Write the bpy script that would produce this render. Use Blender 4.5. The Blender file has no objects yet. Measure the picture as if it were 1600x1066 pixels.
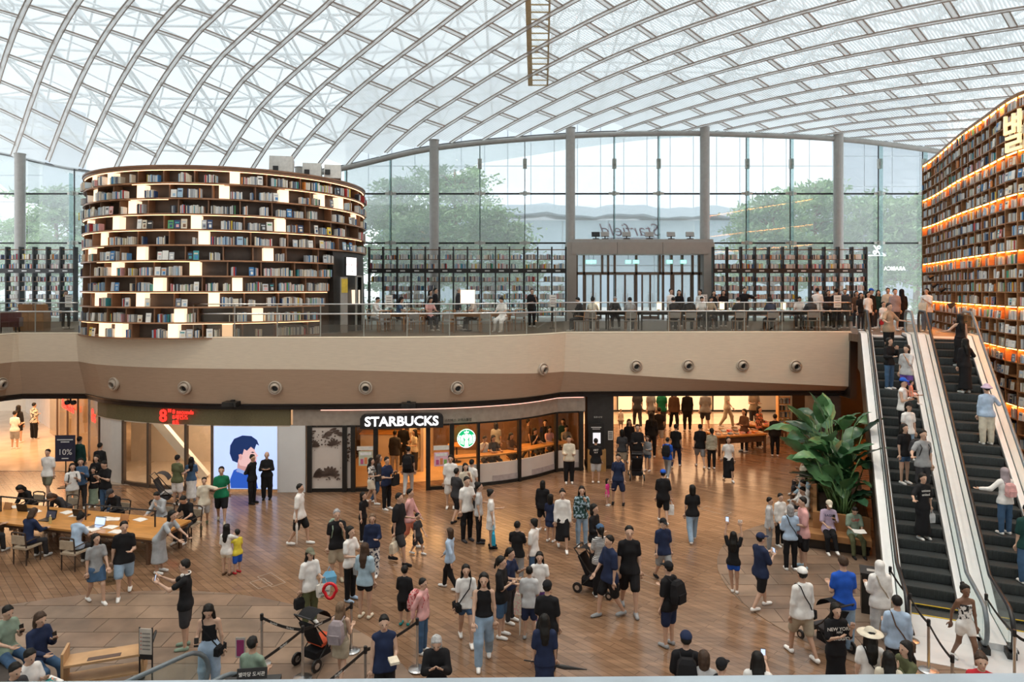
import bpy, bmesh, math, random
import numpy as np
from mathutils import Vector, Matrix, noise as mnoise
random.seed(7)
SC = bpy.context.scene
COL = SC.collection
PI = math.pi
# ------------------------------------------------------------------ camera, sky, exposure
F, CX, HY = 1067.0, 800.0, 452.0       # focal length and horizon in pixels of a 1600 x 1066 frame
HC = 7.2                               # camera height above the lower floor
UF = 5.48                              # upper floor level
cam_d = bpy.data.cameras.new('camera')
cam = bpy.data.objects.new('camera', cam_d)
COL.objects.link(cam)
cam_d.sensor_width = 36.0
cam_d.lens = 36.0 * F / 1600.0
cam_d.shift_y = (HY - 533.0) / 1600.0
cam_d.clip_start = 0.05
cam_d.clip_end = 500
cam.location = (0, 0, HC)
cam.rotation_euler = (PI / 2, 0, 0)
SC.camera = cam
w = bpy.data.worlds.new('overcast_sky')
SC.world = w
w.use_nodes = True
bg = w.node_tree.nodes['Background']
bg.inputs[0].default_value = (0.90, 0.955, 1.0, 1)
bg.inputs[1].default_value = 1.38
SC.view_settings.view_transform = 'Standard'
SC.view_settings.look = 'None'
SC.view_settings.gamma = 1.0
SC.view_settings.use_curve_mapping = False
SC.view_settings.exposure = 0.90
SC.cycles.use_denoising = True
SC.cycles.max_bounces = 6
SC.cycles.diffuse_bounces = 3
SC.cycles.glossy_bounces = 2
SC.cycles.transmission_bounces = 3
SC.cycles.transparent_max_bounces = 14
SC.cycles.caustics_reflective = False
SC.cycles.caustics_refractive = False
SC.cycles.sample_clamp_indirect = 4.0
def area(name, loc, sx, sy, power, col=(1, .6, .3), rot=(0, 0, 0)):
 l = bpy.data.lights.new(name, 'AREA')
 l.shape = 'RECTANGLE'
 l.size, l.size_y, l.energy, l.color = sx, sy, power, col
 o = bpy.data.objects.new(name, l)
 o.location = loc
 o.rotation_euler = rot
 COL.objects.link(o)
 return o
# ceiling lighting inside the shops under the balcony
WARM = (1.0, .62, .32)
area('ceiling_light_cafe', (-2.2, 27.4, 2.88), 5.5, 3.0, 190, (1, .50, .18))
area('ceiling_light_concourse', (8.4, 30.3, 2.8), 9.0, 5.0, 120, (1, .50, .22))
area('ceiling_light_concourse_far', (8.4, 36.5, 2.8), 10.0, 4.0, 300, (1, .62, .34))
area('ceiling_light_fashion_shop', (-11.2, 26.4, 2.8), 4.4, 2.4, 110, (1, .70, .45))
area('ceiling_light_corridor', (-22.0, 31.5, 2.85), 6.0, 7.0, 380, (1, .58, .30))
def Gp(px, py, z=0.0):
 """where the sight line of a photo pixel meets the level z"""
 Y = F * (HC - z) / (py - HY)
 return Vector(((px - CX) * Y / F, Y, z))
def Pt(px, py, Y):
 return Vector(((px - CX) * Y / F, Y, HC - (py - HY) * Y / F))
# ------------------------------------------------------------------ materials
MATS = {}
def mat(name, col, rough=.6, metal=0.0, var=.12, scale=8.0, bump=0.0, emit=0.0, ecol=None, coat=0.0, spec=.5, stretch=None):
 if name in MATS:
  return MATS[name]
 m = bpy.data.materials.new(name)
 m.use_nodes = True
 nt = m.node_tree
 b = nt.nodes['Principled BSDF']
 b.inputs['Roughness'].default_value = rough
 b.inputs['Metallic'].default_value = metal
 b.inputs['Specular IOR Level'].default_value = spec
 if coat:
  b.inputs['Coat Weight'].default_value = coat
 c = tuple(col[:3])
 if var > 0:
  tc = nt.nodes.new('ShaderNodeTexCoord')
  n = nt.nodes.new('ShaderNodeTexNoise')
  n.inputs['Scale'].default_value = scale
  n.inputs['Detail'].default_value = 3
  if stretch:
   mp = nt.nodes.new('ShaderNodeMapping')
   mp.inputs['Scale'].default_value = stretch
   nt.links.new(tc.outputs['Object'], mp.inputs[0])
   nt.links.new(mp.outputs[0], n.inputs['Vector'])
  else:
   nt.links.new(tc.outputs['Object'], n.inputs['Vector'])
  r = nt.nodes.new('ShaderNodeValToRGB')
  r.color_ramp.elements[0].position = .3
  r.color_ramp.elements[1].position = .7
  r.color_ramp.elements[0].color = tuple(max(0, x * (1 - var)) for x in c) + (1,)
  r.color_ramp.elements[1].color = tuple(min(1, x * (1 + var)) for x in c) + (1,)
  nt.links.new(n.outputs['Fac'], r.inputs[0])
  nt.links.new(r.outputs[0], b.inputs['Base Color'])
  if bump:
   bp = nt.nodes.new('ShaderNodeBump')
   bp.inputs['Strength'].default_value = bump
   bp.inputs['Distance'].default_value = .01
   nt.links.new(n.outputs['Fac'], bp.inputs['Height'])
   nt.links.new(bp.outputs[0], b.inputs['Normal'])
 else:
  b.inputs['Base Color'].default_value = c + (1,)
 if emit:
  b.inputs['Emission Color'].default_value = tuple((ecol or c)[:3]) + (1,)
  b.inputs['Emission Strength'].default_value = emit
 MATS[name] = m
 return m
def glass_mat(name, tint=(.93, .97, .97), refl=.08, haze=0.0, hazecol=(.8, .85, .85)):
 if name in MATS:
  return MATS[name]
 m = bpy.data.materials.new(name)
 m.use_nodes = True
 nt = m.node_tree
 nt.nodes.clear()
 out = nt.nodes.new('ShaderNodeOutputMaterial')
 tr = nt.nodes.new('ShaderNodeBsdfTransparent')
 tr.inputs[0].default_value = tint + (1,)
 gl = nt.nodes.new('ShaderNodeBsdfGlossy')
 gl.inputs['Roughness'].default_value = .02
 mx = nt.nodes.new('ShaderNodeMixShader')
 mx.inputs[0].default_value = refl
 nt.links.new(tr.outputs[0], mx.inputs[1])
 nt.links.new(gl.outputs[0], mx.inputs[2])
 last = mx
 if haze:
  df = nt.nodes.new('ShaderNodeBsdfTranslucent')
  df.inputs[0].default_value = hazecol + (1,)
  m2 = nt.nodes.new('ShaderNodeMixShader')
  m2.inputs[0].default_value = haze
  nt.links.new(mx.outputs[0], m2.inputs[1])
  nt.links.new(df.outputs[0], m2.inputs[2])
  last = m2
 nt.links.new(last.outputs[0], out.inputs[0])
 MATS[name] = m
 return m
def attr_mat(name, attr='col', rough=.6, spec=.4):
 """takes each piece's own colour from a mesh attribute, with a little paper grain"""
 if name in MATS:
  return MATS[name]
 m = bpy.data.materials.new(name)
 m.use_nodes = True
 nt = m.node_tree
 b = nt.nodes['Principled BSDF']
 b.inputs['Roughness'].default_value = rough
 b.inputs['Specular IOR Level'].default_value = spec
 a = nt.nodes.new('ShaderNodeAttribute')
 a.attribute_name = attr
 tc = nt.nodes.new('ShaderNodeTexCoord')
 n = nt.nodes.new('ShaderNodeTexNoise')
 n.inputs['Scale'].default_value = 30
 mx = nt.nodes.new('ShaderNodeMixRGB')
 mx.blend_type = 'MULTIPLY'
 mx.inputs[0].default_value = .25
 nt.links.new(tc.outputs['Object'], n.inputs['Vector'])
 nt.links.new(a.outputs['Color'], mx.inputs[1])
 nt.links.new(n.outputs['Fac'], mx.inputs[2])
 nt.links.new(mx.outputs[0], b.inputs['Base Color'])
 MATS[name] = m
 return m
def emit_mat(name, col, strength):
 return mat(name, col, .5, 0, 0, emit=strength)
# ------------------------------------------------------------------ mesh builder
class MB:
 def __init__(s):
  s.v, s.f, s.m, s.c = [], [], [], []
 def add(s, vs, fs, m=0, c=None):
  o = len(s.v)
  s.v.extend([tuple(x) for x in vs])
  for f in fs:
   s.f.append(tuple(o + i for i in f))
   s.m.append(m)
   s.c.append(c)
  return s
 def hexa(s, p, m=0, c=None):
  """eight corners: four of the bottom ring, four of the top ring"""
  return s.add(p, [(3, 2, 1, 0), (4, 5, 6, 7), (0, 1, 5, 4), (1, 2, 6, 5), (2, 3, 7, 6), (3, 0, 4, 7)], m, c)
 def box(s, x, y, z, sx, sy, sz, rz=0.0, m=0, c=None, rx=0.0):
  """centre in x, y; z is the bottom"""
  ca, sa = math.cos(rz), math.sin(rz)
  P = []
  for zz in (0, sz):
   for dx, dy in ((-1, -1), (1, -1), (1, 1), (-1, 1)):
    a, b, h = dx * sx / 2, dy * sy / 2, zz
    if rx:
     b, h = b * math.cos(rx) - h * math.sin(rx), b * math.sin(rx) + h * math.cos(rx)
    P.append((x + a * ca - b * sa, y + a * sa + b * ca, z + h))
  return s.hexa(P, m, c)
 def bar(s, a, b, w, h, m=0, up=(0, 0, 1), c=None):
  a, b = Vector(a), Vector(b)
  d = (b - a)
  if d.length < 1e-6:
   return s
  d.normalize()
  u = Vector(up)
  if abs(d.dot(u)) > .98:
   u = Vector((0, 1, 0))
  r = d.cross(u).normalized()
  u = r.cross(d)
  P = []
  for q in (a, b):
   for i, j in ((-1, -1), (1, -1), (1, 1), (-1, 1)):
    P.append(q + r * (i * w / 2) + u * (j * h / 2))
  return s.hexa(P, m, c)
 def tube(s, pts, r, n=8, m=0, cap=True, closed=False, c=None):
  pts = [Vector(p) for p in pts]
  N = len(pts)
  rs = r if isinstance(r, (list, tuple)) else [r] * N
  rings = []
  prev = None
  for i in range(N):
   if closed:
    t = pts[(i + 1) % N] - pts[i - 1]
   else:
    t = pts[min(i + 1, N - 1)] - pts[max(i - 1, 0)]
   t.normalize()
   if prev is None:
    q = Vector((0, 0, 1)) if abs(t.z) < .9 else Vector((1, 0, 0))
    u = t.cross(q).normalized()
   else:
    u = (prev - t * prev.dot(t)).normalized()
   prev = u
   v = t.cross(u)
   rings.append([pts[i] + u * (rs[i] * math.cos(2 * PI * k / n)) + v * (rs[i] * math.sin(2 * PI * k / n)) for k in range(n)])
  return s.loft(rings, m, cap, closed, c)
 def loft(s, rings, m=0, cap=True, closed=False, c=None, wrap=True):
  n = len(rings[0])
  vs = [p for r in rings for p in r]
  fs = []
  R = len(rings)
  for i in range(R if closed else R - 1):
   j = (i + 1) % R
   for k in range(n if wrap else n - 1):
    l = (k + 1) % n
    fs.append((i * n + k, i * n + l, j * n + l, j * n + k))
  if cap and not closed and wrap:
   fs.append(tuple(reversed(range(n))))
   fs.append(tuple((R - 1) * n + k for k in range(n)))
  return s.add(vs, fs, m, c)
 def lathe(s, prof, x=0, y=0, z=0, n=16, m=0, c=None):
  return s.loft([[(x + r * math.cos(2 * PI * k / n), y + r * math.sin(2 * PI * k / n), z + h) for k in range(n)] for r, h in prof], m, True, False, c)
 def ball(s, p, r, n=10, m=0, sc=(1, 1, 1), c=None):
  R = []
  for i in range(n // 2 + 1):
   a = -PI / 2 + PI * i / (n // 2)
   rr = max(.001, math.cos(a))
   R.append([(p[0] + r * sc[0] * rr * math.cos(2 * PI * k / n), p[1] + r * sc[1] * rr * math.sin(2 * PI * k / n), p[2] + r * sc[2] * math.sin(a)) for k in range(n)])
  return s.loft(R, m, True, False, c)
 def prism(s, poly, z0, z1, m=0, c=None):
  n = len(poly)
  vs = [(p[0], p[1], z0) for p in poly] + [(p[0], p[1], z1) for p in poly]
  fs = [tuple(reversed(range(n))), tuple(range(n, 2 * n))]
  for i in range(n):
   j = (i + 1) % n
   fs.append((i, j, n + j, n + i))
  return s.add(vs, fs, m, c)
 def mesh(s, name, smooth=False, fix=False):
  me = bpy.data.meshes.new(name)
  me.from_pydata(s.v, [], s.f)
  if any(s.m):
   me.polygons.foreach_set('material_index', s.m)
  if any(x is not None for x in s.c):
   at = me.color_attributes.new('col', 'FLOAT_COLOR', 'CORNER')
   buf = []
   for f, c in zip(s.f, s.c):
    c = c or (.5, .5, .5)
    buf.extend((c[0], c[1], c[2], 1.0) * len(f))
   at.data.foreach_set('color', buf)
  if smooth:
   me.polygons.foreach_set('use_smooth', [True] * len(me.polygons))
  if fix:
   bm = bmesh.new()
   bm.from_mesh(me)
   bmesh.ops.recalc_face_normals(bm, faces=bm.faces)
   bm.to_mesh(me)
   bm.free()
  me.update()
  return me
 def build(s, name, mats, parent=None, smooth=False, fix=True):
  return put(name, s.mesh(name, smooth, fix), mats, parent)
def put(name, me, mats, parent=None):
 o = bpy.data.objects.new(name, me)
 if mats is not None:
  if not isinstance(mats, (list, tuple)):
   mats = [mats]
  if not me.materials:
   for k in mats:
    me.materials.append(k)
  else:
   for i, k in enumerate(mats):
    if me.materials[i] is not k:
     o.material_slots[i].link = 'OBJECT'
     o.material_slots[i].material = k
 COL.objects.link(o)
 if parent is not None:
  o.parent = parent
 return o
def tag(o, label=None, cat=None, group=None, kind=None):
 if label:
  o['label'] = label
 if cat:
  o['category'] = cat
 if group:
  o['group'] = group
 if kind:
  o['kind'] = kind
 return o
def empty(name, loc=(0, 0, 0), rz=0.0, label=None, cat=None, group=None, kind=None):
 o = bpy.data.objects.new(name, None)
 o.empty_display_size = .1
 o.location = loc
 o.rotation_euler = (0, 0, rz)
 COL.objects.link(o)
 return tag(o, label, cat, group, kind)
def struct(o):
 o['kind'] = 'structure'
 return o
def copy_tree(o, parent=None):
 c = o.copy()
 COL.objects.link(c)
 c.parent = parent
 for ch in [x for x in KIDS.get(o.name, [])]:
  copy_tree(ch, c)
 return c
KIDS = {}
def index_kids():
 KIDS.clear()
 for o in bpy.data.objects:
  if o.parent:
   KIDS.setdefault(o.parent.name, []).append(o)
def interp(tab, x):
 """smooth table lookup"""
 if x <= tab[0][0]:
  return tab[0][1]
 if x >= tab[-1][0]:
  return tab[-1][1]
 for i in range(len(tab) - 1):
  if x <= tab[i + 1][0]:
   break
 x0, y0 = tab[i]
 x1, y1 = tab[i + 1]
 m0 = (y1 - tab[i - 1][1]) / (x1 - tab[i - 1][0]) if i > 0 else (y1 - y0) / (x1 - x0)
 m1 = (tab[i + 2][1] - y0) / (tab[i + 2][0] - x0) if i + 2 < len(tab) else (y1 - y0) / (x1 - x0)
 h = x1 - x0
 t = (x - x0) / h
 return (2 * t ** 3 - 3 * t * t + 1) * y0 + (t ** 3 - 2 * t * t + t) * h * m0 + (-2 * t ** 3 + 3 * t * t) * y1 + (t ** 3 - t * t) * h * m1
def resample(pts, step):
 """smooth open curve through points at even spacing"""
 P = [Vector(p) for p in pts]
 out = []
 for i in range(len(P) - 1):
  p0, p1, p2, p3 = P[max(i - 1, 0)], P[i], P[i + 1], P[min(i + 2, len(P) - 1)]
  for k in range(12):
   t = k / 12
   out.append(.5 * ((2 * p1) + (p2 - p0) * t + (2 * p0 - 5 * p1 + 4 * p2 - p3) * t * t + (3 * p1 - p0 - 3 * p2 + p3) * t ** 3))
 out.append(P[-1])
 res = [out[0].copy()]
 acc = 0.0
 for a, b in zip(out, out[1:]):
  L = (b - a).length
  while acc + L >= step:
   t = (step - acc) / L
   a = a.lerp(b, t)
   res.append(a.copy())
   L = (b - a).length
   acc = 0.0
  acc += L
 if (res[-1] - P[-1]).length > step * .3:
  res.append(P[-1].copy())
 return res
def normals2(P):
 """inward (away from the atrium) unit normals of a plan curve running left to right"""
 N = []
 for i in range(len(P)):
  t = P[min(i + 1, len(P) - 1)] - P[max(i - 1, 0)]
  t = Vector((t.x, t.y))
  t.normalize()
  N.append(Vector((-t.y, t.x, 0)))
 return N
def clip_convex(poly, clip):
 """part of a polygon inside a convex counter-clockwise polygon"""
 out = list(poly)
 for i in range(len(clip)):
  a, b = clip[i], clip[(i + 1) % len(clip)]
  if not out:
   return []
  inp, out = out, []
  def side(p):
   return (b[0] - a[0]) * (p[1] - a[1]) - (b[1] - a[1]) * (p[0] - a[0])
  for k in range(len(inp)):
   p, q = inp[k - 1], inp[k]
   sp, sq = side(p), side(q)
   if (sp >= 0) != (sq >= 0):
    t = sp / (sp - sq)
    out.append((p[0] + (q[0] - p[0]) * t, p[1] + (q[1] - p[1]) * t))
   if sq >= 0:
    out.append(q)
 return out
def text_mesh(name, body, size, depth, m, loc, rot, parent=None, align='CENTER', mirror=False, shear=0.0, bold=0.0, sx=1.0):
 cu = bpy.data.curves.new(name, 'FONT')
 cu.body = body
 cu.size = size
 cu.extrude = depth
 cu.align_x = align
 cu.align_y = 'CENTER'
 cu.shear = shear
 cu.offset = bold
 cu.resolution_u = 3
 tmp = bpy.data.objects.new(name, cu)
 me = bpy.data.meshes.new_from_object(tmp)
 bpy.data.objects.remove(tmp)
 bpy.data.curves.remove(cu)
 me.transform(Matrix.Diagonal((-sx if mirror else sx, 1, 1, 1)))
 me.materials.clear()
 me.materials.append(m)
 o = bpy.data.objects.new(name, me)
 o.location = loc
 o.rotation_euler = rot
 COL.objects.link(o)
 if parent is not None:
  o.parent = parent
 return o
# ------------------------------------------------------------------ floors
def wood_floor_mat(name, c1, c2, mortar, ang, pw=.16, pl=1.5, rough=.21):
 m = bpy.data.materials.new(name)
 m.use_nodes = True
 nt = m.node_tree
 b = nt.nodes['Principled BSDF']
 tc = nt.nodes.new('ShaderNodeTexCoord')
 mp = nt.nodes.new('ShaderNodeMapping')
 mp.inputs['Rotation'].default_value = (0, 0, -ang)
 br = nt.nodes.new('ShaderNodeTexBrick')
 br.inputs['Color1'].default_value = c1 + (1,)
 br.inputs['Color2'].default_value = c2 + (1,)
 br.inputs['Mortar'].default_value = mortar + (1,)
 br.inputs['Scale'].default_value = 1.0
 br.inputs['Mortar Size'].default_value = .005
 br.inputs['Brick Width'].default_value = pl
 br.inputs['Row Height'].default_value = pw
 br.offset = .37
 n = nt.nodes.new('ShaderNodeTexNoise')
 n.inputs['Scale'].default_value = 1.0
 n.inputs['Detail'].default_value = 5
 mp2 = nt.nodes.new('ShaderNodeMapping')
 mp2.inputs['Rotation'].default_value = (0, 0, -ang)
 mp2.inputs['Scale'].default_value = (.9, 9, 1)
 mx = nt.nodes.new('ShaderNodeMixRGB')
 mx.blend_type = 'OVERLAY'
 mx.inputs[0].default_value = .55
 nt.links.new(tc.outputs['Object'], mp.inputs[0])
 nt.links.new(tc.outputs['Object'], mp2.inputs[0])
 nt.links.new(mp.outputs[0], br.inputs['Vector'])
 nt.links.new(mp2.outputs[0], n.inputs['Vector'])
 nt.links.new(br.outputs['Color'], mx.inputs[1])
 nt.links.new(n.outputs['Fac'], mx.inputs[2])
 nt.links.new(mx.outputs[0], b.inputs['Base Color'])
 bp = nt.nodes.new('ShaderNodeBump')
 bp.inputs['Strength'].default_value = .25
 bp.inputs['Distance'].default_value = .004
 bp.invert = True
 nt.links.new(br.outputs['Fac'], bp.inputs['Height'])
 nt.links.new(bp.outputs[0], b.inputs['Normal'])
 b.inputs['Roughness'].default_value = rough
 MATS[name] = m
 return m
M_wood = wood_floor_mat('walnut_plank_floor', (.185, .106, .062), (.265, .157, .094), (.085, .047, .026), math.atan2(.714, -.70))
M_stone = mat('brown_sandstone', (.31, .215, .145), .45, 0, .3, 1.3, .12)
M_joint = mat('dark_stone_joint', (.10, .075, .055), .8)
M_upfl = wood_floor_mat('pale_oak_floor', (.15, .105, .075), (.20, .145, .10), (.1, .075, .05), 0, .2, 1.8, .4)
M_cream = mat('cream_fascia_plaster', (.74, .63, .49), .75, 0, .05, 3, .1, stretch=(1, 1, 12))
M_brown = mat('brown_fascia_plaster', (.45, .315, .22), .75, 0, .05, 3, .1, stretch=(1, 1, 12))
M_black = mat('black_metal_trim', (.012, .012, .013), .5, 0, .15, 6)
M_steel = mat('grey_painted_steel', (.36, .345, .32), .42, .0, .06, 5)
M_chrome = mat('brushed_steel', (.62, .62, .62), .28, 1.0, .08, 20)
M_white = mat('white_plaster', (.78, .76, .72), .6, 0, .03, 4)
M_roofw = mat('white_roof_steel', (.88, .87, .85), .5, 0, .03, 3)
def rib_mat():
 m = bpy.data.materials.new('white_translucent_rib')
 m.use_nodes = True
 nt = m.node_tree
 b = nt.nodes['Principled BSDF']
 b.inputs['Base Color'].default_value = (.9, .89, .87, 1)
 b.inputs['Roughness'].default_value = .6
 n = nt.nodes.new('ShaderNodeTexNoise')
 n.inputs['Scale'].default_value = 3
 t = nt.nodes.new('ShaderNodeBsdfTranslucent')  # translucency added so the ribs take in skylight and look whiter
 t.inputs[0].default_value = (.93, .92, .90, 1)
 x = nt.nodes.new('ShaderNodeMixShader')
 x.inputs[0].default_value = .5
 nt.links.new(b.outputs[0], x.inputs[1])
 nt.links.new(t.outputs[0], x.inputs[2])
 nt.links.new(x.outputs[0], nt.nodes['Material Output'].inputs[0])
 MATS['white_translucent_rib'] = m
 return m
M_rib = rib_mat()
M_roofb = mat('brown_rib_edging', (.40, .33, .285), .6, 0, .1, 3)
f = MB()
f.prism([(-45, 4), (32, 4), (32, 60), (-45, 60)], -.3, 0)
floor = struct(f.build('floor', M_wood))
def disc_poly(c, r, n=72):
 return [(c[0] + r * math.cos(2 * PI * k / n), c[1] + r * math.sin(2 * PI * k / n)) for k in range(n)]
def tile_zone(clip, ang, tw, tl, gap=.018, name='tile', z=.010):
 """stone slabs laid in staggered courses, cut to the zone's outline"""
 base = MB().prism(clip, .0005, .003).build('floor_joint_bed', M_joint, floor)
 xs = [p[0] for p in clip]
 ys = [p[1] for p in clip]
 cx, cy = (min(xs) + max(xs)) / 2, (min(ys) + max(ys)) / 2
 R = max(max(xs) - min(xs), max(ys) - min(ys))
 ca, sa = math.cos(ang), math.sin(ang)
 k = 0
 for i in range(int(-R / tw), int(R / tw) + 1):
  for j in range(int(-R / tl) - 1, int(R / tl) + 1):
   u0, v0 = i * tw, j * tl + (i % 2) * tl * .5
   q = []
   for (u, v) in ((u0 + gap, v0 + gap), (u0 + gap, v0 + tl), (u0 + tw, v0 + tl), (u0 + tw, v0 + gap)):
    q.append((cx + u * ca - v * sa, cy + u * sa + v * ca))
   q = list(reversed(q))
   c = clip_convex(q, clip)
   if len(c) < 3:
    continue
   s = Gpx(c)
   if s is False:
    continue
   MB().prism(c, .0005, z + random.uniform(-.0015, .0015)).build(name, random.choice(STONES), floor)
   k += 1
 return k
def Gpx(poly):
 """does any of a floor polygon show in the frame"""
 for p in poly:
  if p[1] > 11.5 and -20 < CX + p[0] * F / p[1] < 1620:
   return True
 return False
STONES = [mat('brown_sandstone_%d' % i, c, .42, 0, .28, 1.6, .1) for i, c in enumerate([(.215, .142, .098), (.18, .122, .086), (.25, .172, .12), (.205, .145, .105)])]
tile_zone(disc_poly((-8.2, 8.9), 7.4), PI / 2, .60, 1.15)
tile_zone(disc_poly((10.1, 16.6), 4.9), PI / 2, .62, 1.2)
# upper floor: the balcony edge as a plan curve from the corner on the left to the escalators
EDGE_A = [Vector((-20.3, 19.5, 0)), Vector((-19.6, 22.6, 0)), Vector((-18.8, 26.0, 0))]
EDGE_B = [Vector((-18.8, 26.0, 0)), Vector((-16.6, 26.0, 0))]
EDGE_C = [Vector(p + (0,)) for p in ((-16.6, 26.0), (-15.3, 25.0), (-13.4, 24.2), (-11.2, 23.75), (-8.6, 23.6), (-5.0, 23.7), (-2.2, 24.0), (0, 24.75), (1.3, 25.6), (2.15, 26.5))]
EDGE_D = [Vector((2.15, 26.5, 0)), Vector((6, 26.65, 0)), Vector((10, 26.75, 0)), Vector((13.35, 26.8, 0))]
def dense_edge():
 P = []
 for seg in (EDGE_A, EDGE_B, EDGE_C, EDGE_D):
  r = resample(seg, .5) if len(seg) > 2 else [seg[0].lerp(seg[1], k / 4) for k in range(5)]
  P += r if not P else r[1:]
 return P
EDGE = dense_edge()
ENRM = normals2(EDGE)
def cream_low(x):
 return interp([(-30, 4.42), (-8, 4.42), (-3, 4.28), (2.1, 4.0), (8, 3.62), (13.4, 3.36)], x)
def edge_loft(prof):
 """prof(x) -> list of (inset, z)"""
 m = MB()
 rings = []
 for p, n in zip(EDGE, ENRM):
  rings.append([(p.x + n.x * i, p.y + n.y * i, z) for i, z in prof(p.x)])
 return m.loft(rings, wrap=True, cap=True)
up = edge_loft(lambda x: [(.14, UF), (.14, UF - .3), (2.0, UF - .3), (2.0, UF)]).build('floor_upper', M_upfl)
struct(up)
poly = [(p.x + n.x * 1.9, p.y + n.y * 1.9) for p, n in zip(EDGE, ENRM)]
poly = [(-30, 19.5)] + [(-22.2, 19.5)] + [q for q in poly if q[1] > 19.6] + [(30, 28.6), (30, 41), (-30, 41)]
pm = MB()
ring = [Vector((a, b, 0)) for a, b in poly]
# strips from the curve back to the glass wall
top = [(p.x + n.x * 1.9, p.y + n.y * 1.9) for p, n in zip(EDGE, ENRM)]
rows = []
for (x, y) in top:
 rows.append([(x, y, UF - .001), (x if x > -17 else x - 12, 41.0, UF - .001), (x if x > -17 else x - 12, 41.0, UF - .3), (x, y, UF - .3)])
pm.loft(rows)
pm.build('floor_slab', M_upfl, up)
MB().prism([(13.2, 24.7), (13.35, 41), (20.6, 41), (19.8, 33), (19.2, 31.1), (18.4, 29), (17.5, 26.8), (16.75, 24.7)], UF - .3, UF - .002).build('floor_landing', M_upfl, up)
# camera's own side of the atrium
MB().prism([(-12, -6), (12, -6), (12, .95), (-12, .95)], UF - .4, UF).build('floor_gallery', M_upfl, up)
wf = edge_loft(lambda x: [(0, UF + .02), (.10, cream_low(x)), (.5, cream_low(x)), (.5, UF + .02)]).build('wall_balcony', M_cream)
struct(wf)
edge_loft(lambda x: [(.02, UF + .03), (.16, UF + .07), (.16, UF + .02)]).build('kerb', M_cream, wf)
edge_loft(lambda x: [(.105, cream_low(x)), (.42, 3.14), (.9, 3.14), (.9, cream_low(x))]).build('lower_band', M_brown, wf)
edge_loft(lambda x: [(.36, 3.16), (.40, 3.09), (.9, 3.09), (.9, 3.16)]).build('black_trim', M_black, wf)
edge_loft(lambda x: [(.43, 3.075), (.46, 2.95), (.9, 2.95), (.9, 3.075)]).build('black_trim', M_black, wf)
# soffit over the shops
sm = MB()
rows = []
for p, n in zip(EDGE, ENRM):
 x, y = p.x + n.x * .6, p.y + n.y * .6
 rows.append([(x, y, 2.96), (x if x > -17 else x - 12, 41, 2.96), (x if x > -17 else x - 12, 41, 3.1), (x, y, 3.1)])
sm.loft(rows)
soff = struct(sm.build('ceiling_shops', mat('warm_white_ceiling', (.62, .54, .45), .7)))
def edge_at(px, inset=0.0):
 """point of the balcony edge seen at a photo column"""
 best = min(range(len(EDGE)), key=lambda i: abs(CX + (EDGE[i].x + ENRM[i].x * inset) * F / (EDGE[i].y + ENRM[i].y * inset) - px))
 i = best
 # refine
 cand = []
 for j in (i - 1, i):
  if 0 <= j < len(EDGE) - 1:
   for k in range(11):
    p = EDGE[j].lerp(EDGE[j + 1], k / 10)
    n = ENRM[j].lerp(ENRM[j + 1], k / 10).normalized()
    q = p + n * inset
    cand.append((abs(CX + q.x * F / q.y - px), k, q, n))
 c = min(cand, key=lambda c: c[0])
 return c[2], c[3]
# ------------------------------------------------------------------ roof
ZW = [(-48, 9.0), (-36, 8.6), (-30, 7.9), (-26, 7.0), (-22, 6.5), (-17, 6.35), (-13, 6.6), (-10, 7.05), (-4.4, 8.3), (3.3, 9.0), (8, 9.15), (11, 9.15), (18.6, 8.85), (24, 8.2), (34, 6.6)]
ZN = [(-48, 12.3), (-30, 11.7), (-17, 11.2), (-8, 11.2), (-1.5, 11.5), (4, 11.3), (10, 10.6), (13.6, 10.1), (18, 9.35), (24, 8.4), (34, 6.6)]
def roof_z(X, Y):
 t = (39.6 - Y) / 13.6
 zw = interp(ZW, X)
 zn = interp(ZN, X)
 wl = max(0.0, min(1.0, (-3 - X) / 10))
 gl = t * 2 if t <= 0 else (1 - (1 - t) ** 2 if t < 1 else 1)
 g = wl * gl + (1 - wl) * min(t, 1.3)
 return HC + zw + (zn - zw) * g
D1 = Vector((-.68, .733))      # along the long ribs
D2 = Vector((.733, .68))       # across them
RW, RL = 1.42, 2.85
def uv(u, v, dz=0.0):
 x = D2.x * u + D1.x * v
 y = D2.y * u + D1.y * v
 return Vector((x, y, roof_z(x, y) + dz))
def inroof(u, v):
 x = D2.x * u + D1.x * v
 y = D2.y * u + D1.y * v
 return -34 < x < 27 and -4 < y < 39.5
def screen(p):
 return (CX + p.x * F / p.y, HY - (p.z - HC) * F / p.y) if p.y > 1 else (9999, 9999)
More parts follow.
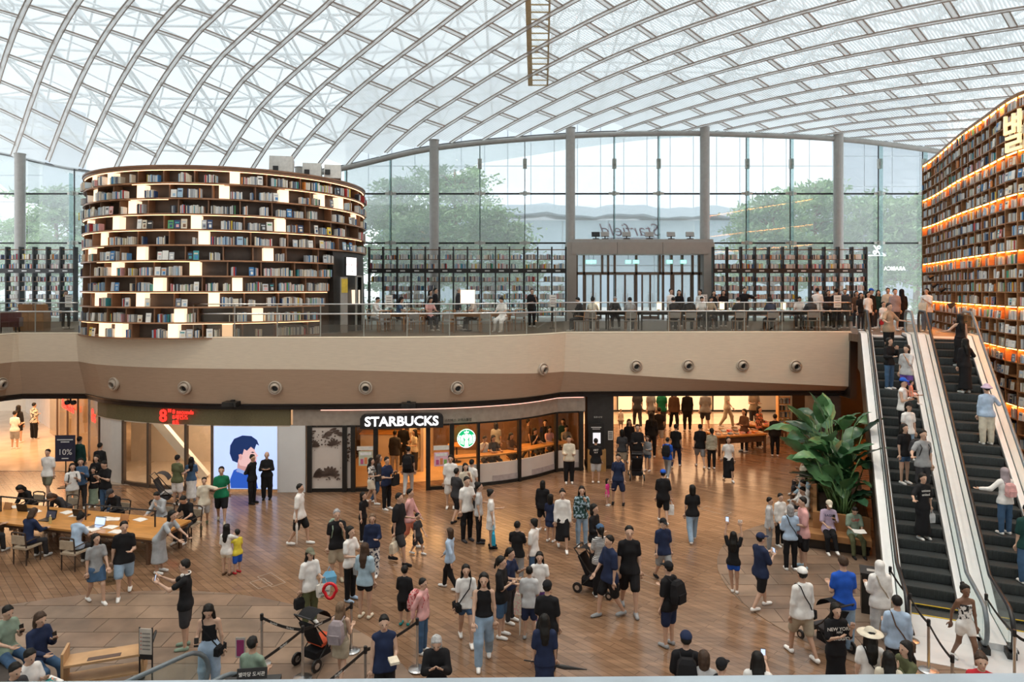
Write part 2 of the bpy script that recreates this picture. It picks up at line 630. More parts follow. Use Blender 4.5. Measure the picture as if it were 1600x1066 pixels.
def panel_mat(name, op, stripe, col=(.86, .87, .86)):
 """white woven roof screen: open between its fine bars"""
 m = bpy.data.materials.new(name)
 m.use_nodes = True
 nt = m.node_tree
 nt.nodes.clear()
 out = nt.nodes.new('ShaderNodeOutputMaterial')
 tc = nt.nodes.new('ShaderNodeTexCoord')
 mp = nt.nodes.new('ShaderNodeMapping')
 mp.inputs['Rotation'].default_value = (0, 0, -math.atan2(D1.y, D1.x))
 wv = nt.nodes.new('ShaderNodeTexWave')
 wv.bands_direction = 'X'
 wv.inputs['Scale'].default_value = stripe
 rp = nt.nodes.new('ShaderNodeValToRGB')
 rp.color_ramp.elements[0].position = .35
 rp.color_ramp.elements[0].color = (op[0],) * 3 + (1,)
 rp.color_ramp.elements[1].position = .65
 rp.color_ramp.elements[1].color = (op[1],) * 3 + (1,)
 tr = nt.nodes.new('ShaderNodeBsdfTransparent')
 tl = nt.nodes.new('ShaderNodeBsdfTranslucent')
 tl.inputs[0].default_value = col + (1,)
 df = nt.nodes.new('ShaderNodeBsdfDiffuse')
 df.inputs[0].default_value = col + (1,)
 m1 = nt.nodes.new('ShaderNodeMixShader')
 m1.inputs[0].default_value = .35
 m2 = nt.nodes.new('ShaderNodeMixShader')
 L = nt.links.new
 L(tc.outputs['Object'], mp.inputs[0])
 L(mp.outputs[0], wv.inputs['Vector'])
 L(wv.outputs['Fac'], rp.inputs[0])
 L(tl.outputs[0], m1.inputs[1])
 L(df.outputs[0], m1.inputs[2])
 L(rp.outputs[0], m2.inputs[0])
 L(tr.outputs[0], m2.inputs[1])
 L(m1.outputs[0], m2.inputs[2])
 L(m2.outputs[0], out.inputs[0])
 MATS[name] = m
 return m
M_pan = [panel_mat('clear_roof_screen', (.46, .74), 5.0), panel_mat('half_open_roof_screen', (.58, .92), 3.6), panel_mat('barred_roof_screen', (.60, 1.0), 2.6)]
roof = empty('ceiling', (0, 0, 0), kind='structure')
nu0, nu1, nv0, nv1 = -22, 40, -8, 21
cells = []
far_pan = [MB(), MB(), MB()]
far_bar = MB()
def panel_mb(u0, u1, v0, v1, m):
 for a in range(2):
  va, vb = v0 + (v1 - v0) * a / 2, v0 + (v1 - v0) * (a + 1) / 2
  m.add([uv(u0, va), uv(u1, va), uv(u1, vb), uv(u0, vb)], [(0, 1, 2, 3)])
 return m
def crossbar_mb(u0, u1, v, m):
 # a pale flat bar with a brown edging on each side
 for dv, wd, mi, dz in ((0, .20, 0, -.05), (-.115, .032, 1, -.06), (.115, .032, 1, -.06)):
  A = [uv(u0, v + dv - wd / 2, dz), uv(u1, v + dv - wd / 2, dz), uv(u1, v + dv + wd / 2, dz), uv(u0, v + dv + wd / 2, dz)]
  m.add(A, [(0, 1, 2, 3)], 0) if mi == 0 else m.hexa(A + [p + Vector((0, 0, .05)) for p in A], mi)
 return m
for i in range(nu0, nu1):
 for j in range(nv0, nv1):
  u0, u1 = i * RW, (i + 1) * RW
  v0 = (j + (.5 if i % 2 else 0)) * RL
  v1 = v0 + RL
  um, vm = (u0 + u1) / 2, (v0 + v1) / 2
  if not inroof(um, vm):
   continue
  c = uv(um, vm)
  sx, sy = screen(c)
  vis = -40 < sx < 1640 and -60 < sy < 300 and c.y > 10
  q = [screen(uv(a, b)) for a, b in ((u0, v0), (u1, v0), (u1, v1), (u0, v1))]
  ar = abs(sum(q[k][0] * q[(k + 1) % 4][1] - q[(k + 1) % 4][0] * q[k][1] for k in range(4))) / 2 if vis else 0
  k = 0 if sx < 520 else (1 if sx < 850 else 2)
  if not vis:
   k = 0
  cells.append((ar, u0, u1, v0, v1, k))
cells.sort(key=lambda c: -c[0])
for n, (ar, u0, u1, v0, v1, k) in enumerate(cells):
 if n < 290:
  panel_mb(u0 + .05, u1 - .05, v0 + .06, v1 - .06, MB()).build('roof_panel', M_pan[k], roof, fix=False)
  crossbar_mb(u0, u1, v0, MB()).build('cross_bar', [M_rib, M_roofb], roof)
 else:
  panel_mb(u0 + .05, u1 - .05, v0 + .06, v1 - .06, far_pan[k])
  crossbar_mb(u0, u1, v0, far_bar)
for k in range(3):
 if far_pan[k].v:
  tag(far_pan[k].build('roof_panels_beyond', M_pan[k], roof, fix=False), kind='stuff')
tag(far_bar.build('cross_bars_beyond', [M_rib, M_roofb], roof), kind='stuff')
for i in range(nu0, nu1 + 1):
 u = i * RW
 vs = [v * .6 for v in range(-40, 110) if inroof(u, v * .6)]
 if len(vs) < 3:
  continue
 m = MB()
 for du, wd, mi, dz in ((0, .15, 0, -.07), (-.09, .034, 1, -.085), (.09, .034, 1, -.085)):
  R = []
  for v in vs:
   A, B = uv(u + du - wd / 2, v, dz), uv(u + du + wd / 2, v, dz)
   R.append([A, B] if mi == 0 else [A, B, B + Vector((0, 0, .05)), A + Vector((0, 0, .05))])
  m.loft(R, mi, wrap=mi == 1, cap=mi == 1)
 m.build('roof_rib', [M_rib, M_roofb], roof)
# space frame above the screens
tr = MB()
rt = random.Random(3)
NX, NY, ST = 22, 16, 2.9
nodes_b, nodes_t = {}, {}
for i in range(NX):
 for j in range(NY):
  x, y = -33 + i * ST, -2 + j * ST
  if y < 41:
   nodes_b[i, j] = Vector((x, y, roof_z(x, y) + .75))
   nodes_t[i, j] = Vector((x + ST / 2, y + ST / 2, roof_z(x + ST / 2, y + ST / 2) + 2.4))
for (i, j), p in nodes_b.items():
 for di, dj in ((1, 0), (0, 1), (1, 1)):
  q = nodes_b.get((i + di, j + dj))
  if q:
   tr.tube([p, q], .062 if di + dj == 1 else .038, 5, 0, False)
 t = nodes_t[i, j]
 for di, dj in ((0, 0), (1, 0), (0, 1), (1, 1)):
  q = nodes_b.get((i + di, j + dj))
  if q:
   tr.tube([t, q], .05, 5, 0, False)
 for di, dj in ((1, 0), (0, 1)):
  q = nodes_t.get((i + di, j + dj))
  if q:
   tr.tube([t, q], .075, 5, 0, False)
tag(tr.build('roof_space_frame', mat('grey_white_truss', (.86, .87, .86), .5), roof, fix=False), kind='stuff')
# frosted outer skin with glazing bars
skin = MB()
R = []
for i in range(31):
 x = -36 + i * 2.1
 R.append([(x, y, roof_z(x, y) + 2.9) for y in [-6 + k * 2.0 for k in range(29)]])
skin.loft(R, wrap=False, cap=False)
skin.build('roof_glazing', glass_mat('frosted_roof_glass', (.60, .64, .65), .03, .10, (.57, .60, .61)), roof, fix=False)
# brown maintenance ladder hanging in the roof void
ld = MB()
la = [uv(*c) for c in ((0, 0),)]
for px_off in (-.42, .42):
 pts = []
 for y in (25.5, 27.5, 29.5, 31.5, 33.5):
  x = (842 - CX) * y / F + px_off
  pts.append(Vector((x, y, roof_z(x, y) - .02)))
 for a, b in zip(pts, pts[1:]):
  ld.bar(a, b, .22 if px_off < 0 else .07, .06)
for k in range(17):
 y = 25.5 + k * .5
 x = (842 - CX) * y / F
 z = roof_z(x, y) - .02
 ld.bar((x - .42, y, z), (x + .42, y, z), .05, .05)
tag(ld.build('catwalk_ladder', mat('ochre_catwalk_paint', (.55, .42, .24), .6)), 'ochre ladder-like catwalk hanging in the roof above the entrance', 'catwalk')
# the closed sides of the hall, behind and beside the camera
M_hall = mat('warm_hall_wall', (.66, .58, .48), .7, 0, .06, 1)
struct(MB().box(-2, -5.2, 0, 50, .3, 17.6).build('wall_back', M_hall))
struct(MB().box(-26.2, 12.2, 0, .3, 35, 17.0).build('wall_left', M_hall))
struct(MB().box(22.2, 13.2, 0, .3, 37, 14.0).build('wall_right', M_hall))
# ------------------------------------------------------------------ glass wall
YW = 39.5
KX = YW / F
def wx(px):
 return (px - CX) * KX
def wz(py):
 return HC + (HY - py) * KX
M_pane = glass_mat('curtain_wall_glass', (.95, .97, .965), .05, .16, (.90, .93, .93))  # translucent share adds a pale haze that washes out the view
M_fin = glass_mat('glass_fin', (.70, .80, .80), .10, .10, (.6, .72, .72))
win = empty('window_1', (0, 0, 0), kind='structure')
COLS = [-165, 42, 266, 473, 680, 890, 1097, 1303, 1510]
for c in COLS:
 m = MB()
 ztop = roof_z(wx(c), YW) + .15
 m.lathe([(.27, UF), (.27, ztop), (.30, ztop), (.30, ztop + .05)], wx(c), YW - .55, 0, 20)
 m.build('column', M_steel, win, smooth=False)
m = MB()
pts = []
for k in range(41):
 x = wx(500) + (wx(1500) - wx(500)) * k / 40
 pts.append((x, YW - .5, roof_z(x, YW) - .28))
m.tube(pts, .15, 10)
m.build('edge_beam', M_steel, win, smooth=True)
m = MB()
pts = []
for k in range(61):
 x = -34 + 62 * k / 60
 pts.append((x, YW + .1, roof_z(x, YW) - .02))
for a, b in zip(pts, pts[1:]):
 m.bar(a, b, .12, .16)
m.build('roof_edge_flashing', mat('dark_grey_flashing', (.12, .12, .12), .6), win)
mull = []
for a, b in zip(COLS, COLS[1:]):
 for k in range(3):
  mull.append(a + (b - a) * k / 3)
mull.append(COLS[-1])
HB = [wz(303), wz(380)]
fit = mat('spider_fitting_steel', (.42, .40, .36), .45, .6)
for k, c in enumerate(mull):
 x = wx(c)
 zt = roof_z(x, YW) - .3
 if k % 3:
  m = MB().box(x, YW - .32, UF, .035, .34, zt - UF)
  m.build('glass_fin', M_fin, win)
  m = MB().box(x, YW - .03, UF, .05, .05, zt - UF + .3)
  m.build('mullion', M_black, win)
  for z in HB + [wz(257)]:
   if z < zt - .3:
    m = MB()
    tall = z > HB[0] + .5
    m.box(x, YW - .2, z - (.28 if tall else .12), .22 if tall else .2, .2, .56 if tall else .24)
    if not tall:
     m.box(x, YW - .14, z - .07, .62, .09, .14)
    else:
     m.box(x, YW - .3, z - .08, .14, .12, .16)
    m.build('spider_fitting', fit, win)
for z in HB:
 for a, b in zip(COLS, COLS[1:]):
  if z < HB[1] + .1 and a == 890:
   continue
  MB().box((wx(a) + wx(b)) / 2, YW - .02, z - .045, wx(b) - wx(a), .07, .09).build('transom', M_black, win)
for c, d in zip(mull, mull[1:]):
 x0, x1 = wx(c) + .03, wx(d) - .03
 zs = [UF + .05] + [HB[1], HB[0]]
 for i in range(3):
  za = zs[i] + (.05 if i else 0)
  if i == 0 and 889 < c < 1095:
   continue
  if i < 2:
   zb0 = zb1 = zs[i + 1] - .05
  else:
   zb0, zb1 = roof_z(x0, YW) - .05, roof_z(x1, YW) - .05
  MB().hexa([(x0, YW, za), (x1, YW, za), (x1, YW + .02, za), (x0, YW + .02, za), (x0, YW, zb0), (x1, YW, zb1), (x1, YW + .02, zb1), (x0, YW + .02, zb0)]).build('pane', M_pane, win)
# entrance portal with revolving-lobby doors
xa, xb = wx(890), wx(1097)
portal = empty('door_1', ((xa + xb) / 2, YW, UF), kind='structure')
def pbox(name, x0, x1, y0, y1, z0, z1, mt):
 ox, oy, oz = portal.location
 return MB().box((x0 + x1) / 2 - ox, (y0 + y1) / 2 - oy, z0 - oz, x1 - x0, y1 - y0, z1 - z0).build(name, mt, portal)
M_portal = mat('taupe_portal_cladding', (.36, .32, .28), .5, .1, .04, 3)
M_doorf = mat('bronze_door_frame', (.15, .115, .09), .4, .5, .08, 5)
for s in range(3):
 pbox('lintel_panel', xa + (xb - xa) * s / 3 + .01, xa + (xb - xa) * (s + 1) / 3 - .01, YW - 1.3, YW + .2, wz(399), wz(381), M_portal)
pbox('lintel_top', xa - .1, xb + .3, YW - 1.2, YW + .2, wz(381), wz(376), M_steel)
pbox('portal_post', xa - .25, xa + .28, YW - 1.25, YW + .1, UF, wz(381), M_portal)
pbox('portal_post', xb - .25, xb + .35, YW - 1.25, YW + .1, UF, wz(381), M_portal)
zt = wz(400)
zd = wz(428.5)
pbox('door_header', xa + .28, xb - .25, YW - .9, YW - .7, zd - .06, zd + .1, M_doorf)
for px in (899, 910, 938, 947, 957, 990, 1026, 1031, 1044, 1060, 1076, 1086):
 pbox('door_jamb', wx(px) - .06, wx(px) + .06, YW - .9, YW - .72, UF if px in (899, 910, 947, 990, 1031, 1044, 1076, 1086) else zd, zt, M_doorf)
for px0, px1 in ((911, 937), (957, 989), (998, 1025), (1046, 1075)):
 x0, x1 = wx(px0), wx(px1)
 for a, b in ((x0, x0 + .09), (x1 - .09, x1), ((x0 + x1) / 2 - .05, (x0 + x1) / 2 + .05)):
  pbox('door_stile', a, b, YW - .84, YW - .76, UF + .02, zd - .06, M_doorf)
 pbox('door_rail', x0, x1, YW - .84, YW - .76, UF + .02, UF + .2, M_doorf)
 pbox('pane', x0, x1, YW - .81, YW - .79, UF + .1, zd - .06, M_pane)
 for a in ((x0 + x1) / 2 - .12, (x0 + x1) / 2 + .12):
  pbox('door_handle', a - .015, a + .015, YW - .92, YW - .88, UF + .7, UF + 1.5, M_chrome)
pbox('pane', xa + .3, xb - .3, YW - .8, YW - .78, zd + .1, zt, M_pane)
M_exit = emit_mat('green_exit_light', (.25, .95, .70), 1.2)
EXITL = dict(zip((917, 924, 977, 989, 1040, 1061), ['green exit sign closest to the pale portal post by the kiosk board', 'green exit sign paired with the one by the portal post', 'green exit sign of the middle pair, over the second doors', 'green exit sign of the middle pair, beside the centre jamb', 'green exit sign standing alone past the centre jamb', 'green exit sign in front of the trees over the last doors']))
for px in (917, 924, 977, 989, 1040, 1061):
 x = wx(px)
 s = empty('exit_sign', (x, YW - 1.0, wz(410)), label=EXITL[px], cat='sign', group='green exit signs over the doors')
 MB().box(0, 0, -.11, .30, .06, .2).build('sign_box', M_exit, s)
 MB().box(0, 0, .09, .02, .02, .28).build('hanger', M_black, s)
# flood lamps on the lintel
lampnames = ['first flood lamp on the portal lintel, two-tone and lowest', 'second flood lamp on the portal lintel, beside the dark one', 'third flood lamp on the portal lintel, next to the window fin', 'fourth flood lamp on the portal lintel, in front of the mirrored script', 'fifth flood lamp on the portal lintel, past the script letters', 'sixth flood lamp on the portal lintel, nearest the far column']
for k, px in enumerate((928, 942, 975, 1010, 1043, 1072)):
 l = empty('flood_lamp', (wx(px), YW - .9, wz(376)), label=lampnames[k], cat='lamp', group='flood lamps on the portal')
 MB().box(0, 0, 0, .35, .2, .06).build('base', M_black, l)
 MB().box(0, 0, .05, .06, .06, .14).build('bracket', M_black, l)
 MB().box(0, .02, .17, .46, .1, .26, rx=-.35).build('lamp_head', M_black if k == 0 else M_steel, l)
# ------------------------------------------------------------------ outside
M_pave = mat('outside_paving', (.55, .54, .52), .8, 0, .1, 1)
struct(MB().prism([(-90, 41.1), (90, 41.1), (90, 140), (-90, 140)], UF - .6, UF - .08).build('ground', M_pave))
M_fac = mat('white_facade_panels', (.86, .87, .90), .5, 0, .02, .3)
M_facl = mat('facade_joint_grey', (.60, .63, .68), .6)
M_bglass = mat('blue_grey_facade_glass', (.42, .50, .56), .25, .0, .06, .4)
def tower(name, label, x0, x1, Y, z0, z1, cw, rh, cm, gm=None, depth=10, bands=()):
 t = empty(name, ((x0 + x1) / 2, Y, UF), label=label, cat='building')
 ox, oy, oz = t.location
 MB().box(0, depth / 2, z0 - oz, x1 - x0, depth, z1 - z0).build('wall', M_facl, t)
 n = max(1, int(round((x1 - x0) / cw)))
 r = max(1, int(round((z1 - z0) / rh)))
 for i in range(n):
  for j in range(r):
   a = x0 + (x1 - x0) * i / n
   b = x0 + (x1 - x0) * (i + 1) / n
   c = z0 + (z1 - z0) * j / r
   d = z0 + (z1 - z0) * (j + 1) / r
   MB().box((a + b) / 2 - ox, -.06, c - oz + .05, b - a - .1, .14, d - c - .1).build('facade_panel', gm if (gm and (j in bands)) else cm, t)
 return t
BY = 72.0
bk = BY / F
tower('office_building', 'white panelled office block filling the view behind the entrance', (540 - CX) * bk, (1300 - CX) * bk, BY, HC + (HY - 330) * bk, HC + (HY - 120) * bk, 2.42, 4.4, M_fac)
tower('glass_annex', 'low blue-grey glazed annex beneath the white office block', (600 - CX) * bk, (1290 - CX) * bk, BY - 2.5, UF - .5, HC + (HY - 348) * bk, 4.6, 4.5, M_bglass, depth=6)
cn = MB()  # solid strip built in place of a wavy reflection on the block
R = []
for k in range(30):
 x = (690 - CX) * bk + k * (520 * bk) / 29
 dz = .16 * math.sin(k * .9) + .1 * math.sin(k * 2.3)
 z = HC + (HY - 332 - k * .25) * bk + dz
 R.append([(x, BY - 4, z - .45), (x, BY - 4, z + .45), (x, BY + 1, z + .45), (x, BY + 1, z - .45)])
cn.loft(R)
tag(cn.build('reflection', mat('blue_grey_reflection', (.46, .52, .58), .4)), 'wavy blue-grey canopy band across the white office block', 'reflection')
BY2 = 80.0
b2 = BY2 / F
tower('dark_tower', 'grey-blue office tower standing behind the pines past the last column', (1306 - CX) * b2, (1480 - CX) * b2, BY2, UF - .5, HC + (HY - 150) * b2, 3.4, 3.6, mat('slate_facade_panels', (.33, .36, .41), .4), depth=8)
tower('pale_apartment_tower', 'pale tower seen beyond the column at the balcony corner', (-60 - CX) * b2, (68 - CX) * b2, BY2, UF - .5, HC + (HY - 150) * b2, 3.0, 3.2, mat('pale_stone_panels', (.72, .73, .75), .6), depth=8)
M_leaf = [mat('pine_needles_%d' % i, c, .8, 0, .25, 1.5) for i, c in enumerate([(.30, .44, .19), (.38, .50, .27), (.23, .37, .17)])]
M_bark = mat('reddish_pine_bark', (.28, .17, .11), .9, 0, .3, 4, .3)
def pine(px, ybase, ytop, Y, spread, label, seed):
 rr = random.Random(seed)
 k = Y / F
 x = (px - CX) * k
 zt = HC + (HY - ytop) * k
 H = zt - (UF - .1)
 root = empty('pine_tree', (x, Y, UF - .1), label=label, cat='tree', group='pines outside the glass wall')
 t = MB()
 lean = rr.uniform(-.8, .8)
 path = [Vector((lean * math.sin(h * 2.2) * .5 * h, 0, h * H * .93)) for h in [q / 8 for q in range(9)]]
 t.tube(path, [.26 - .022 * i for i in range(9)], 7)
 lf = [MB(), MB(), MB()]
 for b in range(34):
  h = rr.uniform(.30, 1.0)
  p0 = path[min(8, int(h * 8))]
  a = rr.uniform(0, 2 * PI)
  L = spread * (1.15 - .75 * h) * rr.uniform(.55, 1.05)
  p1 = p0 + Vector((math.cos(a) * L, math.sin(a) * L * .7, rr.uniform(-.1, .9)))
  mid = p0.lerp(p1, .5) + Vector((0, 0, rr.uniform(.1, .5)))
  t.tube([p0, mid, p1], [.09, .06, .02], 5)
  for q in range(9):
   c = (mid if q < 2 else p1) + Vector((rr.gauss(0, .65), rr.gauss(0, .6), rr.gauss(.15, .22)))
   mi = rr.choice((0, 0, 1, 2))
   for s in range(24):
    d = Vector((rr.gauss(0, 1), rr.gauss(0, 1), rr.gauss(.25, .55))).normalized()
    e = d.cross(Vector((rr.random(), rr.random(), rr.random() + .1))).normalized()
    o = c + Vector((rr.gauss(0, .42), rr.gauss(0, .38), rr.gauss(0, .17)))
    ln, wd = rr.uniform(.25, .55), rr.uniform(.05, .12)
    lf[mi].add([o - e * wd, o + e * wd, o + d * ln + e * wd * .3, o + d * ln - e * wd * .3], [(0, 1, 2, 3)])
 t.build('trunk', M_bark, root, smooth=True)
 for i in range(3):
  lf[i].build('needles', M_leaf[i], root, fix=False)
for k, a in enumerate([(612, 490, 262, 52, 4.0, 'full pine outside, beside the drum bookcase'), (715, 490, 248, 55, 4.4, 'tall pointed pine outside, just past the first slim column'), (770, 490, 322, 50, 3.0, 'lower pine outside, whose limb reaches towards the entrance'), (650, 490, 350, 47, 3.2, 'bushy pine outside, nearest the glass beneath the tall pointed one'),
      (1205, 490, 300, 52, 3.6, 'spreading pine outside, first one past the entrance portal'), (1275, 490, 272, 55, 4.2, 'broad pine outside, half hidden by the slim grey column'), (1370, 490, 292, 53, 4.4, 'big pine outside with a crooked bare limb'), (1432, 490, 300, 50, 3.6, 'pine outside at the end of the glass, against the tall bookcase'),
      (92, 490, 284, 52, 4.2, 'lush pine outside, between the corner column and the drum bookcase'), (20, 490, 340, 56, 3.6, 'smaller pine outside, beyond the corner column')]):
 pine(*a, seed=20 + k)
hd = MB()
rr = random.Random(5)
for k in range(5200):
 px = rr.choice((rr.uniform(-20, 140), rr.uniform(560, 880), rr.uniform(1100, 1460)))
 Y = rr.uniform(43.2, 44.6)
 x = (px - CX) * Y / F
 z = UF + abs(rr.gauss(.55, .3))
 d = Vector((rr.gauss(0, 1), rr.gauss(0, 1), rr.gauss(.4, .6))).normalized() * rr.uniform(.14, .3)
 e = d.cross(Vector((.3, .5, .8))).normalized() * .06
 o = Vector((x, Y, z))
 hd.add([o - e, o + e, o + d + e * .4, o + d - e * .4], [(0, 1, 2, 3)])
tag(hd.build('hedge', M_leaf[1], fix=False), 'low clipped hedge running outside the foot of the glass wall', 'hedge', kind='stuff')
# ------------------------------------------------------------------ bookcases
M_case = mat('walnut_bookcase_board', (.34, .155, .06), .5, 0, .2, 3, stretch=(1, 1, 6))
M_caseb = mat('walnut_bookcase_back', (.36, .17, .07), .6, 0, .15, 3)
M_drum = mat('dark_bronze_back', (.085, .056, .04), .5, .1, .12, 2)
M_drumb = mat('chestnut_shelf_board', (.23, .115, .06), .45, 0, .15, 3)
M_led = emit_mat('amber_led_strip', (1.0, .34, .06), 30.0)
M_led2 = emit_mat('warm_led_strip', (1.0, .56, .27), 2.4)
M_lit = emit_mat('warm_light_box', (1.0, .70, .46), .78)
BOOKS = []     # every book of the place: screen size, base point, outward direction, sizes, colour, where it stands
rb = random.Random(11)
COVERS = {'white': (.80, .79, .75), 'cream': (.74, .66, .52), 'pale grey': (.52, .54, .56), 'slate': (.16, .19, .24), 'black': (.03, .03, .035), 'navy': (.035, .07, .17), 'pale blue': (.36, .52, .66), 'blue': (.06, .22, .48), 'teal': (.06, .33, .36), 'green': (.10, .34, .14), 'yellow': (.80, .58, .05), 'orange': (.75, .25, .05), 'red': (.55, .05, .05), 'pink': (.75, .40, .40), 'brown': (.24, .13, .08)}
CW = ['white'] * 16 + ['cream'] * 9 + ['pale grey'] * 9 + ['slate'] * 3 + ['black'] * 3 + ['navy'] * 3 + ['pale blue'] * 4 + ['blue'] * 2 + ['teal', 'green', 'yellow', 'orange', 'red', 'pink', 'brown']
def add_book(base, out, w, h, d, place, tilt=0.0, warm=False):
 px, py = screen(Vector(base))
 view = Vector((base[0], base[1], 0)).normalized()
 facing = max(0, -view.dot(out))
 size = w * h * (F / base[1]) ** 2 * facing
 if not (-10 < px < 1612):
  size = 0
 cw = rb.choice(CW if not warm else CW + ['pink', 'pink', 'white', 'white', 'white', 'cream', 'cream', 'brown', 'brown'])
 BOOKS.append((size, Vector(base), out.copy(), w, h, d, cw, tilt, place))
def fill_run(curve, out, a, b, z, h, place, face=.22, d=.2, warm=False, gap=.25, wmin=.025, wmax=.05, hs=.72):
 """stand books on a shelf between arc positions a..b; curve(s) -> point, out(s) -> outward direction"""
 s = a + rb.uniform(.02, .08)
 while s < b - .06:
  if rb.random() < gap:
   s += rb.uniform(.08, .45)
   continue
  if rb.random() < face:
   for _ in range(rb.randint(1, 3)):
    w = rb.uniform(.15, .21)
    if s + w > b - .02:
     break
    p = curve(s + w / 2)
    o = out(s + w / 2)
    q = p + o * .10
    add_book((q.x, q.y, z), o, w, h * rb.uniform(.55, .72), .03, place + ('face-out',), .1, warm)
    s += w + rb.uniform(.01, .04)
  else:
   hh = h * rb.uniform(hs - .12, hs + .06)
   for _ in range(rb.randint(4, 11)):
    w = rb.uniform(wmin, wmax)
    if s + w > b - .02:
     break
    p = curve(s + w / 2)
    o = out(s + w / 2)
    q = p + o * rb.uniform(.0, .05)
    add_book((q.x, q.y, z), o, w, hh * rb.uniform(.9, 1.08), d, place + ('spine',), 0, warm)
    s += w + .002
ORD = ['top', 'second', 'third', 'fourth', 'fifth', 'sixth', 'seventh', 'eighth', 'ninth', 'tenth', 'eleventh', 'twelfth', 'thirteenth', 'fourteenth', 'fifteenth', 'sixteenth', 'seventeenth', 'eighteenth', 'nineteenth', 'twentieth', 'twenty-first', 'twenty-second', 'twenty-third', 'twenty-fourth', 'twenty-fifth', 'twenty-sixth', 'twenty-seventh', 'twenty-eighth', 'twenty-ninth', 'thirtieth', 'thirty-first']
# --- tall curved bookcase at the escalators
WALLP = resample([Vector(p + (0,)) for p in ((20.3, 34.2), (19.9, 32.8), (19.3, 31.1), (18.45, 29), (17.6, 26.8), (16.65, 24), (15.98, 22.1), (15.8, 20.9), (16.1, 19.6), (16.9, 18.2), (18.2, 16.9))], .8)
WALLP = WALLP[1:]
WN = []
for i in range(len(WALLP)):
 t = WALLP[min(i + 1, len(WALLP) - 1)] - WALLP[max(i - 1, 0)]
 t.normalize()
 WN.append(Vector((-t.y, t.x, 0)) * -1)      # towards the atrium
if WN[3].x > 0:
 WN = [-n for n in WN]
RH, NR = .445, 30
TOPZ = HC + 6.15
LITROWS = (0, 4, 7, 11, 15, 18, 22, 26)
DEP = .36
wall = empty('curved_bookcase', (17, 25, 0), label='towering curved walnut bookcase with amber lit rows beside the escalators', cat='bookcase')
wo = Vector(wall.location)
def wpt(i, off, z):
 return Vector((WALLP[i].x + WN[i].x * off, WALLP[i].y + WN[i].y * off, z)) - wo
NW = len(WALLP)
for r in range(NR + 1):
 z = TOPZ - r * RH
 th = .12 if r == 0 else .035
 R = [[wpt(i, 0, z - th), wpt(i, -DEP, z - th), wpt(i, -DEP, z), wpt(i, 0, z)] for i in range(NW)]
 MB().loft(R).build('shelf', M_case, wall)
 if r in LITROWS:
  R = [[wpt(i, -.03, z - th - .018), wpt(i, -.08, z - th - .018), wpt(i, -.08, z - th - .001), wpt(i, -.03, z - th - .001)] for i in range(NW)]
  MB().loft(R).build('light_strip', M_led, wall)
for i in range(NW):
 t = Vector((-WN[i].y, WN[i].x, 0)) * .022
 m = MB()
 P = []
 for z in (0, TOPZ - .1):
  P += [wpt(i, 0.004, z) - t, wpt(i, 0.004, z) + t, wpt(i, -DEP, z) + t, wpt(i, -DEP, z) - t]
 m.hexa(P).build('divider', M_case, wall)
R = [[wpt(i, -DEP + .005, 0), wpt(i, -DEP - .04, 0), wpt(i, -DEP - .04, TOPZ), wpt(i, -DEP + .005, TOPZ)] for i in range(NW)]
MB().loft(R).build('back_panel', M_caseb, wall)
for i in range(NW - 1):
 if not (1425 < CX + WALLP[i].x * F / WALLP[i].y < 1660):
  continue
 a, b = WALLP[i], WALLP[i + 1]
 L = (b - a).length
 n = (WN[i] + WN[i + 1]).normalized()
 for r in range(NR):
  z = TOPZ - (r + 1) * RH + .002
  if a.y > 24.6 and z < UF - .2:
   continue
  cz = (a.x + b.x) / 2 * F / ((a.y + b.y) / 2) + CX
  near = cz > 1500
  fill_run(lambda s: a.lerp(b, s / L) - n * .06, lambda s: n, .03, L - .03, z, .40, ('wall', r, i), face=.30 if near else .15, d=.18, gap=.22, wmin=.03, wmax=.065)
# gilt Korean letter on the tall bookcase
M_gilt = emit_mat('gilt_letter', (1.0, .80, .48), .35)
li = min(range(NW), key=lambda i: abs(CX + WALLP[i].x * F / WALLP[i].y - 1592))
lp = WALLP[li] + WN[li] * .06
lt = Vector((WN[li].y, -WN[li].x, 0))
if lt.y > 0:
 lt = -lt
sgn = empty('gilt_sign', (lp.x, lp.y, TOPZ - 1.22), label='large gilt Korean letters mounted high on the tall curved bookcase', cat='sign')
def stroke(pts, wd=.095):
 m = MB()
 pts = [(a * .72, b * .72) for a, b in pts]
 for (a, b) in zip(pts, pts[1:]):
  A = lt * a[0] + Vector((0, 0, a[1])) + WN[li] * .03
  B = lt * b[0] + Vector((0, 0, b[1])) + WN[li] * .03
  d = (B - A).normalized() * wd * .5
  m.bar(A - d, B + d, .08, wd, up=d.cross(WN[li]))
 m.build('letter_stroke', M_gilt, sgn)
for pts in ([(-.62, .75), (-.62, .05), (-.05, .05), (-.05, .75)], [(-.62, .42), (-.05, .42)], [(.35, .85), (.35, -.02)], [(-.0, .58), (.35, .58)], [(-.0, .28), (.35, .28)],
   [(-.50, -.20), (.35, -.20), (.35, -.47), (-.50, -.47), (-.50, -.75), (.40, -.75)],
   [(1.0, .8), (.8, .2)], [(1.0, .8), (1.25, .2)], [(1.5, .85), (1.5, -.1)], [(.8, -.3), (1.5, -.3), (1.5, -.8), (.8, -.8), (.8, -.3)]):
 stroke(pts)
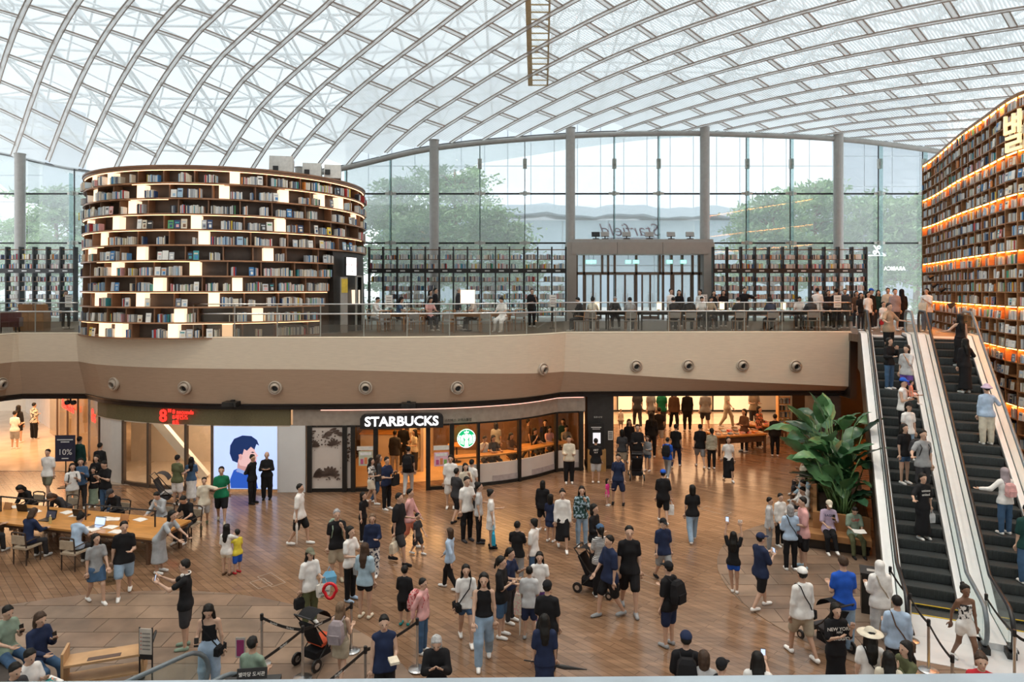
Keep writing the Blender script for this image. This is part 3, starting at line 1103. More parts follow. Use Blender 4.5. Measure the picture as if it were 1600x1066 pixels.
# spot lamps and a black flag-like bracket row on the tall bookcase
for k, (px, py, lab) in enumerate(((1468, 432, 'black spot lamp clipped highest on the tall bookcase end'), (1476, 445, 'black spot lamp second from the top on the bookcase end'), (1485, 452, 'black spot lamp jutting over the escalator head'), (1503, 476, 'black spot lamp half way down the bookcase row'), (1512, 503, 'black spot lamp above the up escalator rail'), (1522, 534, 'lowest black spot lamp by the up escalator rail'))):
 i = min(range(NW), key=lambda i: abs(CX + WALLP[i].x * F / WALLP[i].y - px))
 p = WALLP[i] + WN[i] * .0
 z = HC - (py - HY) * p.y / F
 l = empty('spot_lamp', (p.x, p.y, z), math.atan2(WN[i].y, WN[i].x), label=lab, cat='lamp', group='spot lamps on the tall bookcase')
 MB().box(.12, 0, 0, .26, .03, .03).build('arm', M_black, l)
 MB().tube([(.2, 0, .04), (.36, 0, -.04), (.42, 0, -.07)], [.05, .11, .12], 10).build('lamp_head', M_black, l)
# --- drum bookcase
DC = Vector((-11.85, 29.1, 0))
DROWS, DRH = 11, .54
DZ0 = UF + .03
DZT = DZ0 + DROWS * DRH
def drad(z):
 return 5.42 + .17 * (1 - (z - DZ0) / (DZT - DZ0))
def dpt(a, off, z):
 r = drad(z) + off
 return Vector((r * math.sin(a), -r * math.cos(a), z))
def dang(px, z=8.5):
 a0 = math.atan2(11.85, 29.1)
 lo, hi = a0 - 1.36, a0 + 1.36
 for _ in range(40):
  mid = (lo + hi) / 2
  p = dpt(mid, 0, z) + DC
  if CX + p.x * F / p.y < px:
   lo = mid
  else:
   hi = mid
 return (lo + hi) / 2
drum = empty('drum_bookcase', DC, label='huge round bookcase with eleven curved shelves standing at the balcony edge', cat='bookcase')
A0, A1 = dang(-200) - .25, dang(2000) + .30
AEND = {5: dang(523), 6: dang(521), 7: dang(515), 8: dang(510), 9: dang(505), 10: dang(500)}
def dring(a0, a1, off0, off1, z0, z1, step=.05):
 n = max(2, int((a1 - a0) / step))
 R = []
 for k in range(n + 1):
  a = a0 + (a1 - a0) * k / n
  R.append([dpt(a, off0, z0), dpt(a, off1, z0), dpt(a, off1, z1), dpt(a, off0, z1)])
 return MB().loft(R)
for r in range(DROWS + 1):
 z = DZT - r * DRH
 a1 = AEND.get(r if r < 11 else 10, A1)
 if r == 5:
  a1 = A1
 dring(A0, a1, .03 if r in (0, 11) else 0, -.42, z - (.10 if r == 0 else .045), z).build('shelf', M_drumb, drum)
 if r > 0 and r < 11:
  dring(A0, a1, .012, -.004, z - .048, z + .004).build('shelf_edge', mat('copper_shelf_edge', (.42, .22, .12), .4, .2), drum)
dring(A0, A1, -.40, -.46, DZ0 - .02, DZT).build('back_panel', M_drum, drum)
dring(AEND[5] + .005, A1, -.12, -.38, DZ0, DZT - 5 * DRH - .05).build('side_panel', mat('black_brown_panel', (.05, .042, .037), .45, .1), drum)
dring(A0, A1, .06, -.3, DZT, DZT + .06).build('cornice', M_drumb, drum)
# roof of the drum, slightly domed
MB().lathe([(5.0, DZT - .12), (5.0, DZT - .05), (.01, DZT - .03)], 0, 0, 0, 40).build('drum_top', M_drum, drum)
LB = [(142, 168, 367), (144, 217, 350, 446, 505, 536), (203, 558), (133, 177, 305, 441), (157, 317), (135, 217, 421), (175, 303), (244, 371), (147, 216, 333), (278, 404), (154, 181, 268, 355)]
LEDSEG = [[(126, 572)], [(205, 350), (446, 572)], [(203, 262), (500, 572)], [(126, 445)], [(126, 566)], [(126, 160)], [(150, 312)], [], [(126, 512)], [], [(126, 190), (262, 500)]]
for r in range(DROWS):
 zt = DZT - r * DRH - .05
 zb = DZT - (r + 1) * DRH
 zc = (zt + zb) / 2
 marks = []
 for px in LB[r]:
  a = dang(px, zc)
  h = .17 / 5.4
  dring(a - h, a + h, -.10, -.36, zb + .005, zt - .02 if r else zt - .05, .03).build('light_box', M_lit, drum)
  marks.append((a - h, a + h))
 for p0, p1 in LEDSEG[r]:
  dring(dang(p0, zc), dang(p1, zc), -.02, -.045, zt - (.070 if r == 0 else .016), zt - (.055 if r == 0 else .002)).build('light_strip', M_led2, drum)
 a = A0 + rb.uniform(.02, .2)
 end = AEND.get(r, A1)
 cuts = []
 while a < end:
  if all(not (m0 - .03 < a < m1 + .03) for m0, m1 in marks):
   dring(a - .004, a + .004, -.06, -.40, zb, zt, .004).build('divider', M_drumb, drum)
   cuts.append((a - .006, a + .006))
  a += rb.uniform(.17, .27)
 bad = sorted(marks + cuts)
 # fill books between the obstacles
 s = dang(100, zc) - .06
 stops = [m for m in bad if m[1] > s] + [(min(end, dang(600, zc) + .1), 9)]
 for m0, m1 in stops:
  if m0 - s > .03:
   dense = r >= 6 and s > dang(385, zc)
   fill_run(lambda q: DC + dpt(q / 5.4, -.26, 0), lambda q: Vector((math.sin(q / 5.4), -math.cos(q / 5.4), 0)), s * 5.4 + .02, m0 * 5.4 - .02, zb + .004, .46, ('drum', r, 0), face=0 if dense else .24, d=.18, gap=.05 if dense else .42, hs=.62)
  s = m1
# illuminated shop sign and glazed door of the drum
pa = dang(541, 7.5)
pp = dpt(pa, -.02, 0) + DC
rz = pa
sg = empty('lit_sign', (pp.x, pp.y, HC + (HY - 431) * pp.y / F), rz, label='square white illuminated sign on the dark side of the drum bookcase', cat='sign')
MB().box(0, 0, 0, .74, .08, .74).build('sign_frame', M_black, sg)
MB().box(0, -.045, .02, .70, .02, .70).build('sign_face', emit_mat('white_sign_face', (1, .96, .92), 1.1), sg)
text_mesh('sign_lettering', 'ㄷ몰 사나닏', .17, .004, mat('dark_red_print', (.25, .03, .03), .6), (0, -.06, .42), (PI / 2, 0, 0), sg)
text_mesh('sign_lettering', '책 서점', .07, .004, M_black, (0, -.06, .17), (PI / 2, 0, 0), sg)
for k, (px, wd, mt, lab) in enumerate(((533, .42, mat('yellow_door_poster', (.70, .52, .06), .6), 'yellow poster panel beside the drum bookcase door'), (556, .50, glass_mat('dark_door_glass', (.25, .27, .28), .12), 'framed glass door of the drum bookcase'))):
 a = dang(px, 6.5)
 p = dpt(a, -.05, 0) + DC
 zz = HC + (HY - 433) * p.y / F
 d = empty('drum_door' if k else 'poster', (p.x, p.y, UF), a, label=lab, cat='door' if k else 'poster')
 if k:
  for sx in (-.27, .27):
   MB().box(sx, 0, 0, .05, .07, zz - UF).build('door_stile', M_steel, d)
  MB().box(0, 0, zz - UF, .6, .07, .06).build('door_rail', M_steel, d)
  MB().box(0, 0, .03, .5, .02, zz - UF - .03).build('pane', mt, d)
 else:
  MB().box(0, 0, .0, wd, .04, zz - UF).build('poster_board', M_steel, d)
  MB().box(0, -.03, zz - UF - .62, wd - .05, .02, .55).build('poster_print', mt, d)
# --- open black shelving in front of the glass
M_bshelf = mat('black_shelf_steel', (.018, .016, .015), .45, .2, .1, 6)
M_bboard = mat('brown_shelf_board', (.20, .10, .05), .55, 0, .15, 4)
YB = 36.6
KB = YB / F
def back_shelf(px0, px1, nb, label, skip=()):
 x0, x1 = (px0 - CX) * KB, (px1 - CX) * KB
 root = empty('open_bookcase', ((x0 + x1) / 2, YB, UF), label=label, cat='bookcase', group='open shelving before the glass wall')
 zs = [HC + (HY - y) * KB for y in (405.5, 420, 440, 454, 467, 480, 493)]
 ztop = HC + (HY - 386) * KB
 bw = (x1 - x0) / nb
 ox, oz = (x0 + x1) / 2, UF
 for i in range(nb + 1):
  MB().box(x0 + bw * i - ox, 0, 0, .07, .34, ztop - oz).build('upright', M_bshelf, root)
 MB().box(0, .0, HC + (HY - 391) * KB - oz, x1 - x0, .04, .05).build('top_rail', M_bboard, root)
 MB().box(0, -.19, HC + (HY - 427) * KB - oz, x1 - x0, .03, .24).build('sign_band', M_bshelf, root)
 for i in range(nb):
  xa, xb_ = x0 + bw * i + .04, x0 + bw * (i + 1) - .04
  MB().box((xa + xb_) / 2 - ox - .06, -.215, HC + (HY - 424.5) * KB - oz, .26, .012, .07).build('subject_plate', mat('pale_subject_plate', (.6, .6, .58), .6), root)
  for r, z in enumerate(zs):
   if (i in skip and r > 2) or z < UF + .05:
    continue
   MB().box((xa + xb_) / 2 - ox, 0, z - oz - .02, xb_ - xa, .30, .028).build('shelf', M_bboard, root)
   fill_run(lambda s: Vector((xa + s, YB - .03, 0)), lambda s: Vector((0, -1, 0)), 0, xb_ - xa, z + .01, .36, ('back', r, i), face=0, d=.2, warm=True, gap=.06, wmin=.03, wmax=.06, hs=.70)
back_shelf(577, 884, 14, 'long run of open black shelving between the drum bookcase and the entrance', skip=(0, 5, 6))
back_shelf(1114, 1352, 11, 'run of open black shelving between the entrance and the escalators', skip=(6,))
back_shelf(-30, 118, 7, 'short run of open black shelving behind the balcony corner', skip=(0, 1))
# ------------------------------------------------------------------ the books themselves
def book_mesh():
 """unit book: boards and spine around a slightly recessed page block; spine faces -y"""
 m = MB()
 m.box(-.44, 0, 0, .12, 1, 1)
 m.box(.44, 0, 0, .12, 1, 1)
 m.add([(-.5, -.5, 0), (-.25, -.54, 0), (.25, -.54, 0), (.5, -.5, 0), (-.5, -.5, 1), (-.25, -.54, 1), (.25, -.54, 1), (.5, -.5, 1)], [(0, 1, 5, 4), (1, 2, 6, 5), (2, 3, 7, 6)])
 m.box(0, .02, .02, .8, .92, .95, m=1)
 return m.mesh('book', fix=True)
def faceout_mesh():
 """unit book with its front cover towards -y"""
 m = MB()
 m.box(0, -.38, 0, 1, .24, 1)
 m.box(0, .38, 0, 1, .24, 1)
 m.box(-.48, 0, 0, .04, .6, 1)
 m.box(.0, 0, .02, .95, .56, .95, m=1)
 m.box(0, -.52, .62, .7, .06, .16, m=2)
 m.box(.08, -.52, .14, .5, .06, .34, m=3)
 return m.mesh('book', fix=True)
M_page = mat('book_page_edge', (.72, .67, .57), .8, 0, .08, 30)
M_cov = {k: mat('cover_' + k.replace(' ', '_'), c, .5, 0, .1, 12) for k, c in COVERS.items()}
BM, FM = book_mesh(), faceout_mesh()
for k in (M_cov['white'], M_page):
 BM.materials.append(k)
for k in (M_cov['white'], M_page, M_cov['slate'], M_cov['pale blue']):
 FM.materials.append(k)
order = sorted(range(len(BOOKS)), key=lambda i: -BOOKS[i][0])
chosen = set(order[:300])
# position along its shelf, for the label
seen = {}
CASE = {'wall': 'down the tall bookcase', 'drum': 'down the drum bookcase', 'back': 'down the open shelving'}
rest = {'wall': MB(), 'drum': MB(), 'back': MB()}
for i, (size, base, out, bw, bh, bd, cw, tilt, place) in enumerate(BOOKS):
 key = place[:2]
 if i in chosen:
  seen[key] = seen.get(key, 0) + 1
  fo = place[3] == 'face-out'
  o = bpy.data.objects.new('book', FM if fo else BM)
  COL.objects.link(o)
  o.location = base - out * (bd / 2)
  rz = math.atan2(out.x, -out.y)
  o.rotation_euler = (-tilt if fo else 0, 0, rz)
  o.scale = (bw, bd, bh)
  o.material_slots[0].link = 'OBJECT'
  o.material_slots[0].material = M_cov[cw]
  if fo:
   for sl in (2, 3):
    o.material_slots[sl].link = 'OBJECT'
    o.material_slots[sl].material = M_cov[rb.choice(CW)]
  o['label'] = '%s %s book, %s along the %s shelf %s' % (cw, 'face-out' if fo else 'spine-out', ORD[seen[key] - 1].replace('top', 'first'), ORD[place[1]], CASE[place[0]])
  o['category'] = 'book'
  o['group'] = {'wall': 'books on the tall curved bookcase', 'drum': 'books on the drum bookcase', 'back': 'books on the open shelving'}[place[0]]
 else:
  rz = math.atan2(out.x, -out.y)
  c = base - out * (bd / 2)
  col = COVERS[cw]
  k = rb.uniform(.8, 1.15)
  rest[place[0]].box(c.x, c.y, base.z, bw, bd, bh, rz, c=(col[0] * k, col[1] * k, col[2] * k))
M_bk = attr_mat('book_covers')
for k, lab in (('wall', 'rest of the books packed on the tall curved bookcase'), ('drum', 'rest of the spine-out books on the drum bookcase'), ('back', 'books packed on the open black shelving')):
 tag(rest[k].build('shelved_books', M_bk, fix=False), lab, 'books', kind='stuff')
# ------------------------------------------------------------------ shops under the balcony
M_beige = mat('greige_header_cladding', (.34, .285, .235), .6, 0, .12, 5)
M_olive = mat('olive_header_mesh', (.150, .125, .062), .6, 0, .25, 40)
M_darkm = mat('dark_shop_metal', (.02, .019, .018), .4, .3, .1, 5)
M_shopg = glass_mat('shop_glass', (.93, .94, .93), .05)
M_cpanel = mat('cream_panel', (.62, .55, .50), .6, 0, .03, 3)
M_dbrown = mat('dark_brown_print', (.10, .065, .05), .7)
M_marble = mat('polished_beige_marble', (.62, .50, .38), .12, 0, .12, 1.2)
M_wallw = mat('warm_shop_wall', (.62, .52, .42), .6, 0, .05, 3)
M_dpill = mat('charcoal_pillar_stone', (.035, .033, .032), .45, 0, .2, 4)
INS = .62
def sf(px, d=0.0):
 q, n = edge_at(px, INS + d)
 return q, n
def front_seg(name, mt, parent, px0, px1, z0, z1, th=.06, d=0.0, step=14, org=None):
 """a strip of shop front following the balcony's curve between two photo columns"""
 n = max(2, int(abs(px1 - px0) / step) + 1)
 R = []
 for k in range(n):
  q, nn = sf(px0 + (px1 - px0) * k / (n - 1), d)
  o = org or Vector((0, 0, 0))
  R.append([(q.x - o.x, q.y - o.y, z0 - o.z), (q.x + nn.x * th - o.x, q.y + nn.y * th - o.y, z0 - o.z), (q.x + nn.x * th - o.x, q.y + nn.y * th - o.y, z1 - o.z), (q.x - o.x, q.y - o.y, z1 - o.z)])
 return MB().loft(R).build(name, mt, parent)
def frame_at(px, d=0.0):
 q, n = sf(px, d)
 return q, math.atan2(n.x, n.y) * -1
# --- coffee shop
cafe = empty('coffee_shop_front', sf(640)[0], label='coffee shop front with black posts and a greige header under the balcony', cat='shop front')
co = Vector(cafe.location)
HZ = 2.36
front_seg('header', M_beige, cafe, 457, 915, HZ, 2.93, .12, -.02, org=co)
front_seg('header_light_line', emit_mat('pink_light_line', (1, .55, .45), .9), cafe, 500, 912, 2.90, 2.92, .02, -.05, org=co)
for px in (483, 538.5, 553, 588, 670, 705, 747, 811, 868, 908):
 q, rz = frame_at(px)
 MB().box(q.x - co.x, q.y - co.y, 0, .16 if px not in (811, 868, 747) else .1, .16, HZ, rz).build('post', M_darkm, cafe)
for a, b in ((483, 592), (668, 912)):
 front_seg('base_rail', M_darkm, cafe, a, b, 0, .12, .12, -.02, org=co)
 front_seg('top_rail', M_darkm, cafe, a, b, HZ - .07, HZ, .1, 0, org=co)
front_seg('patterned_panel', M_cpanel, cafe, 487, 536, .12, HZ - .07, .04, .02, org=co)
front_seg('patterned_panel', M_cpanel, cafe, 540.5, 550, .12, HZ - .07, .04, .02, org=co)
for a, b in ((556, 586), (673, 702), (707, 745), (749, 809), (813, 866), (870, 906)):
 front_seg('pane', M_shopg, cafe, a, b, .12 if a < 705 else .80, HZ - .07, .02, .04, org=co)
for a, b in ((707, 745), (749, 809), (813, 866), (870, 906)):
 front_seg('window_apron', M_cpanel, cafe, a, b, .12, .80, .05, .03, org=co)
 front_seg('apron_print', mat('faded_mauve_print', (.42, .36, .35), .7), cafe, a + (b - a) * .35, b, .12, .33, .01, .015, org=co)
# printed sea-life ornament on the cream panels: leaves, dots and a fish
def ornament(px, z, shapes, wid):
 q, rz = frame_at(px)
 o = empty('printed_ornament', (q.x, q.y, z), rz)
 o.parent = cafe
 o.location = Vector((q.x, q.y, z)) - co
 m = MB()
 for kind, x, y, s, a in shapes:
  ca, sa = math.cos(a), math.sin(a)
  pts = []
  if kind == 'leaf':
   prof = [(0, 0), (.25, .10), (.55, .16), (.85, .12), (1, 0), (.85, -.12), (.55, -.16), (.25, -.10)]
  elif kind == 'dot':
   prof = [(math.cos(k * PI / 4) * .5, math.sin(k * PI / 4) * .5) for k in range(8)]
  else:
   prof = [(0, 0), (.2, .2), (.55, .28), (.85, .12), (1.0, .0), (.85, -.12), (.55, -.28), (.2, -.2), (-.12, -.22), (-.05, 0), (-.12, .22)]
  for u, v in prof:
   pts.append((x + s * (u * ca - v * sa), -.012, y + s * (u * sa + v * ca)))
  m.add(pts, [tuple(range(len(pts)))])
 bpy.data.objects.remove(o)
 # turn into shop coordinates
 M = Matrix.Translation(Vector((q.x, q.y, z)) - co) @ Matrix.Rotation(rz, 4, 'Z')
 m.v = [tuple(M @ Vector(v)) for v in m.v]
 tag(m.build('printed_ornament', M_dbrown, cafe, fix=False), kind='stuff')
ro = random.Random(9)
sh = [('leaf', -.48, -.02, .42, .2 + k * .17) for k in range(5)] + [('leaf', .12 + .0 * k, .02, .36, .1 + k * .42) for k in range(8)]
sh += [('dot', ro.uniform(-.5, .5), ro.uniform(-.12, .3), ro.uniform(.03, .08), 0) for _ in range(26)]
ornament(511, .55, sh, 1)
sh = [('fish', -.1, .45, .36, .35)] + [('leaf', .25, .1, .26, .5 + k * .5) for k in range(6)] + [('leaf', -.5, .05, .28, .2 + k * .3) for k in range(4)]
sh += [('dot', ro.uniform(-.52, .5), ro.gauss(.3, .18), ro.uniform(.03, .07), 0) for _ in range(60)]
sh += [('leaf', .08 + .09 * k, .62 - .05 * k, .3, .3 - .1 * k) for k in range(4)]
ornament(511, 1.55, sh, 1)
ornament(545, 1.2, [('dot', ro.uniform(-.08, .08), ro.uniform(-.2, 1.0), ro.uniform(.03, .09), 0) for _ in range(34)], 1)
# notices taped behind the door glass
for px, z, w_, h_, c, lab in ((571, 1.47, .62, .14, (.75, .72, .66), 'long white notice strip on the coffee shop door glass'), (571, .92, .5, .52, (.55, .58, .45), 'green-grey poster on the coffee shop door glass'), (689, 1.42, .56, .16, (.78, .77, .74), 'white notice strip on the glass past the shop doorway'), (689, .84, .52, .50, (.78, .50, .62), 'pink and green drinks poster on the shop glass')):
 q, rz = frame_at(px, -.03)
 p = empty('poster', (q.x, q.y, z), rz, label=lab, cat='poster')
 MB().box(0, 0, 0, w_, .012, h_).build('sheet', mat('paper_%d_%d' % (px, int(z * 100)), c, .7), p)
 if h_ > .3:
  MB().box(0, -.009, h_ * .72, w_ * .8, .006, h_ * .2).build('heading', mat('white_poster_heading', (.8, .8, .8), .7), p)
  for k in range(3):
   MB().box(-w_ * .27 + k * w_ * .27, -.009, h_ * .12, w_ * .2, .006, h_ * (.35 + .1 * (k % 2))).build('printed_cup', mat('cup_print_%d' % k, [(.55, .1, .25), (.75, .25, .1), (.25, .5, .15)][k], .7), p)
# illuminated name board
q, rz = frame_at(627, -.22)
sb = empty('shop_sign', (q.x, q.y, 2.27), rz, label='black rounded coffee shop name board with glowing white capitals', cat='sign')
W_ = 2.92
pr = [(-W_ / 2, 0), (W_ / 2, 0), (W_ / 2, .36), (W_ / 2 - .05, .45), (W_ / 2 - .14, .5), (-W_ / 2 + .14, .5), (-W_ / 2 + .05, .45), (-W_ / 2, .36)]
MB().loft([[(a, .0, b) for a, b in pr], [(a, .2, b) for a, b in pr]]).build('sign_board', M_black, sb)
text_mesh('sign_lettering', 'STARBUCKS', .46, .015, emit_mat('white_neon', (1, .98, 1.0), 1.0), (0, -.02, .24), (PI / 2, 0, 0), sb, bold=.010, sx=1.04)
# hanging round logo
q, rz = frame_at(728, -.35)
lg = empty('round_logo_sign', (q.x, q.y, 1.86), rz, label='round green and white coffee logo sign hung in front of the window', cat='sign')
def disc(r, y, x0=0, z0=0, n=36, r2=None):
 return [(x0 + r * math.cos(2 * PI * k / n), y, z0 + (r2 or r) * math.sin(2 * PI * k / n)) for k in range(n)]
m = MB()
m.loft([disc(.335, 0), disc(.335, .07)])
m.build('sign_disc', emit_mat('green_sign_face', (.0, .36, .13), .55), lg)
M_wl = emit_mat('white_sign_light', (1, 1, 1), .8)
ring = MB()
ring.tube(disc(.325, -.002), .012, 5, closed=True)
ring.build('sign_rim', M_wl, lg)
m = MB()
m.add(disc(.085, -.012, 0, .06, 16, .11), [tuple(range(16))])                       # face
for sx in (-1, 1):                                                                      # hair waves and twin tails
 for k in range(3):
  m.tube([(sx * (.10 + .035 * k), -.012, .15 - .02 * k), (sx * (.125 + .04 * k), -.012, 0), (sx * (.10 + .045 * k), -.012, -.14), (sx * (.12 + .045 * k), -.012, -.22 + .02 * k)], .010, 4)
 for k in range(3):
  m.tube([(sx * (.24 + .022 * k), -.012, -.16 + .06 * k), (sx * (.25 + .015 * k), -.012, .02), (sx * (.22 + .02 * k), -.012, .12)], .009, 4)
m.add([(-.075, -.012, .19), (.075, -.012, .19), (.09, -.012, .27), (.045, -.012, .22), (0, -.012, .30), (-.045, -.012, .22), (-.09, -.012, .27)], [tuple(range(7))])
m.add([(-.06, -.012, -.06), (.06, -.012, -.06), (.075, -.012, -.30), (-.075, -.012, -.30)], [(0, 1, 2, 3)])
m.build('logo_figure', M_wl, lg, fix=False)
q, rz = frame_at(717, -.06)
text_mesh('header_lettering', '스타벅스 코엑스몰점', .115, .006, M_black, Vector((q.x, q.y, 2.47)) - co, (PI / 2, 0, rz), cafe)
# interior of the coffee shop
inn = MB().prism([(-6.6, 24.6), (2.6, 27.2), (2.6, 31), (-6.6, 31)], .001, .012)
struct(inn.build('floor_cafe', mat('amber_cafe_tile', (.55, .36, .19), .3, 0, .1, 2)))
struct(MB().box(-2.2, 30.6, 0, 10.6, .2, 2.96).build('wall_cafe_back', mat('dark_cafe_wall', (.16, .09, .05), .6, 0, .2, 2)))
struct(MB().box(-7.25, 27.6, 0, .2, 6.4, 2.96).build('wall_cafe_side', M_wallw))
struct(MB().box(2.75, 29.4, 0, .2, 4.4, 2.96).build('wall_cafe_end', mat('dark_cafe_wall', (.16, .09, .05), .6)))
struct(MB().box(-3.55, 28.6, 0, .12, 3.4, 2.96).build('wall_cafe_partition', M_wallw))
M_amber = mat('amber_counter_wood', (.52, .24, .06), .4, 0, .15, 4)
M_cbl = mat('menu_light_panel', (1, .62, .28), .5, 0, 0, emit=1.6)
def counter(name, lab, x, y, sx, sy, h, rz=0.0, cat='counter'):
 c = empty(name, (x, y, .012), rz, label=lab, cat=cat)
 MB().box(0, 0, 0, sx - .08, sy - .08, h - .05).build('counter_body', M_cpanel if cat == 'counter' else M_darkm, c)
 MB().box(0, 0, h - .05, sx, sy, .05).build('counter_top', M_amber, c)
 return c
counter('service_counter', 'lit service counter deep inside the coffee shop doorway', -5.2, 29.4, 2.6, .7, 1.05)
bar_pts = [sf(px, .34) for px in (712, 745, 778, 811, 840, 866, 893)]
m = MB()
R = []
for q, n in bar_pts:
 R.append([(q.x, q.y, .96), (q.x + n.x * .48, q.y + n.y * .48, .96), (q.x + n.x * .48, q.y + n.y * .48, 1.01), (q.x, q.y, 1.01)])
b = m.loft(R).build('bar_top', M_amber)
wb = empty('window_bar', bar_pts[3][0], label='curved amber window bar running inside the coffee shop glass', cat='counter')
b.parent = wb
b.location = -Vector(wb.location)
for q, n in bar_pts[::2]:
 p = q + n * .25 - Vector(wb.location)
 MB().box(p.x, p.y, .012, .08, .08, .95).build('leg', M_darkm, wb)
for k, (x, y) in enumerate(((-1.0, 27.6), (.7, 28.2), (-2.3, 28.4), (1.5, 29.4))):
 t = empty('cafe_table', (x, y, .012), 0, label=['round cafe table closest to the window bar', 'round cafe table behind the window bar corner', 'round cafe table by the inner partition', 'round cafe table against the dark back wall'][k], cat='table', group='cafe tables')
 MB().lathe([(.38, .70), (.38, .74)], 0, 0, 0, 18).build('table_top', M_amber, t)
 MB().lathe([(.2, 0), (.2, .02), (.03, .03), (.03, .70)], 0, 0, 0, 10).build('leg', M_darkm, t)
for k, x in enumerate((-5.8, -4.6, -.6, .9)):
 p = empty('pendant_lamp', (x, 28.9, 2.2), 0, label=['pendant lamp over the shop counter, first', 'pendant lamp over the shop counter, second', 'pendant lamp over the cafe tables, first', 'pendant lamp over the cafe tables, second'][k], cat='lamp', group='cafe pendants')
 MB().lathe([(.16, 0), (.10, .14), (.03, .2)], 0, 0, 0, 14).build('lamp_shade', M_cbl, p)
 MB().box(0, 0, .2, .015, .015, .56).build('cord', M_darkm, p)
# --- fashion shop
shop = empty('fashion_shop_front', sf(290)[0], label='curved fashion shop front of tall glass under an olive header', cat='shop front')
so = Vector(shop.location)
HZ2 = 2.36
front_seg('header', M_olive, shop, 152, 454, HZ2, 2.94, .12, -.02, org=so)
front_seg('header_edge', M_wallw, shop, 152, 454, HZ2 - .03, HZ2, .14, -.03, org=so)
for px in (194, 233, 291, 332):
 q, rz = frame_at(px)
 MB().box(q.x - so.x, q.y - so.y, 0, .10, .12, HZ2, rz).build('post', M_doorf, shop)
front_seg('base_rail', M_doorf, shop, 190, 334, 0, .12, .12, -.01, org=so)
for a, b in ((196, 232), (235, 290), (293, 331)):
 front_seg('pane', M_shopg, shop, a, b, .12, HZ2, .02, .04, org=so)
front_seg('white_panel', mat('white_gloss_panel', (.74, .74, .74), .35, 0, .02, 2), shop, 434, 477, 0, HZ, .16, -.02, org=so)
front_seg('white_panel', M_white, shop, 157, 190, 0, HZ2, .16, .0, org=so)
q, rz = frame_at(275, -.1)
es = empty('neon_sign', (q.x, q.y, 2.62), rz, label='glowing red figure eight sign with three lines of red lettering', cat='sign')
M_red = emit_mat('red_neon', (1.0, .03, .02), .95)
text_mesh('sign_lettering', '8', .62, .02, M_red, (-.52, 0, .02), (PI / 2, 0, 0), es, bold=.008)
text_mesh('sign_lettering', '"', .45, .02, M_red, (-.26, 0, .10), (PI / 2, 0, 0), es)
for k, (t, s_) in enumerate((('8 seconds', .21), ('8세컨즈', .19), ('8초', .19))):
 text_mesh('sign_lettering', t, s_, .01, M_red, (-.15, 0, .19 - .19 * k), (PI / 2, 0, 0), es, align='LEFT', bold=.003)
# advertising screen with a portrait
q0, n0 = sf(383, -.04)
q, rz = frame_at(383, -.04)
scn = empty('advertising_screen', (q.x, q.y, .1), rz, label='tall bright screen showing a portrait in blue beside the white panel', cat='screen')
SW, SH = 2.26, 2.2
MB().box(0, .05, 0, SW + .06, .1, SH + .05).build('screen_case', M_white, scn)
MB().box(0, -.01, .03, SW, .02, SH).build('display', emit_mat('screen_white_blue', (.50, .64, 1.0), .42), scn)
def flat(name, pts, col, st, dy):
 m = MB()
 n = len(pts)
 m.add([(x, -.022 - dy, z) for x, z in pts], [tuple(range(n))])
 m.build(name, emit_mat('screen_ink_' + name + str(int(dy * 1000)), col, st), scn, fix=False)
flat('printed_shirt', [(-.52, .05), (-.55, .35), (-.42, .68), (-.12, .82), (.18, .74), (.36, .50), (.46, .05)], (.015, .07, .36), .6, .001)
flat('printed_neck', [(-.30, .62), (-.26, 1.1), (.10, 1.0), (.14, .70), (-.05, .60)], (.50, .27, .27), .40, .0015)
flat('printed_face', [(-.20, .86), (-.30, 1.12), (-.28, 1.55), (-.05, 1.70), (.26, 1.62), (.34, 1.46), (.35, 1.36), (.47, 1.20), (.40, 1.15), (.42, 1.08), (.38, 1.03), (.40, .97), (.34, .88), (.18, .80), (.0, .82)], (.66, .42, .42), .45, .002)
flat('printed_hair', [(-.28, .95), (-.46, 1.02), (-.56, 1.28), (-.54, 1.56), (-.40, 1.80), (-.1, 1.92), (.22, 1.90), (.42, 1.76), (.50, 1.56), (.40, 1.62), (.33, 1.42), (.20, 1.52), (.06, 1.38), (-.04, 1.44), (-.10, 1.24), (-.20, 1.22)], (.004, .02, .09), .5, .003)
flat('printed_ear', [(-.22, 1.06), (-.24, 1.24), (-.14, 1.27), (-.10, 1.14), (-.15, 1.04)], (.60, .33, .33), .42, .0035)
flat('printed_eye', [(.20, 1.32), (.26, 1.35), (.34, 1.32), (.27, 1.30)], (.02, .02, .05), .3, .0035)
flat('printed_mouth', [(.28, 1.02), (.40, 1.04), (.38, .99)], (.45, .12, .15), .4, .0035)
flat('printed_collar', [(-.34, .66), (-.2, .60), (.02, .52), (.22, .64), (.14, .74), (-.02, .66), (-.26, .76)], (.20, .30, .6), .5, .004)
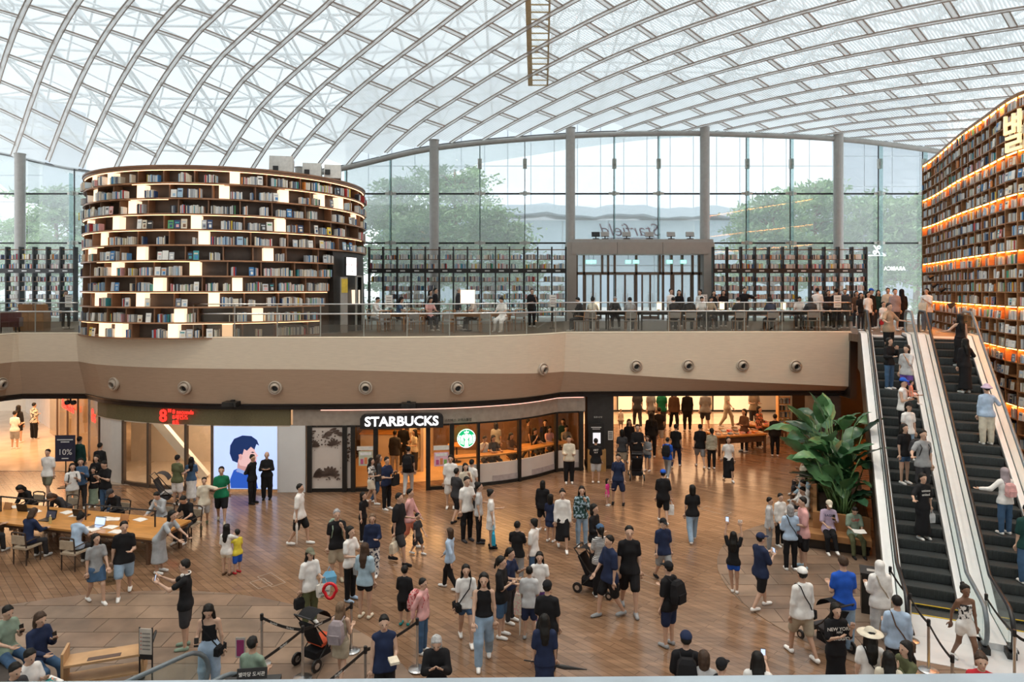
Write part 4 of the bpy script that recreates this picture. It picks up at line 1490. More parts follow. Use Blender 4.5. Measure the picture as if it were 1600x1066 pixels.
# inside the fashion shop
struct(MB().box(-11.6, 28.6, 0, 8.6, .2, 2.96).build('wall_shop_back', M_wallw))
struct(MB().prism([(-15.2, 25.2), (-7.4, 24.4), (-7.4, 28.6), (-15.2, 28.6)], .001, .010).build('floor_shop', mat('shop_floor_cream', (.55, .44, .34), .3)))
br = empty('bracing_column', (-12.9, 25.9, .01), 0, label='thick white slanting column inside the fashion shop window', cat='column')
br_pts = [Vector((-1.15, 0, 2.9)), Vector((1.2, .2, 0))]
MB().bar(br_pts[0], br_pts[1], .30, .30).build('shaft', M_white, br)
for k, x in enumerate((-10.3, -9.2)):
 st = empty('clothes_rail', (x, 27.6, .01), 0, label=['clothes rail with shirts behind the shop glass', 'second clothes rail deeper in the fashion shop'][k], cat='clothes rail', group='clothes rails')
 for sx in (-.4, .4):
  MB().tube([(sx, 0, 0), (sx, 0, 1.4)], .015, 6).build('post', M_chrome, st)
 MB().tube([(-.4, 0, 1.4), (.4, 0, 1.4)], .015, 6).build('rail', M_chrome, st)
 for g in range(6):
  MB().box(-.32 + g * .13, 0, .75, .07, .4, .6).build('garment', mat('garment_%d' % g, [(.5, .5, .5), (.7, .68, .62), (.1, .12, .2), (.35, .2, .15), (.6, .6, .66), (.05, .05, .05)][g], .8), st)
# --- corridor on the far side of the fashion shop
struct(MB().prism([(-34, 27.0), (-14.9, 27.0), (-14.9, 44), (-34, 44)], .001, .012).build('floor_corridor', M_marble))
struct(MB().box(-30, 40.5, 0, 16, .3, 2.96).build('wall_corridor_back', mat('bright_shop_wall', (.75, .64, .5), .5, 0, .06, 1)))
ws = MB()
R = [[(x, y, 0), (x + .12, y, 0), (x + .12, y, 2.96), (x, y, 2.96)] for x, y in ((-15.6, 26.7), (-17.4, 28.7), (-21.0, 32.3), (-28.5, 40))]
struct(ws.loft(R).build('wall_corridor_side', M_wallw))
for k, (x, y) in enumerate(((-16.4, 27.4), (-17.6, 28.7), (-18.9, 30.0), (-20.2, 31.3), (-21.6, 32.7))):
 d = empty('glass_pier', (x - .12, y - .08, .012), .79, label=['first', 'second', 'third', 'fourth', 'fifth'][k] + ' bronze framed glass pier along the marble corridor', cat='pier', group='corridor piers')
 MB().box(0, 0, 0, .08, .08, 2.9).build('post', M_doorf, d)
 MB().box(0, .75, .1, .03, 1.4, 2.7).build('pane', glass_mat('corridor_glass', (.85, .8, .7), .15), d)
text_mesh('x', '8s', .8, .01, M_red, (-17.1, 27.9, 2.0), (PI / 2, 0, -.8)).name = 'red_window_lettering'
bpy.data.objects['red_window_lettering']['label'] = 'red figure and letter on the corridor shop glass'
bpy.data.objects['red_window_lettering']['category'] = 'lettering'
text_mesh('x', '8seconds', .62, .01, M_red, (-19.9, 30.6, 1.95), (PI / 2, 0, -.8)).name = 'red_window_name'
bpy.data.objects['red_window_name']['label'] = 'red shop name running along the far corridor glass'
bpy.data.objects['red_window_name']['category'] = 'lettering'
pb = Gp(102, 762)
ps = empty('poster_stand', pb, .05, label='navy discount poster stand at the mouth of the marble corridor', cat='sign')
MB().box(0, .03, 0, .03, .03, 1.9).build('post', M_black, ps)
MB().box(0, .03, 0, .42, .32, .02).build('base', M_black, ps)
MB().box(0, 0, .95, .70, .03, .95).build('board', mat('navy_poster', (.018, .02, .05), .5), ps)
text_mesh('lettering', '10%', .30, .003, mat('poster_white', (.75, .75, .75), .6), (0, -.02, 1.28), (PI / 2, 0, 0), ps)
for zz, w_ in ((1.72, .56), (1.64, .3), (1.04, .24)):
 MB().box(0, -.018, zz, w_, .005, .035).build('small_print', mat('poster_white', (.75, .75, .75), .6), ps)
# --- concourse opening towards the escalators
def pillar(name, x, y, sx, sy, lab):
 p = empty(name, (x, y, 0), 0, label=lab, cat='pillar')
 MB().box(0, 0, 0, sx, sy, 2.95).build('shaft', M_dpill, p)
 MB().box(0, 0, 0, sx + .06, sy + .06, .12).build('plinth', M_black, p)
 return p
pl1 = pillar('stone_pillar', 3.55, 27.9, 1.05, 1.0, 'charcoal stone pillar between the coffee shop and the concourse')
pillar('stone_pillar', 12.55, 27.6, 1.0, 1.0, 'charcoal stone pillar behind the big-leaved plant')
MB().box(.40, -.515, 1.15, .20, .02, .36).build('notice', M_white, pl1)
for k in range(4):
 MB().box(.40, -.53, 1.22 + k * .07, .15, .004, .03).build('notice_print', M_dpill, pl1)
MB().box(-.10, -.52, 2.02, .34, .02, .09).build('notice', M_black, pl1)
text_mesh('notice_print', '물품보관함', .075, .002, M_white, (-.10, -.535, 2.065), (PI / 2, 0, 0), pl1)
kb = Gp(935, 752)
ki = empty('information_kiosk', (3.35, 27.05, 0), 0, label='black information kiosk with a wooden foot beside the charcoal pillar', cat='kiosk')
MB().box(0, 0, .0, .72, .22, .85).build('kiosk_base', mat('honey_kiosk_wood', (.36, .20, .07), .5, 0, .15, 4), ki)
MB().box(-.02, .02, .85, .62, .12, 1.05).build('kiosk_panel', M_black, ki)
MB().box(0, -.05, 1.1, .3, .015, .42).build('screen', emit_mat('kiosk_screen', (.7, .7, .75), .5), ki)
MB().box(-.02, -.05, 1.72, .4, .01, .03).build('kiosk_print', mat('poster_white', (.75, .75, .75), .6), ki)
MB().box(-.02, -.05, 1.66, .3, .01, .02).build('kiosk_print', mat('poster_white', (.75, .75, .75), .6), ki)
struct(MB().prism([(2.9, 36.4), (22, 36.4), (22, 46), (2.9, 46)], .001, .010).build('floor_far_corridor', M_marble))
struct(MB().box(10.5, 40.3, .0, 16, .2, 2.96).build('wall_concourse_back', mat('bright_shop_wall', (.75, .64, .5), .5)))
struct(MB().box(2.9, 34.5, 0, .2, 8.5, 2.96).build('wall_concourse_side', M_wallw))
struct(MB().box(20.5, 34.5, 0, .2, 16, 2.96).build('wall_concourse_end', M_wallw))
struct(MB().box(10.5, 40.1, .0, 15, .06, .10).build('baseboard_concourse', M_black))
for k, x in enumerate((4.6, 7.4, 10.2, 13.0)):
 d = empty('shop_window', (x, 40.15, .01), 0, label=['first', 'second', 'third', 'fourth'][k] + ' bright shop window across the far marble corridor', cat='window', group='far corridor windows')
 MB().box(0, 0, .1, 2.3, .04, 2.2).build('pane', emit_mat('bright_window', (1, .72, .45), .42), d)
 for sx in (-1.2, 1.2):
  MB().box(sx, -.03, 0, .06, .08, 2.6).build('frame_post', M_darkm, d)
# book tables and a lit shelf in the concourse
M_tbl = mat('dark_table_wood', (.11, .06, .035), .45, 0, .15, 4)
def book_table(px, py, sx, sy, rz, lab, n, seed):
 p = Gp(px, py)
 t = empty('display_table', p, rz, label=lab, cat='table', group='concourse display tables')
 MB().box(0, 0, .78, sx, sy, .07).build('table_top', M_amber, t)
 MB().box(0, 0, .5, sx - .15, sy - .15, .28).build('apron', M_tbl, t)
 for a in (-1, 1):
  for b in (-1, 1):
   MB().box(a * (sx / 2 - .08), b * (sy / 2 - .08), 0, .09, .09, .78).build('leg', M_tbl, t)
 rr = random.Random(seed)
 ca, sa = math.cos(rz), math.sin(rz)
 for k in range(n):
  u = -sx / 2 + .15 + (sx - .3) * (k % (n // 2)) / max(1, n // 2 - 1)
  v = (-.25 if k < n // 2 else .25) * sy
  cw = rr.choice(list(COVERS))
  o = bpy.data.objects.new('stacked_book', PILE)
  COL.objects.link(o)
  o.location = (p.x + u * ca - v * sa, p.y + u * sa + v * ca, .852)
  o.rotation_euler = (0, 0, rz + rr.uniform(-.15, .15))
  o.scale = (1, 1, rr.uniform(.6, 1.6))
  o.material_slots[0].link = 'OBJECT'
  o.material_slots[0].material = M_cov[cw]
  tag(o, '%s book lying %s in the %s row on the %s' % (cw, ORD[k % (n // 2)].replace('top', 'first'), 'front' if k < n // 2 else 'rear', lab.split(' in ')[0].split(' beside ')[0].split(' under ')[0]), 'book', 'books on display tables')
 return t
pm_ = MB()
pm_.box(0, 0, 0, .16, .22, .012)
pm_.box(0, 0, .05, .16, .22, .012)
pm_.box(-.075, 0, .012, .01, .22, .04)
pm_.box(.005, 0, .012, .145, .21, .038, m=1)
PILE = pm_.mesh('stacked_book', fix=True)
PILE.materials.append(M_cov['white'])
PILE.materials.append(M_page)
book_table(1150, 706, 2.4, 1.1, .25, 'long book table in the lit concourse', 16, 1)
book_table(1196, 690, 1.8, 1.0, -.2, 'short book table beside the lit shelf', 10, 2)
ls = empty('lit_bookshelf', (15.2, 36.0, .01), 0, label='low lit wooden bookshelf at the back of the concourse', cat='bookcase')
for k in range(5):
 MB().box(0, 0, .05 + k * .36, 2.4, .35, .04).build('shelf', M_amber, ls)
for sx in (-1.2, 0, 1.2):
 MB().box(sx, 0, 0, .05, .36, 1.7).build('upright', M_amber, ls)
rs = random.Random(4)
bb = MB()
for k in range(4):
 x = -1.1
 while x < 1.1:
  wd = rs.uniform(.03, .06)
  if abs(x) > .06:
   bb.box(15.2 + x, 36.0, .10 + k * .36, wd - .004, .2, rs.uniform(.2, .28), c=COVERS[rs.choice(CW)])
  x += wd
tag(bb.build('shelved_books', M_bk, fix=False), 'books filling the low lit bookshelf in the concourse', 'books', kind='stuff')
# --- air nozzles and projectors on the fascia
NOZ = [(3, 600, 'b'), (178, 600, 'b'), (289, 606, 'b'), (431, 606, 'b'), (571, 606, 'b'), (715, 606, 'b'), (849, 577, 'c'), (993, 572, 'c'), (1076, 571, 'c'), (1160, 571, 'c'), (1243, 572, 'c')]
NL = ['at the frame edge beyond the balcony corner', 'above the corridor poster stand', 'above the red figure eight sign', 'above the white shop panel', 'above the coffee shop name board', 'above the hanging round logo', 'just before the fascia bend', 'above the dark pillar, first on the straight fascia', 'second on the straight fascia', 'third on the straight fascia', 'last before the escalators']
M_noz = mat('cream_nozzle_metal', (.50, .42, .34), .4, .2, .05, 5)
for (px, py, kind), nl in zip(NOZ, NL):
 # find the fascia depth at that height
 for ins in (.05, .2, .3):
  q, n = edge_at(px, ins)
 q, n = edge_at(px, .07 if kind == 'c' else .23)
 z = HC - (py - HY) * q.y / F
 o = empty('air_nozzle', (q.x, q.y, z), math.atan2(-n.x, n.y), label='round cream air nozzle ' + nl, cat='vent', group='air nozzles along the fascia')
 fl = MB()
 fl.loft([disc(.24, .03), disc(.24, -.05), disc(.19, -.07), disc(.185, .03)], cap=False)
 a = fl.build('flange', M_noz, o, smooth=True)
 m = MB().loft([disc(.185, .02), disc(.165, -.10), disc(.12, -.15), disc(.105, -.08), disc(.09, .0)], cap=False)
 b = m.build('nozzle_ball', M_noz, o, smooth=True)
 c = MB().loft([disc(.13, .0), disc(.13, -.02)]).build('dark_throat', M_black, o)
 for h in (b,):
  h.rotation_euler = (.25, 0, .12)
for px, py, lab in ((357, 632, 'black projector box under the balcony near the red sign'), (637, 634, 'black projector box under the balcony above the name board')):
 q, n = edge_at(px, .05)
 z = HC - (py + 4 - HY) * q.y / F
 p = empty('projector', (q.x, q.y, z), math.atan2(-n.x, n.y), label=lab, cat='projector', group='projectors under the balcony')
 MB().box(0, .18, 0, .5, .42, .16).build('housing', M_darkm, p)
 MB().tube([(.1, .02, .08), (.1, -.06, .07)], [.06, .07], 12).build('lens', M_black, p)
 MB().box(0, .3, .14, .12, .2, .06).build('bracket', M_black, p)
cm = empty('security_camera', Vector((-17.2, 26.6, 2.70)), 0, label='black twin camera hung at the corner of the marble corridor', cat='camera')
MB().box(0, 0, .1, .05, .05, .16).build('bracket', M_black, cm)
for s in (-1, 1):
 MB().tube([(s * .12, -.06, .08), (s * .12, .06, .08)], .09, 10).build('camera_head', M_black, cm)
# cubic speakers on top of the drum
for px, py, h_, lab in ((440, 262, .75, 'white speaker box tilted on top of the drum bookcase'), (488, 276, .62, 'grey speaker box in the pair on the drum bookcase'), (520, 280, .55, 'last grey speaker box on the drum bookcase'), (290, 262, .22, 'low grey vent unit on top of the drum bookcase')):
 Y = 26.4 if px < 470 else 27.2
 x = (px - CX) * Y / F
 o = empty('speaker_box' if h_ > .3 else 'roof_vent', (x, Y, DZT - .04), .2, label=lab, cat='speaker' if h_ > .3 else 'vent')
 if h_ > .3:
  MB().box(0, 0, .12, h_ * 1.15, .6, h_, rx=-.18).build('cabinet', mat('speaker_grey', (.62, .61, .58), .6), o)
  MB().box(-.18, -.315, .30, .2, .02, .2).build('grille', M_black, o)
  MB().box(0, 0, 0, .3, .3, .14).build('foot', M_steel, o)
 else:
  MB().lathe([(.3, 0), (.3, .2), (.36, .22), (.36, .3)], 0, 0, 0, 14).build('hood', M_steel, o)
  MB().lathe([(.34, .3), (.1, .36)], 0, 0, 0, 14).build('cap', M_steel, o)
# ------------------------------------------------------------------ escalators
EB = Vector((9.25, 14.95, 0))
ET = math.radians(-23.9)
EDIR = Vector((-math.sin(ET), math.cos(ET), 0))
ERT = Vector((math.cos(ET), math.sin(ET), 0))
ERUN = 9.5
SPACING = 1.78
def ez(y):
 return max(0.0, min(UF, (y - .45) * UF / ERUN))
def eworld(k, x, y, dz=0.0):
 """point in escalator k's own frame"""
 return EB + ERT * (x + SPACING * k) + EDIR * y + Vector((0, 0, ez(y) + dz))
M_deck = mat('sky_whitened_steel_deck', (.86, .86, .87), .3, .0, .03, 4)  # stainless deck; the sky's reflection is painted in as white
M_rail = mat('black_rubber_handrail', (.015, .015, .017), .35)
M_railg = mat('grey_rubber_handrail', (.15, .18, .20), .3)
M_step = mat('dark_step_metal', (.050, .058, .060), .45, .4, .1, 20)
M_tread = mat('ribbed_tread_metal', (.085, .095, .098), .4, .5, .15, 30)
M_yel = mat('yellow_step_edge', (.65, .45, .03), .6)
M_eglass = glass_mat('escalator_glass', (.90, .95, .95), .06, .05, (.7, .8, .8))
M_clad = mat('black_brown_cladding', (.035, .026, .021), .4, .1, .1, 4)
M_plate = mat('pale_landing_stone', (.66, .67, .68), .3, 0, .06, 2)
PR = [-1.1, -.4, 0, .45, .8] + [.8 + (ERUN - .5) * k / 10 for k in range(1, 11)] + [ERUN + .45, 10.4, 11.3]
def prof(dz, ys=PR):
 return [(y, ez(y) + dz) for y in ys]
stepm = MB()
stepm.box(0, 0, -.22, 1.0, .40, .20)
stepm.box(0, 0, -.02, 1.0, .40, .02, m=1)
for q in range(12):
 stepm.box(-.46 + q * .0836, -.205, -.2, .04, .012, .18)
STEP = stepm.mesh('step', fix=True)
STEP.materials.append(M_step)
STEP.materials.append(M_tread)
for k, lab in ((0, 'down escalator beside the planted bench'), (1, 'up escalator beside the tall curved bookcase')):
 e = empty('escalator', EB + ERT * (SPACING * k), ET, label=lab, cat='escalator', group='pair of escalators')
 for s in range(26):
  y = .2 + s * .4
  o = put('step', STEP, None, e)
  o.location = (0, y, max(.02, ez(y)))
  if s in (0, 1):
   MB().box(0, y - .205, o.location.z, 1.0, .03, .012).build('yellow_edge', M_yel, e)
 for s in (-1, 1):
  # deck strips: skirt, inner deck, outer deck
  for x0, x1, dz, mt, nm in ((.50, .53, .06, M_black, 'skirt'), (.53, .66, .14, M_deck, 'inner_deck'), (.69, .89, .15, M_deck, 'outer_deck')):
   R = []
   for y, z in prof(dz):
    R.append([(s * x0, y, z - .16), (s * x1, y, z - .16), (s * x1, y, z), (s * x0, y, z)])
   MB().loft(R).build(nm, mt, e)
  R = [[(s * .665, y, z), (s * .685, y, z), (s * .685, y, z + .82), (s * .665, y, z + .82)] for y, z in prof(.08)]
  MB().loft(R).build('glass_balustrade', M_eglass, e)
  # handrail with its newel loops
  P = [(s * .675, y, z + .93) for y, z in prof(0)]
  r = .40
  lo = [(s * .675, -1.1 - r * math.sin(a), .93 - r + r * math.cos(a)) for a in [PI * q / 8 for q in range(8, 0, -1)]]
  hi = [(s * .675, 11.3 + r * math.sin(a), UF + .93 - r + r * math.cos(a)) for a in [PI * q / 8 for q in range(1, 9)]]
  MB().tube(lo + P + hi, .045, 8).build('handrail', M_rail if s < 0 else M_railg, e, smooth=True)
  for base, sg_ in (((-1.1, .13), -1), ((11.3, UF + .13), 1)):
   g = MB()
   pts = [(s * .675, base[0] + sg_ * r * math.sin(PI * q / 10), base[1] + .4 + r * math.cos(PI * q / 10)) for q in range(11)]
   g.add([(p[0] - .008, p[1], p[2]) for p in pts] + [(p[0] + .008, p[1], p[2]) for p in pts], [tuple(range(11)), tuple(range(21, 10, -1))])
   g.build('newel_glass', M_eglass, e)
  MB().box(s * .675, -1.15, .0, .16, .5, .14).build('newel_base', M_black, e)
 # truss cladding
 for s in ((-1,) if k == 0 else (1,)):
  R = []
  for y, z in prof(0):
   R.append([(s * .88, y, max(0.0, z - 1.25)), (s * .92, y, max(0.0, z - 1.25)), (s * .92, y, z + .12), (s * .88, y, z + .12)])
  MB().loft(R).build('side_cladding', M_clad, e)
 R = [[(-.88, y, max(.0, z - 1.25)), (.88, y, max(.0, z - 1.25)), (.88, y, max(.01, z - 1.18)), (-.88, y, max(.01, z - 1.18))] for y, z in prof(0)]
 MB().loft(R).build('underside', M_clad, e)
 MB().box(0, -.55, .004, 1.3, 1.05, .016).build('comb_plate', M_plate, e)
 MB().box(0, 11.0, UF - .06, 1.3, 1.1, .07).build('comb_plate', M_plate, e)
 # stickers on the inner deck
 for y, c, nm, sd in ((5.2, (.70, .55, .05), 'yellow_sticker', 1), (2.2, (.70, .55, .05), 'yellow_sticker', 1), (1.1, (.62, .18, .40), 'pink_sticker', 1), (8.6, (.62, .18, .40), 'pink_sticker', 1)):
  z = ez(y) + .123
  sl = UF / ERUN
  MB().hexa([(sd * .55, y - .28, z - .28 * sl), (sd * .645, y - .28, z - .28 * sl), (sd * .645, y + .28, z + .28 * sl), (sd * .55, y + .28, z + .28 * sl),
     (sd * .55, y - .28, z - .28 * sl + .006), (sd * .645, y - .28, z - .28 * sl + .006), (sd * .645, y + .28, z + .28 * sl + .006), (sd * .55, y + .28, z + .28 * sl + .006)]).build(nm, mat(nm, c, .5), e)
lp_ = MB()
c0 = [EB + ERT * a + EDIR * b for a, b in ((-.75, -2.15), (4.6, -2.15), (4.6, -.3), (-.75, -.3))]
struct(lp_.prism([(p.x, p.y) for p in c0], .0, .018).build('floor_landing_plate', M_plate))
for a, b in ((-.15, -2.9), (2.6, -2.75)):
 p = EB + ERT * a + EDIR * b
 MB().box(p.x, p.y, .008, 1.3, .42, .016, ET).build('tactile_paving', mat('yellow_tactile_paving', (.62, .36, .08), .7, 0, .1, 30), floor)
# wall closing the slab opening beside the escalators
struct(MB().hexa([(13.25, 26.75, 2.9), (13.5, 26.75, 2.9), (13.5, 30, 2.9), (13.25, 30, 2.9), (13.25, 26.75, UF), (13.5, 26.75, UF), (13.5, 30, UF), (13.25, 30, UF)]).build('wall_void', M_clad))
struct(MB().box(19.5, 33, 0, 12, .2, UF - .3).build('wall_under_landing', M_clad))
# ------------------------------------------------------------------ planter bench and its big-leaved plants
M_tan = mat('tan_leather', (.36, .175, .07), .45, 0, .1, 6, .05)
M_soil = mat('dark_planter_soil', (.03, .022, .016), .9, 0, .3, 10)
def el(x, y, z=0.0):
 return EB + ERT * x + EDIR * y + Vector((0, 0, z))
pb_ = empty('planter_bench', el(-1.75, 6.0), ET, label='long dark planter wrapped by a tan leather bench beside the escalator', cat='bench')
def pbx(name, x0, x1, y0, y1, z0, z1, mt):
 return MB().box((x0 + x1) / 2 + 1.75, (y0 + y1) / 2 - 6.0, z0, x1 - x0, y1 - y0, z1 - z0).build(name, mt, pb_)
pbx('planter_box', -2.35, -1.0, 3.75, 9.3, 0, .75, M_clad)
pbx('soil', -2.28, -1.07, 3.82, 9.2, .70, .78, M_soil)
pbx('seat', -2.95, -1.0, 3.15, 3.70, .30, .46, M_tan)
pbx('seat_plinth', -2.85, -1.05, 3.3, 3.72, 0, .30, M_clad)
pbx('backrest', -2.45, -1.0, 3.66, 3.76, .46, .92, M_tan)
for k in range(4):
 y0 = 3.75 + k * 1.38
 pbx('seat', -2.95, -2.42, y0 + .02, y0 + 1.36, .30, .46, M_tan)
 pbx('backrest', -2.45, -2.34, y0 + .02, y0 + 1.36, .46, .92, M_tan)
pbx('seat_plinth', -2.88, -2.36, 3.75, 9.25, 0, .30, M_clad)
M_lf = [mat('glossy_leaf_%d' % i, c, .32, 0, .25, 5) for i, c in enumerate([(.045, .125, .05), (.07, .18, .07), (.028, .085, .042), (.10, .22, .09)])]
M_stem = mat('leaf_stalk', (.10, .19, .06), .5)
def leaf_mesh(p0, direc, L, W, droop, roll, rr):
 """paddle leaf with a folded midrib"""
 m = MB()
 side = direc.cross(Vector((0, 0, 1)))
 if side.length < .1:
  side = Vector((1, 0, 0))
 side.normalize()
 up = side.cross(direc).normalized()
 side, up = side * math.cos(roll) + up * math.sin(roll), up * math.cos(roll) - side * math.sin(roll)
 R = []
 n = 8
 for k in range(n + 1):
  t = k / n
  c = p0 + direc * (L * t) - Vector((0, 0, droop * L * t * t))
  wd = W * .5 * (math.sin(PI * min(1, t * .97 + .03)) ** .7) * (1.08 - .25 * t)
  ww = max(wd, .004)
  e = .08 * ww * (1 if k % 2 else -1)
  R.append([c - side * ww + up * (ww * .28 + e), c - side * ww * .5 + up * ww * .10, c, c + side * ww * .5 + up * ww * .10, c + side * ww + up * (ww * .28 - e)])
 m.loft(R, wrap=False, cap=False)
 return m
PLN = ['tallest big-leaved plant in the middle of the planter', 'big-leaved plant leaning out over the bench', 'big-leaved plant at the near end of the planter', 'big-leaved plant against the escalator flank', 'big-leaved plant at the far end of the planter', 'low big-leaved plant behind the reading boy']
for k, (x, y, H, n) in enumerate(((-1.8, 5.4, 3.3, 20), (-2.15, 6.4, 2.9, 20), (-1.85, 4.5, 2.3, 22), (-1.5, 5.0, 2.3, 16), (-1.9, 8.0, 2.8, 16), (-1.6, 4.1, 1.3, 16))):
 rr = random.Random(50 + k)
 pl = empty('leafy_plant', el(x, y, .78), ET, label=PLN[k], cat='plant', group='plants in the planter bench')
 for q in range(n):
  a = rr.uniform(0, 2 * PI)
  tilt = rr.uniform(.05, .55)
  ln = H * rr.uniform(.3, .78)
  d = Vector((math.cos(a) * tilt, math.sin(a) * tilt, 1)).normalized()
  base = Vector((rr.uniform(-.12, .12), rr.uniform(-.12, .12), 0))
  tip = base + d * ln
  st = MB().tube([base, base.lerp(tip, .5) + Vector((0, 0, .05)), tip], [.03, .022, .015], 6).build('stalk', M_stem, pl, smooth=True)
  d2 = Vector((math.cos(a) * (tilt + rr.uniform(.1, .9)), math.sin(a) * (tilt + rr.uniform(.1, .9)), rr.uniform(.3, 1.0))).normalized()
  leaf_mesh(tip, d2, rr.uniform(.7, 1.15) * (.75 + H * .12), rr.uniform(.34, .56), rr.uniform(.05, .6), rr.uniform(-.7, .7), rr).build('leaf', rr.choice(M_lf), pl, smooth=True, fix=False)
# ------------------------------------------------------------------ people: bodies grown as one smooth surface around a posed skeleton
def snet(d, xs, ys, zs):
 """surface nets: one vertex per crossed cell, quads around crossed edges"""
 s = d < 0
 c = [s[:-1, :-1, :-1], s[1:, :-1, :-1], s[:-1, 1:, :-1], s[1:, 1:, :-1], s[:-1, :-1, 1:], s[1:, :-1, 1:], s[:-1, 1:, 1:], s[1:, 1:, 1:]]
 cnt = sum(x.astype(np.int8) for x in c)
 I, J, K = np.nonzero((cnt > 0) & (cnt < 8))
 if len(I) == 0:
  return np.zeros((0, 3)), []
 vid = np.full(cnt.shape, -1, dtype=np.int64)
 vid[I, J, K] = np.arange(len(I))
 acc = np.zeros((len(I), 3))
 num = np.zeros(len(I))
 off = [(0, 0, 0), (1, 0, 0), (0, 1, 0), (1, 1, 0), (0, 0, 1), (1, 0, 1), (0, 1, 1), (1, 1, 1)]
 for a, b in ((0, 1), (2, 3), (4, 5), (6, 7), (0, 2), (1, 3), (4, 6), (5, 7), (0, 4), (1, 5), (2, 6), (3, 7)):
  oa, ob = off[a], off[b]
  da = d[I + oa[0], J + oa[1], K + oa[2]]
  db = d[I + ob[0], J + ob[1], K + ob[2]]
  x = (da < 0) != (db < 0)
  t = np.where(x, da / np.where(x, da - db, 1), 0)
  pa = np.stack([xs[I + oa[0]], ys[J + oa[1]], zs[K + oa[2]]], 1)
  pb = np.stack([xs[I + ob[0]], ys[J + ob[1]], zs[K + ob[2]]], 1)
  acc += np.where(x[:, None], pa + (pb - pa) * t[:, None], 0)
  num += x
 V = acc / num[:, None]
 Q = []
 # edges along x, y, z
 e = s[:-1, 1:-1, 1:-1] != s[1:, 1:-1, 1:-1]
 i, j, k = np.nonzero(e)
 j1, k1 = j + 1, k + 1
 q = np.stack([vid[i, j, k], vid[i, j1, k], vid[i, j1, k1], vid[i, j, k1]], 1)
 fl = s[i, j1, k1]
 q[~fl] = q[~fl][:, ::-1]
 Q.append(q)
 e = s[1:-1, :-1, 1:-1] != s[1:-1, 1:, 1:-1]
 i, j, k = np.nonzero(e)
 i1, k1 = i + 1, k + 1
 q = np.stack([vid[i, j, k], vid[i, j, k1], vid[i1, j, k1], vid[i1, j, k]], 1)
 fl = s[i1, j, k1]
 q[~fl] = q[~fl][:, ::-1]
 Q.append(q)
 e = s[1:-1, 1:-1, :-1] != s[1:-1, 1:-1, 1:]
 i, j, k = np.nonzero(e)
 i1, j1 = i + 1, j + 1
 q = np.stack([vid[i, j, k], vid[i1, j, k], vid[i1, j1, k], vid[i, j1, k]], 1)
 fl = s[i1, j1, k]
 q[~fl] = q[~fl][:, ::-1]
 Q.append(q)
 return V, np.concatenate(Q)
def axis(lo, hi, res, f0=None, f1=None, fine=None):
 """grid line positions, finer between f0 and f1"""
 out = [lo]
 while out[-1] < hi:
  st = fine if (fine and f0 - fine < out[-1] < f1) else res
  out.append(out[-1] + st)
 return np.array(out)
def grow(prims, res, k=.025, head=None, fine=None, fuzz=0.0):
 """prims: (a, b, ra, rb, flat axis or None, flat factor, cut planes)"""
 lo = np.min([np.minimum(p[0], p[1]) - max(p[2], p[3]) for p in prims], 0) - res * 2
 hi = np.max([np.maximum(p[0], p[1]) + max(p[2], p[3]) for p in prims], 0) + res * 2
 if head is not None:
  ax = [axis(lo[i], hi[i], res, head[i] - .12, head[i] + .13, fine) for i in range(3)]
 else:
  ax = [axis(lo[i], hi[i], res) for i in range(3)]
 xs, ys, zs = ax
 D = np.full((len(xs), len(ys), len(zs)), 1.0)
 for a, b, ra, rb, fa, fk, cuts in prims:
  pad = max(ra, rb) + .07
  l, h = np.minimum(a, b) - pad, np.maximum(a, b) + pad
  sl = [slice(max(0, np.searchsorted(ax[i], l[i]) - 1), np.searchsorted(ax[i], h[i]) + 1) for i in range(3)]
  X, Y, Z = np.meshgrid(xs[sl[0]], ys[sl[1]], zs[sl[2]], indexing='ij')
  P = np.stack([X, Y, Z], -1)
  q = P - a
  ab = b - a
  if fa is not None:
   q = q + fa * ((q @ fa) * (1 / fk - 1))[..., None]
   ab = ab + fa * ((ab @ fa) * (1 / fk - 1))
  L2 = ab @ ab
  t = np.clip((q @ ab) / L2, 0, 1) if L2 > 1e-9 else np.zeros(q.shape[:-1])
  d = np.sqrt(((q - t[..., None] * ab) ** 2).sum(-1)) - (ra + (rb - ra) * t)
  if fa is not None:
   d = d * (.5 + .5 * fk)
  for cp, cn in cuts or ():
   d = np.maximum(d, (P - cp) @ cn)
  cur = D[sl[0], sl[1], sl[2]]
  hh = np.clip(.5 + .5 * (cur - d) / k, 0, 1)
  D[sl[0], sl[1], sl[2]] = cur * (1 - hh) + d * hh - k * hh * (1 - hh)
 if fuzz:
  X, Y, Z = np.meshgrid(xs, ys, zs, indexing='ij')
  D = D + fuzz * np.sin(150 * X + 40 * Z) * np.sin(140 * Y + 30 * X) + fuzz * .6 * np.sin(90 * Z + 60 * Y)
 return snet(D, xs, ys, zs)
def np_mesh(name, V, Q):
 me = bpy.data.meshes.new(name)
 me.vertices.add(len(V))
 me.vertices.foreach_set('co', np.asarray(V, dtype=np.float32).ravel())
 Q = np.asarray(Q, dtype=np.int32)
 me.loops.add(Q.size)
 me.loops.foreach_set('vertex_index', Q.ravel())
 me.polygons.add(len(Q))
 me.polygons.foreach_set('loop_start', np.arange(0, Q.size, 4, dtype=np.int32))
 me.polygons.foreach_set('use_smooth', np.ones(len(Q), dtype=bool))
 me.update(calc_edges=True)
 return me
def nv(*a):
 v = np.array(a, dtype=float)
 return v / np.linalg.norm(v)
